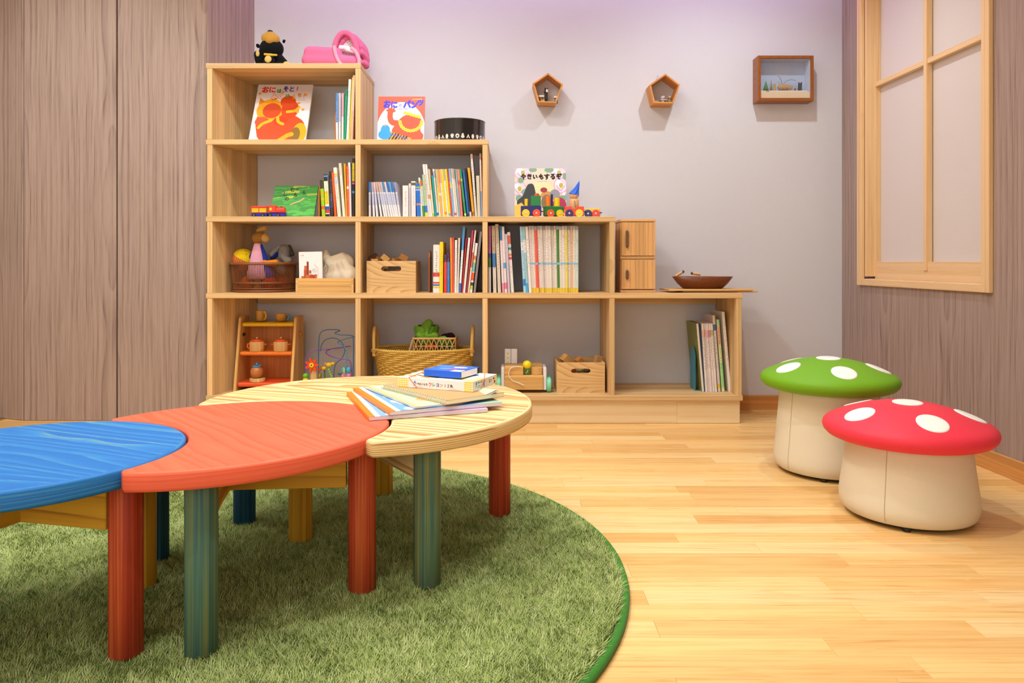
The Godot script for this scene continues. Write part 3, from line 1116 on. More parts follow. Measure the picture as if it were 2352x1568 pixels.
func table(called: String, label: String, m: String, poly: PackedVector2Array, c: Vector2, grain: float, legs: Array) -> void:
	var t := thing(called, label, "table", Vector3(c.x, PILE - 0.008, c.y), 0.0, "nesting caterpillar tables")
	var base := PILE - 0.008
	var shape := PackedVector2Array()
	for p in poly: shape.append(p - c)
	var whole := geo(Vector2(c.x, c.y)).slab(shape, TOP_Y - TOP_T - base, TOP_Y - base, 0.007, 4, grain)
	var face := geo()
	var rim := geo()      # the sawn edge, its grain running round the table
	for i in range(0, whole.v.size(), 3):
		var up := (whole.v[i + 2] - whole.v[i]).cross(whole.v[i + 1] - whole.v[i]).normalized().y > 0.6
		var into := face if up else rim
		for k in 3:
			into.v.append(whole.v[i + k])
			into.t.append(whole.t[i + k])
		into.s.append(whole.s[i / 3])
	var tt := part("table_top", face, mats[m], t)
	part("edge", rim, mats["edge_" + {"pine": "pine", "pine_red": "red", "pine_blue": "blue"}[m]], tt)
	for q in legs:
		var p: Vector2 = q[1] - c
		var prof := []      # a bar with eight rounded flats
		var outline := PackedVector2Array()
		for i in 48:
			var a := TAU * i / 48
			var flat := 0.031 * cos(PI / 8) / maxf(cos(fposmod(a, PI / 4) - PI / 8), 0.001)
			outline.append(p + Vector2(cos(a), sin(a)) * lerpf(0.031, flat, 0.55))
		part("leg", leg_geo(outline, TOP_Y - TOP_T - base), mats["leg_" + q[0]], t, q[0] + " stained wooden leg")
		var d := p - p.normalized() * 0.033
		var g := geo(roff(), Transform3D(Basis(Vector3.UP, -p.angle()), Vector3(d.x / 2, 0, d.y / 2)))
		g.box(Vector3(0, TOP_Y - TOP_T - base - 0.047, 0), Vector3(d.length(), 0.093, 0.026), 0.0015, 0)
		part("brace", g, mats.leg_yellow if m != "pine" else mats.pine, t)

func leg_geo(outline: PackedVector2Array, h: float) -> Geo:
	var g := geo()
	g.slab(outline, 0.0, h, 0.002, 1, 0.0)
	var o := roff()
	for i in g.t.size():      # turn the grain upright
		g.t[i] = Vector2(g.t[i].y, g.t[i].x) + o
	return g


# ---------- mushroom stools ----------
func stools() -> void:
	stool("green mushroom stool with white dots, the taller of the two stools", "leather_green", Vector3(ax(1903, 2.676), 0, -2.676), 0.404, 2.75)
	stool("red mushroom stool with white dots, standing before the green stool", "leather_red", Vector3(ax(2084, 2.21), 0, -2.21), 0.334, 2.37)

func cap_y(r: float, top: float) -> float:      # the dome of the cap
	var k := r / 0.212
	return top - 0.053 * k * k

func stool(label: String, m: String, pos: Vector3, high: float, seam: float) -> void:
	var t := thing("mushroom_stool", label, "stool", pos, 0.0, "mushroom stools")
	var low := high - 0.110
	var stem := [Vector2(0, 0.012), Vector2(0.165, 0.012), Vector2(0.172, 0.014), Vector2(0.180, 0.022), Vector2(0.185, 0.038), Vector2(0.186, 0.055), Vector2(0.183, 0.085)]
	for i in 9:
		var k := (i + 1) / 9.0
		stem.append(Vector2(lerpf(0.183, 0.163, pow(k, 0.9)), lerpf(0.085, low + 0.014, k)))
	stem.append(Vector2(0, low + 0.014))
	part("stem", geo().lathe(Vector3.ZERO, stem, 72, [1, 16]), mats.leather_cream, t, "cream leather stem")
	for a in [seam, seam + 2.09, seam + 4.19]:      # stitched seams down the stem
		var line := []
		for i in range(3, 16): line.append(Vector3(cos(a) * (stem[i].x + 0.0002), stem[i].y, sin(a) * (stem[i].x + 0.0002)))
		part("seam", geo().tube(line, 0.0009, 5), plain("b8a184", 0.8), t)
	var cap := [Vector2(0, low + 0.010), Vector2(0.165, low + 0.006), Vector2(0.192, low), Vector2(0.206, low + 0.002), Vector2(0.219, low + 0.008), Vector2(0.229, low + 0.019), Vector2(0.2325, low + 0.031), Vector2(0.230, low + 0.042), Vector2(0.2225, low + 0.051)]
	for i in 14:
		var r := 0.212 * (1.0 - i / 13.0)
		cap.append(Vector2(r, cap_y(r, high)))
	part("cap", geo().lathe(Vector3.ZERO, cap, 80), mats[m], t)
	var spots := [[2.0, 0.012, 0.041]]
	for i in 5: spots.append([1.67 + TAU * i / 5, 0.160, 0.041])
	for s in spots:
		var c: Vector2 = Vector2(cos(s[0]), sin(s[0])) * s[1]
		var g := geo()
		var from := 0
		var ringn := 28
		for q in 4:
			var r0: float = s[2] * [0.0, 0.6, 0.9, 1.0][q]
			var r1: float = s[2] * [0.6, 0.9, 1.0, 1.0][q]
			var l0: float = [0.0025, 0.0025, 0.0028, 0.0018][q]
			var l1: float = [0.0025, 0.0028, 0.0018, -0.001][q]
			for k in ringn:
				var P := func(r: float, a: float, lift: float) -> Vector3:
					var w: Vector2 = c + Vector2(cos(a), sin(a)) * r
					return Vector3(w.x, cap_y(w.length(), high) + lift, w.y)
				var a0 := TAU * k / ringn
				var a1 := TAU * (k + 1) / ringn
				if q == 0: g.tri(P.call(0.0, 0.0, l0), P.call(r1, a1, l1), P.call(r1, a0, l1), Vector2.ZERO, Vector2.ZERO, Vector2.ZERO, 1)
				else: g.quad(P.call(r0, a0, l0), P.call(r0, a1, l0), P.call(r1, a1, l1), P.call(r1, a0, l1), Vector2.ZERO, Vector2.ZERO, Vector2.ZERO, Vector2.ZERO, 1)
		g.seal(0)
		if g.v.size() and (g.v[2] - g.v[0]).cross(g.v[1] - g.v[0]).y < 0:
			for i in range(0, g.v.size(), 3):
				var sw := g.v[i + 1]; g.v[i + 1] = g.v[i + 2]; g.v[i + 2] = sw
		part("spot", g, mats.leather_white, t, "white leather dot")
	part("base_plate", geo().cyl(Vector3(0, 0.005, 0), 0.152, 0.008, 0.001, 48), plain("26221f", 0.8), t)
	for a in [0.5, 2.07, 3.64, 5.2]:
		part("foot", geo().cyl(Vector3(cos(a) * 0.158, 0, sin(a) * 0.158), 0.011, 0.0122, 0.001, 16), plain("1e1c1a", 0.7), t)


# ---------- papers, notebook and boxes on the natural table ----------
func flat_quad(g: Geo, a: Vector2, b: Vector2, c: Vector2, d: Vector2, y0: float, y1: float) -> void:
	var q := PackedVector2Array([a, b, c, d])
	g.slab(q, y0, y1, 0.0004, 1, 0.0, false)

# a printed sheet on top: u from a to b, v from a to d
func sheet(a: Vector2, b: Vector2, c: Vector2, d: Vector2, y: float, thick := 0.0006) -> Geo:
	var g := geo()
	var A := Vector3(a.x, y, a.y); var B := Vector3(b.x, y, b.y); var Cc := Vector3(c.x, y, c.y); var D := Vector3(d.x, y, d.y)
	var dn := Vector3.DOWN * thick
	g.quad(A, B, Cc, D, Vector2(0, 0), Vector2(1, 0), Vector2(1, 1), Vector2(0, 1), -1)
	g.quad(D + dn, Cc + dn, B + dn, A + dn, Vector2(0, 1), Vector2(1, 1), Vector2(1, 0), Vector2(0, 0), -1)
	var P := [A, B, Cc, D]
	var U := [Vector2(0, 0), Vector2(1, 0), Vector2(1, 1), Vector2(0, 1)]
	for i in 4:
		var j := (i + 1) % 4
		g.quad(P[j], P[i], P[i] + dn, P[j] + dn, U[j], U[i], U[i], U[j], -1)
	g.seal(0)
	return g

func printed(t: Texture2D, rough := 0.4, spec := 0.5) -> StandardMaterial3D:
	var m := StandardMaterial3D.new()
	m.albedo_texture = t
	m.roughness = rough
	m.metallic_specular = spec
	m.texture_repeat = false
	return m

func table_things() -> void:
	var white := plain("cfc8d4", 0.7)
	# two large colouring books with orange spines; u runs from the spine, v from the far end to the near end
	var specs := [[Vector2(-0.434, -2.045), Vector2(-0.313, -1.715), 0.287, TOP_Y + 0.0005, "wide colouring book with orange spine, lowest in the pile of papers"],
		[Vector2(-0.418, -2.055), Vector2(-0.267, -1.727), 0.283, TOP_Y + 0.0105, "wide colouring book with orange spine, second from the bottom of the pile"]]
	for k in 2:
		var s: Array = specs[k]
		var fa: Vector2 = s[0]; var na: Vector2 = s[1]
		var u := (na - fa).normalized().orthogonal()
		if u.x < 0: u = -u
		var nb: Vector2 = na + u * s[2]
		var fb: Vector2 = fa + u * s[2]
		var t := thing("colouring_book", s[4], "book", Vector3(fa.x, s[3], fa.y), 0.0, "colouring books on the natural table")
		var o := fa
		var g := geo()
		flat_quad(g, fa - o, fb - o, nb - o, na - o, 0.0005, 0.0085)
		part("pages", g, white, t)
		var pen := Pen.new(384, 448, C("f4f2f8"))
		pen.rect(0, 0, 384, 448, C("f4f2f8"))
		pen.rect(0, 0, 18, 448, C("e2801a"))
		pen.rect(34, 0, 384, 448, C("6fa8e0") if k == 1 else C("8cacdc"))
		if k == 0:
			pen.poly([Vector2(34, 0), Vector2(90, 0), Vector2(70, 448), Vector2(34, 448)], C("7cb0e4"))
			pen.poly([Vector2(60, 0), Vector2(130, 0), Vector2(120, 448), Vector2(70, 448)], C("b890dc"))
		for c in [[84, 330, 22, 34], [112, 368, 30, 36], [150, 396, 40, 34], [60, 300, 12, 22], [200, 420, 60, 26], [70, 424, 16, 20]]:
			pen.dot(c[0], c[1], c[2], c[3], C("f6f6fb"))
		if k == 1:
			pen.dot(62, 210, 14, 12, C("f0d86a")); pen.dot(108, 322, 14, 8, C("d8434c"))
			pen.poly([Vector2(230, 448), Vector2(384, 448), Vector2(384, 330), Vector2(300, 380)], C("7cb0e4"))
			pen.poly([Vector2(280, 448), Vector2(384, 448), Vector2(384, 400)], C("9fc8b4"))
		else:
			pen.poly([Vector2(160, 380), Vector2(384, 300), Vector2(384, 448), Vector2(150, 448)], C("e6b8dc"))
		part("cover", sheet(fa - o, fb - o, nb - o, na - o, 0.0093, 0.0008), printed(pen.tex()), t)
		var sp := geo()
		flat_quad(sp, fa - o - u * 0.0012, fa - o, na - o, na - o - u * 0.0012, 0.0003, 0.0093)
		part("spine", sp, plain("e8841c", 0.45), t)
	# two pale green booklets, the upper one with a curling corner
	var base := TOP_Y + 0.0212
	var fa2 := Vector2(-0.385, -2.04); var na2 := Vector2(-0.212, -1.752)
	var u2 := (na2 - fa2).normalized().orthogonal()
	if u2.x < 0: u2 = -u2
	var bt := thing("booklet", "pale green picture booklet with curled corner under the spiral notebook", "booklet", Vector3(fa2.x, base, fa2.y))
	var p2 := Pen.new(320, 400, C("b8bc8c"))
	p2.rect(22, 0, 320, 400, C("b6d0ae"))
	for c in [[80, 30, 60, 30, "bcd6be"], [150, 120, 90, 60, "aecfc6"], [110, 230, 60, 40, "a8cabc"]]: p2.dot(c[0], c[1], c[2], c[3], C(c[4]))
	p2.dot(140, 300, 80, 44, C("e4ae68")); p2.dot(190, 330, 70, 30, C("dc9650")); p2.dot(96, 36, 34, 20, C("d65a50"))
	for c in [[70, 120], [88, 160], [130, 180], [66, 210], [170, 150], [120, 240], [60, 290]]: p2.stroke([Vector2(c[0], c[1]), Vector2(c[0] + 10, c[1] - 6), Vector2(c[0] + 18, c[1] + 2)], 1.5, C("6a7a60"))
	var curl := func(lift: float, th: float, shrink: float) -> Geo:
		var g := geo()
		var N := 14
		var P := func(i: int, j: int, up: bool) -> Vector3:
			var a := float(i) / N; var b := float(j) / N
			var q := (fa2 - fa2) + u2 * 0.225 * a * shrink + (na2 - fa2) * b
			var y := lift + 0.022 * pow(maxf(0.0, a - 0.45) / 0.55, 2.0) * pow(b, 1.5)
			return Vector3(q.x, y + (th if up else 0.0), q.y)
		for i in N:
			for j in N:
				var a := float(i) / N; var b := float(j) / N; var e := 1.0 / N
				g.quad(P.call(i, j, true), P.call(i + 1, j, true), P.call(i + 1, j + 1, true), P.call(i, j + 1, true), Vector2(a, b), Vector2(a + e, b), Vector2(a + e, b + e), Vector2(a, b + e), 1)
				g.quad(P.call(i, j + 1, false), P.call(i + 1, j + 1, false), P.call(i + 1, j, false), P.call(i, j, false), Vector2(a, b), Vector2(a, b), Vector2(a, b), Vector2(a, b), 2)
		for i in N:
			g.quad(P.call(i + 1, N, true), P.call(i, N, true), P.call(i, N, false), P.call(i + 1, N, false), Vector2.ONE, Vector2.ONE, Vector2.ONE, Vector2.ONE, -1)
			g.quad(P.call(i, 0, true), P.call(i + 1, 0, true), P.call(i + 1, 0, false), P.call(i, 0, false), Vector2.ONE, Vector2.ONE, Vector2.ONE, Vector2.ONE, -1)
			g.quad(P.call(N, i, true), P.call(N, i + 1, true), P.call(N, i + 1, false), P.call(N, i, false), Vector2.ONE, Vector2.ONE, Vector2.ONE, Vector2.ONE, -1)
			g.quad(P.call(0, i + 1, true), P.call(0, i, true), P.call(0, i, false), P.call(0, i + 1, false), Vector2.ONE, Vector2.ONE, Vector2.ONE, Vector2.ONE, -1)
		g.seal(0)
		return g
	part("pages", curl.call(0.0002, 0.003, 1.0), white, bt)
	part("cover", curl.call(0.0034, 0.0006, 0.985), printed(p2.tex()), bt)
	# spiral notebook
	var yb := base + 0.0048
	var f3 := Vector2(-0.334, -2.005); var n3 := Vector2(-0.142, -1.772)
	var u3 := (n3 - f3).normalized().orthogonal()
	if u3.x < 0: u3 = -u3
	var w3 := 0.178
	var nt := thing("spiral_notebook", "kraft brown spiral notebook lying under the crayon box", "notebook", Vector3(f3.x, yb, f3.y))
	var e3 := n3 - f3
	var g3 := geo()
	flat_quad(g3, u3 * 0.006, u3 * w3, e3 + u3 * w3, e3 + u3 * 0.006, 0.0012, 0.0098)
	part("pages", g3, plain("e8e4c4", 0.8), nt)
	for y in [0.0002, 0.0099]:
		var gc := geo(roff())
		flat_quad(gc, u3 * 0.004, u3 * (w3 + 0.001), e3 + u3 * (w3 + 0.001), e3 + u3 * 0.004, y, y + 0.001)
		part("cover", gc, plain("c89462", 0.75), nt)
	var wire := plain("d8d2bc", 0.3, 0.6)
	for i in 30:
		var c := e3 * ((i + 0.5) / 30.0)
		var loop := []
		for k in 12:
			var a := TAU * k / 12
			var q := c + u3 * (0.004 + cos(a) * 0.0062)
			loop.append(Vector3(q.x, 0.0058 + sin(a) * 0.0062, q.y) + Vector3(e3.x, 0, e3.y) * 0.003 * sin(a))
		part("wire_ring", geo().tube(loop, 0.0009, 5, true), wire, nt)
	# crayon box
	var yc := yb + 0.0112
	var cx := Vector3((-0.284 - 0.083) / 2, yc, (-1.968 - 1.882) / 2)
	var len_c := 0.218; var dep_c := 0.150; var high_c := 0.0245
	var ang := atan2(-(-1.882 + 1.968), 0.201)
	var cb := thing("crayon_box", "flat white crayon box with yellow gingham corners and orange rubber bands", "box", Vector3.ZERO, ang)
	var fl := Vector3(-0.284, yc, -1.968)
	cb.position = fl + Basis(Vector3.UP, ang) * Vector3(len_c / 2, 0, -dep_c / 2)
	part("box_body", geo().box(Vector3(0, high_c / 2, 0), Vector3(len_c, high_c, dep_c), 0.0008), plain("f2eef0", 0.45), cb)
	var ging := func(pen: Pen, x0: int, y0: int, x1: int, y1: int) -> void:
		pen.rect(x0, y0, x1, y1, C("f6e08a"))
		for i in range(x0, x1, 16): pen.rect(i, y0, mini(i + 8, x1), y1, C("fbf6dc"))
		for j in range(y0, y1, 16):
			for i in range(x0, x1, 8):
				var odd := ((i - x0) / 8) % 2 == 1
				pen.rect(i, j, mini(i + 8, x1), mini(j + 8, y1), C("f0c21c") if odd else C("f6e08a"))
	var fp := Pen.new(640, 72, C("f4f0f2"))
	ging.call(fp, 0, 0, 92, 72)
	ging.call(fp, 568, 0, 640, 72)
	fp.poly([Vector2(136, 40), Vector2(150, 12), Vector2(164, 36), Vector2(158, 54), Vector2(142, 56)], C("3c86cc"))
	fp.write("水", 139, 30, 22, 1.6, C("f4f0f2"))
	fp.write("でおとせる", 168, 30, 19, 1.5, C("2a2a2a"))
	fp.write("クレヨン", 268, 22, 32, 2.6, [C("d63a30"), C("3c9a44"), C("3a62c8"), C("ee8a20")])
	fp.write("12色", 400, 26, 26, 2.0, C("303030"))
	fp.poly([Vector2(120, 72), Vector2(190, 56), Vector2(260, 72)], C("dccfca"))
	fp.poly([Vector2(420, 72), Vector2(490, 56), Vector2(560, 72)], C("dccfca"))
	part("front_print", print_plate(len_c - 0.001, high_c - 0.001, Transform3D(Basis.IDENTITY, Vector3(0, high_c / 2, dep_c / 2 + 0.0004))), printed(fp.tex()), cb)
	var ep := Pen.new(360, 64, C("ece8e0"))
	ging.call(ep, 330, 0, 360, 64)
	ep.dot(50, 16, 12, 12, C("3c86cc")); ep.write("でおとせる", 66, 6, 14, 1.2, C("2a2a2a"))
	ep.write("クレヨン", 30, 28, 22, 2.0, [C("c8a070"), C("88a070"), C("7080a0"), C("c09060")]); ep.write("12色", 120, 30, 16, 1.4, C("505050"))
	ep.dot(170, 32, 20, 24, C("5b9ad2")); ep.dot(184, 34, 14, 22, C("ece8e0")); ep.rect(196, 8, 206, 58, C("e8c860"))
	ep.write("ヨン", 230, 14, 26, 2.2, C("383838"))
	ep.dot(310, 20, 10, 8, C("2a2a2a")); ep.dot(324, 44, 12, 10, C("504838"))
	part("end_print", print_plate(dep_c - 0.001, high_c - 0.001, Transform3D(Basis(Vector3.UP, PI / 2), Vector3(len_c / 2 + 0.0004, high_c / 2, 0))), printed(ep.tex()), cb)
	var tp := Pen.new(436, 300, C("f2eef0"))
	tp.rect(0, 0, 436, 300, C("f4ecd8"))
	var rr := RandomNumberGenerator.new()
	rr.seed = 4
	for i in 22:
		var px := rr.randf_range(0, 150); var py := rr.randf_range(0, 250)
		tp.stroke([Vector2(px, py), Vector2(px + 60, py + 26)], 9, [C("e8c83c"), C("2f6a34"), C("d8542c"), C("3a3a2c"), C("6aa050"), C("e89a30")][i % 6])
	tp.dot(330, 90, 40, 26, C("3f8ed6")); tp.rect(300, 220, 436, 260, C("e8d078"))
	ging.call(tp, 390, 150, 436, 300)
	part("lid_print", sheet(Vector2(-len_c / 2, -dep_c / 2), Vector2(len_c / 2, -dep_c / 2), Vector2(len_c / 2, dep_c / 2), Vector2(-len_c / 2, dep_c / 2), high_c + 0.0006), printed(tp.tex()), cb)
	var rb := plain("f07c3c", 0.6)
	for q in [[-0.075, -0.045, 0.02, 0.02], [0.103, 0.075, 0.02, 0.02]]:
		var xb: float = q[0]
		var lp := []
		var hz := dep_c / 2 + 0.0014
		var hx := len_c / 2 + 0.0014
		var tp_ := high_c + 0.0016
		if xb < 0: lp = [Vector3(xb - 0.022, tp_, -hz), Vector3(xb, tp_, hz), Vector3(xb + 0.026, -0.0002, hz), Vector3(xb - 0.02, -0.0002, -hz)]
		else: lp = [Vector3(0.072, tp_, -hz), Vector3(hx, tp_, 0.008), Vector3(hx, -0.0002, 0.03), Vector3(0.082, -0.0002, -hz)]
		var fine := []
		for i in 4:
			for k in 6: fine.append((lp[i] as Vector3).lerp(lp[(i + 1) % 4], k / 6.0))
		part("rubber_band", geo().tube(fine, 0.0011, 5, true), rb, cb)
	# small blue box: a sleeve with a white tray
	var yd := yc + high_c + 0.0034
	var bb := thing("blue_box", "small bright blue card box lying on top of the crayon box", "box", Vector3.ZERO, ang - 0.05)
	bb.position = Vector3(-0.216, yd, -1.972) + Basis(Vector3.UP, ang - 0.05) * Vector3(0.056, 0, -0.05)
	part("sleeve", geo().box(Vector3(-0.0005, 0.0085, 0), Vector3(0.111, 0.017, 0.1), 0.0006), plain("1460e0", 0.35), bb)
	part("tray", geo().box(Vector3(0.0556, 0.0083, 0.004), Vector3(0.0016, 0.0152, 0.084), 0.0004), plain("eceaf2", 0.6), bb)
	part("tray_edge", geo().box(Vector3(0.0556, 0.0083, -0.0455), Vector3(0.0018, 0.0152, 0.008), 0.0004), plain("16181c", 0.5), bb)
	var bp := Pen.new(220, 200, C("1e6ee6"))
	bp.dot(70, 60, 60, 26, C("3c8cf0")); bp.dot(90, 130, 40, 20, C("58a2f4"))
	bp.stroke([Vector2(96, 120), Vector2(140, 112)], 11, C("e85a58"))
	bp.dot(146, 66, 40, 24, C("f2dfe8")); bp.write("レヨン", 118, 54, 20, 2, C("b04a70"))
	bp.stroke([Vector2(160, 134), Vector2(190, 108), Vector2(214, 110)], 6, C("1c1c24")); bp.dot(196, 124, 8, 8, C("d83c3c"))
	bp.rect(158, 150, 220, 200, C("dce6f6"))
	part("lid_print", sheet(Vector2(-0.0555, -0.0495), Vector2(0.0545, -0.0495), Vector2(0.0545, 0.0495), Vector2(-0.0555, 0.0495), 0.0176), printed(bp.tex()), bb)

# an upright printed plate in x, y facing +z, centred; v runs downwards
func print_plate(w: float, h: float, x: Transform3D, thick := 0.0008) -> Geo:
	var g := geo(Vector2.ZERO, x)
	var a := Vector3(-w / 2, h / 2, 0); var b := Vector3(w / 2, h / 2, 0); var c := Vector3(w / 2, -h / 2, 0); var d := Vector3(-w / 2, -h / 2, 0)
	var k := Vector3(0, 0, -thick)
	g.quad(a, b, c, d, Vector2(0, 0), Vector2(1, 0), Vector2(1, 1), Vector2(0, 1), -1)
	g.quad(d + k, c + k, b + k, a + k, Vector2(0, 1), Vector2(1, 1), Vector2(1, 0), Vector2(0, 0), -1)
	var P := [a, b, c, d]
	var U := [Vector2(0, 0), Vector2(1, 0), Vector2(1, 1), Vector2(0, 1)]
	for i in 4:
		var j := (i + 1) % 4
		g.quad(P[j], P[i], P[i] + k, P[j] + k, U[j], U[i], U[i], U[j], -1)
	g.seal(0)
	return g


# ---------- books on the shelves ----------
var atlas: Pen
var atlas_n := 0
var book_mat: StandardMaterial3D
const NTH := ["first", "second", "third", "fourth", "fifth", "sixth", "seventh", "eighth", "ninth", "tenth", "eleventh", "twelfth", "thirteenth", "fourteenth", "fifteenth", "sixteenth", "seventeenth", "eighteenth", "nineteenth", "twentieth", "twenty-first", "twenty-second", "twenty-third", "twenty-fourth", "twenty-fifth", "twenty-sixth", "twenty-seventh", "twenty-eighth", "twenty-ninth", "thirtieth", "thirty-first"]

# rows of [bottom left, bottom right, top left, top, cover colour, words, bands [from, to, colour], lettering colour] in units of a close-up of scale k whose corner lies at x0, y0
func book_row(x0: float, y0: float, k: float, board: int, d: float, deep: float, rows: Array, from: String, place: String, group: String) -> void:
	var n := 0
	for b in rows:
		var px: float = x0 + b[0] / k
		var wpx: float = (b[1] - b[0]) / k
		var top: float = y0 + b[3] / k
		var shift: float = (b[2] - b[0]) / k
		var dd := d + rng.randf_range(-0.006, 0.008)
		var y: float = TOPS[board]
		var h: float = EYE + (602.0 - top) * dd / FOCAL - y
		var w := maxf(mm(wpx, dd), 0.0045)
		var lean := atan(mm(shift, dd) / h)
		var len_ := h / cos(lean)
		var o := Node3D.new()
		o.name = free_name("book")
		add_child(o)
		var art: String = b[5]
		tag(o, "%s book, %s from %s in %s" % [art, NTH[n], from, place], "book", group)
		# stand it on the corner it leans on
		var right := lean > 0.0
		o.position = Vector3(ax(px, dd) + (w if right else 0.0), y + 0.0003, -dd)
		o.rotation.z = -lean
		var ox := -w if right else 0.0
		var lo := deep * rng.randf_range(0.9, 1.05)
		var cover := geo()
		var ui := atlas_strip(b)
		cover_box(cover, Vector3(ox, 0, -lo), Vector3(ox + w, len_, 0), ui, w)
		part("cover", cover, book_mat, o)
		var bt := minf(0.0012, w * 0.22)
		part("pages", geo().box(Vector3(ox + w / 2, len_ / 2, -lo / 2 - 0.001), Vector3(w - 2 * bt, len_ - 0.004, lo - 0.003), 0.0), plain("efe9dc", 0.85), o)
		n += 1

func atlas_strip(b: Array) -> int:
	var i := atlas_n
	atlas_n += 1
	var x := i * 16
	atlas.rect(x, 0, x + 16, 128, C(b[4]))
	if b.size() > 6:
		for q in b[6]: atlas.rect(x, q[0] * 126, x + 16, q[1] * 126, C(q[2]))
	if b.size() > 7 and b[7] != "":      # blurred lettering
		var rr := RandomNumberGenerator.new()
		rr.seed = 100 + i
		var y := 16.0 + rr.randf() * 10.0
		while y < 84:
			var ink := C(b[4]).lerp(C(b[7]), 0.7)
			var mx := rr.randi_range(6, 7)
			atlas.rect(x + mx, y, x + mx + rr.randi_range(2, 4), y + 1, ink)
			atlas.rect(x + mx + rr.randi_range(0, 2), y, x + mx + 3, y + rr.randi_range(2, 3), ink)
			y += rr.randi_range(4, 6)
		y = 100
		while y < 116:
			atlas.rect(x + 7, y, x + 9, y + 1, C(b[4]).lerp(C(b[7]), 0.6))
			y += 3
	atlas.rect(x, 126, x + 16, 128, C(b[4]))
	return i

# two boards and a spine: open at the top, bottom and fore edge
func cover_box(g: Geo, a: Vector3, b: Vector3, strip: int, w: float) -> void:
	var t := minf(0.0012, w * 0.22)
	var u0 := (strip * 16 + 0.8) / 2048.0
	var u1 := (strip * 16 + 15.2) / 2048.0
	var um := Vector2((u0 + u1) / 2, 127.0 / 128.0)
	for q in [[a.x, a.x + t], [b.x - t, b.x]]:
		var from := g.v.size()
		g.box(Vector3((q[0] + q[1]) / 2, (a.y + b.y) / 2, (a.z + b.z) / 2 - 0.0004), Vector3(t, b.y - a.y, b.z - a.z - 0.0008), 0.0)
		for i in range(from, g.t.size()): g.t[i] = um
	var s0 := g.v.size()      # a slightly rounded spine
	var nseg := 4
	for i in nseg:
		var k0 := float(i) / nseg
		var k1 := float(i + 1) / nseg
		var z0 := b.z - 0.0008 * (1.0 - sin(PI * k0)); var z1 := b.z - 0.0008 * (1.0 - sin(PI * k1))
		var xa := lerpf(a.x, b.x, k0); var xb := lerpf(a.x, b.x, k1)
		var ua := lerpf(u0, u1, k0); var ub := lerpf(u0, u1, k1)
		g.quad(Vector3(xa, b.y, z0), Vector3(xb, b.y, z1), Vector3(xb, a.y, z1), Vector3(xa, a.y, z0), Vector2(ua, 0), Vector2(ub, 0), Vector2(ub, 0.985), Vector2(ua, 0.985), 7)
		g.quad(Vector3(xb, b.y, z1), Vector3(xa, b.y, z0), Vector3(xa, b.y, b.z - 0.002), Vector3(xb, b.y, b.z - 0.002), um, um, um, um, -1)

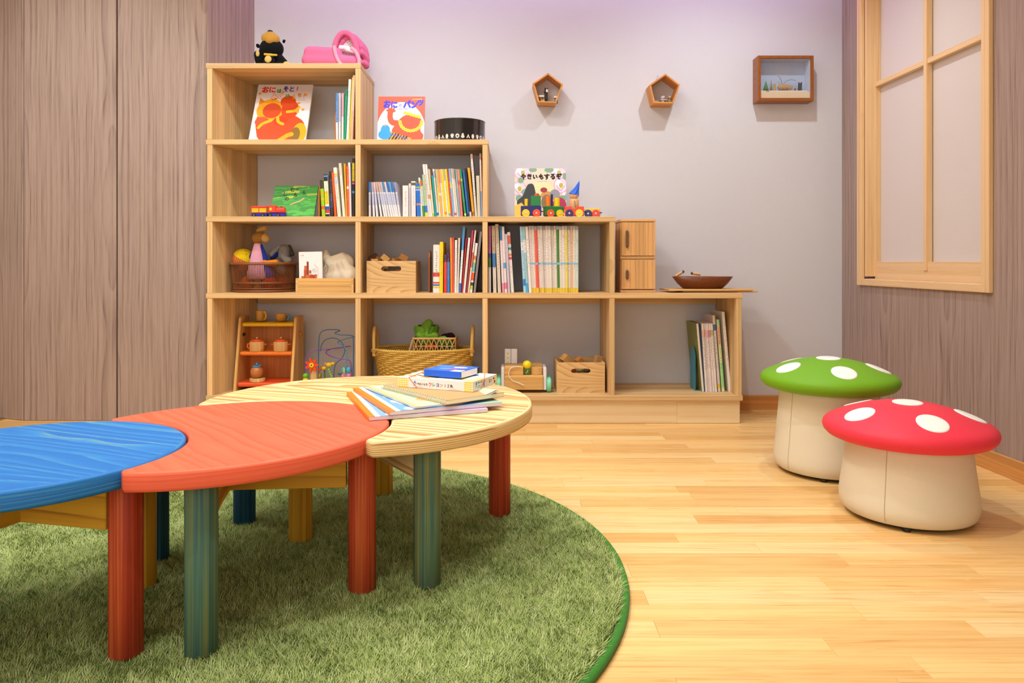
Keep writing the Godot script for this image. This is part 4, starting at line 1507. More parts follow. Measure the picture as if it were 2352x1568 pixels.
func books() -> void:
	atlas = Pen.new(2048, 128, C("ffffff"))
	book_mat = StandardMaterial3D.new()
	book_mat.roughness = 0.42
	book_mat.metallic_specular = 0.45
	book_row(460, 50, 5.4075, 1, 3.475, 0.20, [
		[1687, 1708, 1683, 885, "e6e6ee", "slim white and blue", [[0.0, 0.62, "2f7ad0"]], "e8eef8"],
		[1719, 1742, 1719, 885, "e4e0e0", "slim pale grey", [[0.0, 0.6, "b8bcd0"]], "8088b0"],
		[1753, 1776, 1757, 885, "e6dede", "slim pink and white", [[0.0, 0.5, "dc9ab0"]], "b06080"],
		[1779, 1806, 1800, 842, "10966a", "thin emerald green", [[0.0, 0.12, "0c7a54"]], ""],
		[1812, 1842, 1843, 715, "eae4de", "tall white", [], "50484a"],
		[1846, 1858, 1886, 690, "e8c81c", "thin bright yellow", [], ""],
		[1862, 1892, 1896, 665, "e8b8a8", "tall salmon pink", [[0.55, 1.0, "e6aa94"]], "6868a8"],
	], "the bookend", "the topmost cubby", "books in the topmost cubby")
	book_row(460, 330, 6.19, 2, 3.475, 0.20, [
		[1730, 1777, 1697, 515, "9cc41c", "lime green and dark brown", [[0.0, 0.24, "40342c"], [0.34, 0.38, "e0a020"], [0.5, 0.54, "e8b040"], [0.72, 0.8, "e06020"]], ""],
		[1784, 1838, 1752, 437, "f4efe4", "white and yellow, black topped", [[0.0, 0.16, "1c1a1e"], [0.03, 0.07, "4a90d8"], [0.16, 0.72, "f6d020"], [0.16, 0.4, "f2ead8"], [0.76, 0.84, "2c4ac0"], [0.84, 0.92, "d82c28"], [0.94, 1.0, "1c1a1e"]], "403020"],
		[1848, 1892, 1829, 395, "26242a", "black", [[0.5, 0.8, "33426a"]], "c8c8d0"],
		[1906, 1938, 1866, 405, "ee5c1e", "plain orange", [], "c84010"],
		[1952, 1998, 1891, 340, "efe4d4", "cream", [[0.12, 0.2, "f0c080"], [0.2, 0.34, "c0d4ee"]], "6a5a50"],
		[2026, 2062, 1967, 278, "e8e4da", "tall off-white", [[0.0, 0.22, "d6d0c4"]], "8a8478"],
		[2066, 2088, 2040, 283, "e2ac20", "thin mustard yellow", [], "8a6010"],
		[2091, 2118, 2076, 320, "ec5a40", "coral red", [[0.4, 0.46, "e8e0d0"]], "f4e0d4"],
		[2121, 2149, 2102, 268, "f2eeee", "white with red lettering", [], "d86a70"],
		[2160, 2194, 2159, 207, "201c1e", "tall black and yellow", [[0.08, 0.4, "c8b018"], [0.42, 0.45, "e060a0"], [0.56, 0.6, "4098d8"]], "1c1a1a"],
	], "the bookend", "the toy train cubby", "books in the toy train cubby")
	var ser := []
	var bl := [200, 270, 325, 395, 450, 486, 528, 567, 604, 639, 671, 706]
	var tl := [197, 240, 275, 310, 346, 383, 416, 454, 488, 530, 568, 622]
	var cap := ["1c74c0", "b4a0b8", "d8b8bc", "c8a8a4", "d0b09c", "d4b0ac", "3c8cc8", "d8c4c4", "1a62b8", "5a9cd0", "1c70c0", "8890c8"]
	var cw := ["bright blue topped slim", "mauve topped slim", "pale rose topped slim", "dusky pink topped slim", "sand topped slim", "light salmon topped slim", "sky blue topped slim", "greyish topped slim", "deep blue topped slim", "pale blue topped slim", "mid blue topped slim", "lavender topped slim"]
	for i in 12: ser.append([bl[i], bl[i] + 31, tl[i], 575, "e4e2ea", cw[i], [[0.0, 0.3, cap[i]], [0.34, 0.66, "c4c8e4"]], "4450b0"])
	book_row(820, 340, 7.35, 2, 3.475, 0.15, ser, "the divider", "the black drum cubby", "slim leaning series in the cubby under the drum")
	book_row(820, 340, 7.35, 2, 3.475, 0.19, [
		[772, 866, 770, 632, "ece4e6", "thick white", [], "c84a4a"],
		[874, 914, 872, 597, "b8b4c0", "silvery grey", [[0.0, 0.12, "d4ccc4"]], "707488"],
		[921, 992, 915, 560, "e8e2ea", "white, orange lettered", [[0.04, 0.12, "6a5a4c"]], "dc7a58"],
		[1010, 1078, 990, 600, "1f70d4", "bright blue", [[0.1, 0.13, "b8c828"], [0.16, 0.22, "b0a8d8"], [0.6, 0.66, "e08870"]], "28489c"],
		[1081, 1108, 1036, 500, "e6e6e0", "white with yellow label", [[0.1, 0.28, "e0c040"]], "302c28"],
		[1112, 1148, 1065, 545, "e2e6dc", "white and green footed", [[0.0, 0.16, "d0605c"], [0.7, 1.0, "3c9a34"]], "584858"],
		[1153, 1196, 1099, 450, "a8c8a0", "pale green and blue footed", [[0.74, 0.9, "2272dc"], [0.9, 1.0, "ecd860"]], "58705c"],
		[1200, 1238, 1105, 275, "e8e2e8", "tall white with red lettering", [[0.38, 0.55, "ead0d6"]], "d03a54"],
		[1241, 1275, 1148, 275, "e6e4e6", "tall white", [[0.58, 0.66, "e09050"]], "8894a4"],
		[1279, 1308, 1198, 355, "ecdcc8", "peach", [[0.0, 0.2, "e0b898"], [0.2, 0.45, "eec480"], [0.93, 1.0, "a0c840"]], "c87a5a"],
		[1316, 1349, 1254, 465, "149a9a", "teal", [], "0c6c70"],
		[1354, 1384, 1275, 355, "eee6e0", "white, pink lettered", [[0.05, 0.18, "a8b0d4"], [0.92, 0.97, "3a7ccc"]], "d86080"],
		[1388, 1416, 1318, 358, "e6dcc4", "pale sage", [[0.0, 0.4, "b8c0a0"], [0.4, 0.7, "ead070"]], "9a6848"],
		[1420, 1452, 1346, 356, "f2b058", "light orange", [[0.0, 0.3, "ee9a4c"], [0.5, 0.56, "f4e4c8"]], ""],
		[1455, 1482, 1383, 358, "eee2d6", "cream and rose", [[0.0, 0.3, "d8a898"]], "e05a5a"],
		[1485, 1522, 1411, 356, "f0d420", "bright yellow", [[0.9, 0.96, "e88a20"]], "d08820"],
		[1525, 1550, 1450, 358, "efe8e0", "white, violet lettered", [[0.0, 0.25, "b8a8b8"]], "6060a8"],
		[1553, 1588, 1479, 356, "efd23a", "light yellow", [[0.93, 0.98, "60a8c8"]], "c09018"],
		[1591, 1617, 1519, 356, "e8503c", "vermilion red", [[0.0, 0.25, "c05038"]], "f4d8c8"],
		[1620, 1648, 1546, 347, "7ab6ee", "light blue", [[0.28, 0.42, "c4d894"]], "e4ecf4"],
		[1651, 1684, 1580, 347, "ece0d4", "cream with red top", [[0.0, 0.2, "d0b49c"], [0.92, 0.97, "c86070"]], "e0584c"],
		[1687, 1716, 1614, 352, "dcd6d4", "pale grey", [[0.0, 0.22, "a8a090"]], "d07858"],
		[1719, 1748, 1655, 358, "86a8b8", "grey blue", [[0.3, 0.42, "a8bc90"]], "d8dcdc"],
		[1752, 1790, 1688, 358, "f07878", "coral pink", [[0.0, 0.2, "e88868"], [0.24, 0.34, "d83858"]], "f4d060"],
		[1813, 1848, 1727, 360, "2c9058", "leaf green", [[0.2, 0.26, "a8b838"], [0.93, 0.98, "c8dc60"]], "a0d8a8"],
		[1864, 1899, 1780, 380, "1e62bc", "royal blue", [[0.93, 1.0, "163c80"]], "80b0e0"],
		[1904, 1936, 1815, 345, "241e24", "black with red lettering", [[0.9, 1.0, "d8d0d0"]], "b03848"],
		[1948, 1986, 1864, 335, "eaa828", "golden yellow", [[0.9, 0.98, "a87018"]], "c06c18"],
		[1993, 2028, 1913, 102, "e8e2e4", "very tall white", [[0.0, 0.08, "d0a898"]], "404048"],
		[2034, 2086, 2010, 467, "cfcbb8", "short stone grey", [], ""],
		[2091, 2117, 2068, 92, "e8d0c8", "very tall pink and blue", [[0.0, 0.1, "c88878"], [0.6, 1.0, "8aa0cc"]], "c06858"],
	], "the slim series", "the black drum cubby", "books in the cubby under the drum")
	book_row(820, 500, 7.35, 3, 3.475, 0.20, [
		[1284, 1389, 1289, 455, "eae4e2", "thick white, red apple spined", [[0.58, 0.67, "d8402c"], [0.78, 0.81, "d8382c"], [0.83, 0.86, "2c60c0"], [0.88, 0.91, "e8c024"]], "585868"],
		[1392, 1450, 1397, 408, "ecd41c", "plain lemon yellow", [], "a89010"],
		[1466, 1512, 1469, 620, "e2302c", "short red, dark topped", [[0.0, 0.2, "4a3450"]], "f0c040"],
		[1515, 1566, 1512, 598, "2a8ae8", "short blue, dark topped", [[0.0, 0.23, "40304e"]], "e8b0d0"],
		[1578, 1609, 1570, 335, "f08a20", "bright orange", [[0.0, 0.2, "f09a4c"]], "e8d8a0"],
		[1612, 1640, 1607, 335, "f06450", "light coral", [], "e8a090"],
		[1645, 1684, 1652, 376, "ece6e4", "white, black lettered", [], "484450"],
		[1687, 1714, 1711, 340, "e2d8d0", "ivory", [], "807870"],
		[1717, 1750, 1790, 150, "e8eef4", "tall sky blue and white", [[0.0, 0.36, "3c9ce8"], [0.86, 1.0, "2a70d8"]], "486088"],
		[1761, 1786, 1833, 345, "b82a34", "dark red", [[0.0, 0.2, "a02848"]], "d8a0a0"],
		[1790, 1826, 1878, 340, "e6e0d8", "off-white", [], "70686c"],
		[1838, 1866, 1942, 215, "a83450", "tall crimson", [[0.0, 0.22, "d8386c"]], "e0b0b8"],
		[1869, 1896, 1987, 212, "eee0d2", "tall cream and red", [[0.36, 0.6, "e06850"]], "c85848"],
		[1904, 1944, 2000, 430, "f0e8e4", "rainbow banded", [[0.26, 0.34, "b89070"], [0.34, 0.4, "e8c880"], [0.4, 0.58, "6ac0b4"], [0.6, 0.76, "f05a2c"], [0.8, 0.86, "40403c"], [0.86, 0.94, "b8d828"]], ""],
		[1964, 2000, 2076, 235, "8e8694", "slate grey", [], "706878"],
	], "the bookend", "the block crate cubby", "books in the block crate cubby")
	var g5 := [
		[80, 102, 80, 70, "dcd4d8", "mauve, green banded", [[0.0, 0.42, "b8689c"], [0.42, 0.48, "2c58a0"], [0.48, 0.62, "588048"]], "40304c"],
		[121, 149, 107, 68, "d8d0c8", "beige, blue banded", [[0.0, 0.42, "c0a488"], [0.42, 0.62, "3c78b8"]], "484060"],
		[160, 187, 137, 55, "d8ccbc", "taller tan", [[0.0, 0.3, "c4b098"]], "786858"],
		[196, 216, 172, 72, "e8d8e0", "blue topped white", [[0.0, 0.22, "2c78b8"], [0.86, 1.0, "e088a8"]], "8898c0"],
		[219, 239, 193, 75, "e6dcde", "pinkish white", [[0.55, 0.64, "50a0d8"], [0.85, 0.95, "e87898"]], "a888a0"],
		[244, 265, 218, 137, "cabcd2", "lavender", [], "8870a0"],
		[271, 296, 238, 122, "ece4e2", "white, red dotted", [[0.06, 0.2, "e8705c"], [0.26, 0.3, "30907c"], [0.36, 0.4, "e88c4c"], [0.42, 0.46, "d83858"]], "787080"],
	]
	var six := [[378, "a8d0ee", "light blue white banded", [[0.24, 0.36, "e8e8ee"], [0.8, 0.9, "2c88d8"]]], [400, "98c4cc", "pale teal", [[0.2, 0.4, "e0dcdc"], [0.86, 1.0, "48a8dc"]]], [424, "ece6e4", "white black lettered", []]]
	for i in 3: g5.append([six[i][0], six[i][0] + 21, six[i][0] - 33, 75, six[i][1], six[i][2], six[i][3], "48546c"])
	var tint := ["e4dcd4", "e2d4d8", "e0d8cc", "e8584c", "ece4dc", "d8ccc8", "e0d6d0", "e4d8d8", "e2dcd0", "dcd4d2", "e6dcd2", "48803c", "ded6ca", "e4dada", "e8d870", "e6dcd0", "e0b8a0", "dcd8cc", "c8d8d4"]
	var tword := ["ivory", "pale rose", "sand", "red striped", "milk white", "taupe", "pearl", "blush", "oat", "pale mauve", "bone", "dark green", "linen", "chalk pink", "yellow edged", "almond", "apricot", "shell", "mint white"]
	for i in 19:
		var bx := 420 + i * 22.1
		g5.append([bx, bx + 21.6, bx - 24 * (1.0 - i / 18.0), 70 + (3 if i % 3 == 0 else 0), tint[i], tword[i] + " matching series", [[0.0, 0.06, ["a8a4b0", "c8b8b0", "b0b8c8"][i % 3]], [0.55, 0.58, "90c0dc"], [0.93, 1.0, "e0c03c"]], "807484"])
	book_row(1100, 500, 3.675, 3, 3.48, 0.21, g5, "the divider", "the tall series cubby", "tall book series in the middle cubby")
	book_row(1400, 670, 5.059, 4, 3.535, 0.20, [
		[1076, 1100, 1009, 370, "7c8434", "green covered thin", [[0.0, 1.0, "e2d8d6"]], ""],
		[1104, 1114, 1042, 370, "2c4468", "thin navy", [], ""],
		[1117, 1140, 1070, 370, "e4dcd8", "white, salmon marked", [[0.1, 0.2, "e8b8a0"]], "585060"],
		[1142, 1166, 1096, 370, "e8dcd8", "white, orange marked", [[0.1, 0.2, "f0a890"]], "807880"],
		[1169, 1193, 1121, 370, "e2d6d8", "white, lilac marked", [[0.1, 0.2, "c8b0c8"]], "585058"],
		[1197, 1222, 1147, 370, "e6d8d8", "white, red marked", [[0.1, 0.2, "e08888"]], "686068"],
		[1227, 1252, 1174, 370, "e2dcd2", "white, green marked", [[0.1, 0.18, "a8c090"]], "606860"],
		[1263, 1291, 1197, 275, "d8ccd4", "taller lilac", [[0.0, 0.1, "d8c0a0"], [0.12, 0.2, "5868a8"], [0.9, 0.96, "e8c020"]], "7880a8"],
		[1308, 1338, 1244, 325, "d8e0a8", "mint and pink", [[0.0, 0.3, "a8d8b0"], [0.1, 0.35, "e8a890"], [0.6, 0.95, "98dc90"]], "306848"],
		[1385, 1415, 1306, 235, "e6deda", "tallest white", [], "c07078"],
	], "the bookend", "the lowest end cubby", "books in the lowest end cubby")
	book_mat.albedo_texture = atlas.tex()
	# bookends: an L of bent wood, and a blue metal one
	var ends := [[770.0, 251.0, 1, "slim wooden bookend beside the books in the topmost cubby", "d8a25c"], [732.0, 422.0, 2, "curved wooden bookend beside the toy train books", "d8a860"], [985.5, 574.0, 3, "brown wooden bookend between the block crate and books", "a4703c"]]
	for e in ends:
		var d := 3.485
		var y: float = TOPS[e[2]]
		var h: float = EYE + (602.0 - e[1]) * d / FOCAL - y
		var t := thing("bookend", e[3], "bookend", Vector3(ax(e[0], d), y, -d - 0.05), 0.0, "wooden bookends")
		var side := PackedVector2Array()      # rounded plate in z, y
		for i in 13:
			var a := PI * i / 12
			side.append(Vector2(0.045 * cos(a), h - 0.045 + 0.045 * sin(a)))
		side.append(Vector2(-0.045, 0.0)); side.append(Vector2(0.045, 0.0))
		var g := geo(roff(), Transform3D(Basis(Vector3(0, 0, 1), Vector3(0, 1, 0), Vector3(-1, 0, 0)) * Basis(Vector3.RIGHT, 0.0), Vector3.ZERO))
		var gg := geo(roff(), Transform3D(Basis(Vector3(0, 0, 1), Vector3(1, 0, 0), Vector3(0, 1, 0)), Vector3.ZERO))
		gg.slab(side, -0.0035, 0.0035, 0.001, 1, 0.0, false)
		part("upright_plate", gg, grained(mats.shelf_tex, Vector2(1.5, 3), e[4], 0.5), t)
		part("foot_plate", geo().box(Vector3(0.0135, 0.0009, 0), Vector3(0.02, 0.0014, 0.085), 0.0002), plain("8a8078", 0.5), t)
	var bt := thing("bookend", "teal metal bookend holding the books in the lowest end cubby", "bookend", Vector3(ax(1598.5, 3.56), TOPS[4], -3.62))
	var tp := PackedVector2Array()
	for i in 13:
		var a := PI * i / 12
		tp.append(Vector2(0.05 * cos(a), 0.155 + 0.05 * sin(a)))
	tp.append(Vector2(-0.05, 0.0)); tp.append(Vector2(0.05, 0.0))
	var g2 := geo(Vector2.ZERO, Transform3D(Basis(Vector3(0, 0, 1), Vector3(1, 0, 0), Vector3(0, 1, 0)), Vector3.ZERO))
	g2.slab(tp, -0.001, 0.001, 0.0003, 1, 0.0, false)
	part("upright_plate", g2, plain("2a86a4", 0.4), bt)
	part("foot_plate", geo().box(Vector3(0.016, 0.001, 0.0), Vector3(0.03, 0.0016, 0.1), 0.0003), plain("2a86a4", 0.4), bt)


# ---------- picture books shown by their covers ----------
# bottom centre, size, lean back and turn; the cover faces the room
func shown_book(called: String, label: String, pos: Vector3, w: float, h: float, thick: float, lean: float, turn: float, tex: Texture2D, back: String) -> Node3D:
	var t := thing(called, label, "book", pos, turn)
	t.rotation = Vector3(-lean, turn, 0)
	part("front_cover", print_plate(w, h, Transform3D(Basis.IDENTITY, Vector3(0, h / 2, 0.0)), 0.0018), printed(tex, 0.42, 0.4), t)
	part("back_cover", geo().box(Vector3(0, h / 2, -thick + 0.0009), Vector3(w, h, 0.0018), 0.0003), plain(back, 0.4), t)
	part("spine", geo().box(Vector3(-w / 2 + 0.0009, h / 2, -thick / 2), Vector3(0.0018, h, thick - 0.0038), 0.0003), plain(back, 0.4), t)
	part("pages", geo().box(Vector3(0.0, h / 2, -thick / 2), Vector3(w - 0.006, h - 0.006, thick - 0.0042), 0.0), plain("efe9de", 0.85), t)
	return t

func display_books() -> void:
	# おにはそと! ふくはうち!  (its character is left out: warm shapes stand in)
	var p := Pen.new(448, 512, C("dcd6dc"))
	p.poly([Vector2(60, 470), Vector2(30, 330), Vector2(70, 250), Vector2(170, 250), Vector2(300, 270), Vector2(410, 340), Vector2(420, 440), Vector2(360, 512), Vector2(120, 512)], C("dc4a20"), true)
	p.dot(130, 235, 108, 100, C("eaa01c"))
	p.dot(145, 240, 74, 68, C("c8481e"))
	p.dot(80, 340, 56, 44, C("e0542c")); p.dot(230, 330, 60, 40, C("d04018")); p.dot(290, 230, 70, 80, C("cc4418"))
	p.dot(265, 160, 62, 56, C("d4481c"))
	p.poly([Vector2(30, 190), Vector2(34, 122), Vector2(80, 160)], C("d8841c")); p.poly([Vector2(128, 150), Vector2(140, 92), Vector2(176, 134)], C("c87818"))
	p.stroke([Vector2(60, 392), Vector2(90, 356), Vector2(150, 330)], 12, C("eeb022")); p.stroke([Vector2(200, 300), Vector2(212, 340), Vector2(250, 360)], 12, C("eeb022"))
	p.stroke([Vector2(270, 250), Vector2(330, 240), Vector2(360, 210)], 12, C("eeb022"))
	p.dot(390, 440, 56, 90, C("eca41c")); p.dot(360, 450, 38, 62, C("8a6428")); p.stroke([Vector2(230, 512), Vector2(300, 460), Vector2(330, 450)], 18, C("eca41c"))
	for q in [[24, 84], [210, 68], [352, 172], [318, 240], [392, 230], [352, 252], [398, 96]]: p.dot(q[0], q[1], 12, 10, C("e29a24"))
	p.write("おに", 34, 18, 58, 5.5, [C("d6321e"), C("d8402a")])
	p.write("は", 158, 40, 38, 4, C("3c8a34"))
	p.write("そと", 202, 16, 50, 4.5, [C("3a3aa8"), C("5a4ab0")])
	p.write("!", 302, 18, 40, 4, C("c03a8c"))
	p.write("ふく", 118, 84, 52, 8, C("c8502c")); p.write("ふく", 118, 84, 52, 4, C("f8f0ea"))
	p.write("は", 234, 88, 34, 3.5, C("5c9a34")); p.write("う", 282, 92, 40, 4, C("e8b024")); p.write("ち", 328, 78, 40, 4, C("d8862c")); p.write("!", 366, 80, 40, 4, C("e8882c"))
	for y in [136, 146]: p.stroke([Vector2(330, y), Vector2(400, y)], 1.2, C("8a8288"), false)
	var d := 3.50
	shown_book("picture_book", "picture book with orange red cover leaning in the topmost cubby", Vector3(ax(635.5, d), TOPS[1] + 0.0006, -d), mm(131, d), 0.335, 0.011, 0.46, 0.0, p.tex(), "e8e0da")
	# おにのパンツ
	p = Pen.new(448, 400, C("f2f0f4"))
	p.rect(0, 0, 448, 400, C("f05a44"))
	p.dot(224, 300, 232, 250, C("dedce4")); p.rect(0, 240, 448, 400, C("dedce4"))
	p.stroke([Vector2(330, 26), Vector2(420, 24)], 3, C("f0c868"), false)
	p.write("お", 52, 34, 70, 7.5, C("3232d8"), 0.1); p.write("に", 122, 40, 66, 7.5, C("3232d8"), 0.05)
	p.write("の", 194, 64, 34, 2, C("5858d8"))
	p.write("パン", 240, 36, 72, 8.5, C("3232d8"), -0.05); p.write("ツ", 376, 22, 62, 8, C("3232d8"))
	p.stroke([Vector2(196, 112), Vector2(230, 112)], 2, C("6a5a88"), false); p.stroke([Vector2(240, 112), Vector2(286, 112)], 2, C("6a5a88"), false)
	p.poly([Vector2(170, 250), Vector2(240, 180), Vector2(330, 160), Vector2(420, 210), Vector2(410, 300), Vector2(440, 350), Vector2(390, 400), Vector2(150, 330)], C("ee5030"), true)
	p.stroke([Vector2(120, 130), Vector2(118, 190), Vector2(140, 230), Vector2(190, 240)], 26, C("ee5030"))
	for q in [[88, 124], [104, 108], [128, 104], [152, 112], [160, 130]]: p.stroke([Vector2(124, 140), Vector2(q[0], q[1])], 9, C("ee5030"))
	for i in 13:
		var a := PI * (0.02 + 0.96 * i / 12.0)
		p.dot(318 - cos(a) * 104, 222 + sin(a) * 84, 17, 15, C("f4cc30")); p.dot(318 - cos(a) * 104, 222 + sin(a) * 84, 7, 6, C("e8a428"))
	for i in 6: p.dot(262 + i * 27, 148 + i * 7, 17, 14, C("f4cc30"))
	p.poly([Vector2(120, 310), Vector2(330, 372), Vector2(300, 400), Vector2(50, 400)], C("f0a428"))
	for i in 6: p.stroke([Vector2(150 + i * 26, 326 + i * 7), Vector2(100 + i * 30, 400)], 5 + i % 3 * 2, C("2a2420"), false)
	p.stroke([Vector2(104, 326), Vector2(190, 352), Vector2(290, 376)], 4, C("6a5ae0"))
	p.dot(72, 340, 62, 44, C("2a9ae4")); p.dot(76, 300, 44, 48, C("2a9ae4")); p.poly([Vector2(60, 262), Vector2(74, 246), Vector2(84, 264)], C("e8a838"))
	d = 3.50
	shown_book("picture_book", "picture book with white and red cover standing beside the black drum", Vector3(ax(920, d), TOPS[1] + 0.0006, -d), mm(108, d), 0.222, 0.010, 0.18, 0.0, p.tex(), "e0702c")
	# やきいもするぞ
	p = Pen.new(448, 440, C("e2d9c8"))
	p.dot(230, 180, 110, 60, C("f6e4b4"))
	for q in [[70, 40, 74, 62], [384, 40, 70, 54], [40, 180, 62, 66], [400, 150, 58, 70], [450, 240, 50, 40]]:
		p.dot(q[0], q[1], q[2], q[3], C("e486b4")); p.dot(q[0], q[1], q[2] * 0.93, q[3] * 0.93, C("f0d4ea")); p.dot(q[0] - q[2] * 0.3, q[1] - q[3] * 0.2, q[2] * 0.5, q[3] * 0.5, C("f8eef6")); p.dot(q[0] + q[2] * 0.35, q[1] + q[3] * 0.25, q[2] * 0.45, q[3] * 0.5, C("f4e2f0")); p.stroke([Vector2(q[0] - q[2] * 0.6, q[1]), Vector2(q[0], q[1] + q[3] * 0.6), Vector2(q[0] + q[2] * 0.6, q[1] + 4)], 4, C("e69cc4"))
		p.dot(q[0] + 4, q[1], 17, 22, C("c8b82c")); p.dot(q[0] - 6, q[1] - 6, 6, 12, C("9ab0d0"))
	for q in [[160, 14, 34, 20], [300, 16, 40, 22], [54, 106, 26, 26], [38, 262, 28, 32], [440, 70, 22, 30], [110, 210, 50, 34], [420, 262, 40, 26]]: p.dot(q[0], q[1], q[2], q[3], C("86ac94"))
	p.poly([Vector2(100, 170), Vector2(120, 140), Vector2(160, 140), Vector2(180, 200), Vector2(190, 290), Vector2(200, 400), Vector2(80, 400), Vector2(20, 300), Vector2(70, 240)], C("40424a"), true)
	p.dot(280, 240, 54, 40, C("d49a54")); p.dot(280, 300, 50, 70, C("8a7868")); p.dot(254, 190, 30, 22, C("a04048")); p.dot(350, 230, 44, 46, C("9a98a4")); p.dot(388, 320, 60, 66, C("b83c60")); p.dot(196, 246, 24, 28, C("b03c48"))
	p.poly([Vector2(0, 330), Vector2(60, 300), Vector2(110, 360), Vector2(120, 440), Vector2(0, 440)], C("f0c45c"))
	var xx := 52.0
	for ch in "やきいもするぞ":
		p.write(ch, xx, 48, 50, 5.2, C("2c2418"))
		xx += 51
	p.stroke([Vector2(200, 116), Vector2(250, 116)], 1.5, C("8a7a68"), false); p.stroke([Vector2(258, 116), Vector2(282, 116)], 1.5, C("8a7a68"), false)
	d = 3.63
	shown_book("picture_book", "square picture book with pink flowers standing behind the wooden train", Vector3(ax(1241.5, d), TOPS[2] + 0.0006, -d), mm(119, d), 0.25, 0.009, 0.12, 0.0, p.tex(), "e6d8d2")
	# green book
	p = Pen.new(420, 340, C("3f8f3c"))
	var rr := RandomNumberGenerator.new()
	rr.seed = 9
	for i in 90:
		var y := rr.randf_range(0, 340)
		var x := rr.randf_range(-60, 400)
		var hue := C("2f7c34").lerp(C("59b84c"), clampf(y / 340.0 + rr.randf_range(-0.4, 0.4), 0, 1))
		if i % 11 == 0: hue = C("a8bc3c")
		p.stroke([Vector2(x, y), Vector2(x + 60, y - rr.randf_range(0, 16)), Vector2(x + 140, y - rr.randf_range(-10, 30))], rr.randf_range(4, 13), hue)
	p.write("む", 150, 16, 48, 3.5, C("1a2418")); p.write("い", 206, 20, 30, 3, C("1a2418")); p.write("し", 84, 64, 52, 3.5, C("1a2418"))
	p.write("も", 186, 74, 46, 3.5, C("1a2418")); p.write("ら", 268, 52, 44, 3.5, C("1a2418")); p.write("の", 110, 118, 48, 3.5, C("1a2418"))
	p.stroke([Vector2(176, 208), Vector2(220, 184), Vector2(262, 168), Vector2(300, 136)], 7, C("b87a48")); p.stroke([Vector2(180, 203), Vector2(222, 180), Vector2(264, 163), Vector2(298, 134)], 2.5, C("e8d8c0"))
	d = 3.515
	shown_book("picture_book", "wide green picture book leaning behind the small red toy train", Vector3(ax(670, d), TOPS[2] + 0.0006, -d), mm(96, d) * 1.06, 0.178, 0.009, 0.5, 0.0, p.tex(), "2c5a30")


# ---------- on the wall ----------
func pent_ring(px: Array, mid: Vector2, d: float) -> PackedVector2Array:
	var out := PackedVector2Array()
	for q in px: out.append(Vector2((q[0] - mid.x) * d / FOCAL, (mid.y - q[1]) * d / FOCAL))
	return out

func shrink(p: PackedVector2Array, by: float) -> PackedVector2Array:
	var out := PackedVector2Array()
	var n := p.size()
	for i in n:
		var e0 := (p[i] - p[(i - 1 + n) % n]).normalized()
		var e1 := (p[(i + 1) % n] - p[i]).normalized()
		var n0 := Vector2(-e0.y, e0.x); var n1 := Vector2(-e1.y, e1.x)
		if Geometry2D.is_polygon_clockwise(p): n0 = -n0; n1 = -n1
		var m := (n0 + n1).normalized()
		out.append(p[i] + m * by / maxf(0.3, m.dot(n0)))
	return out

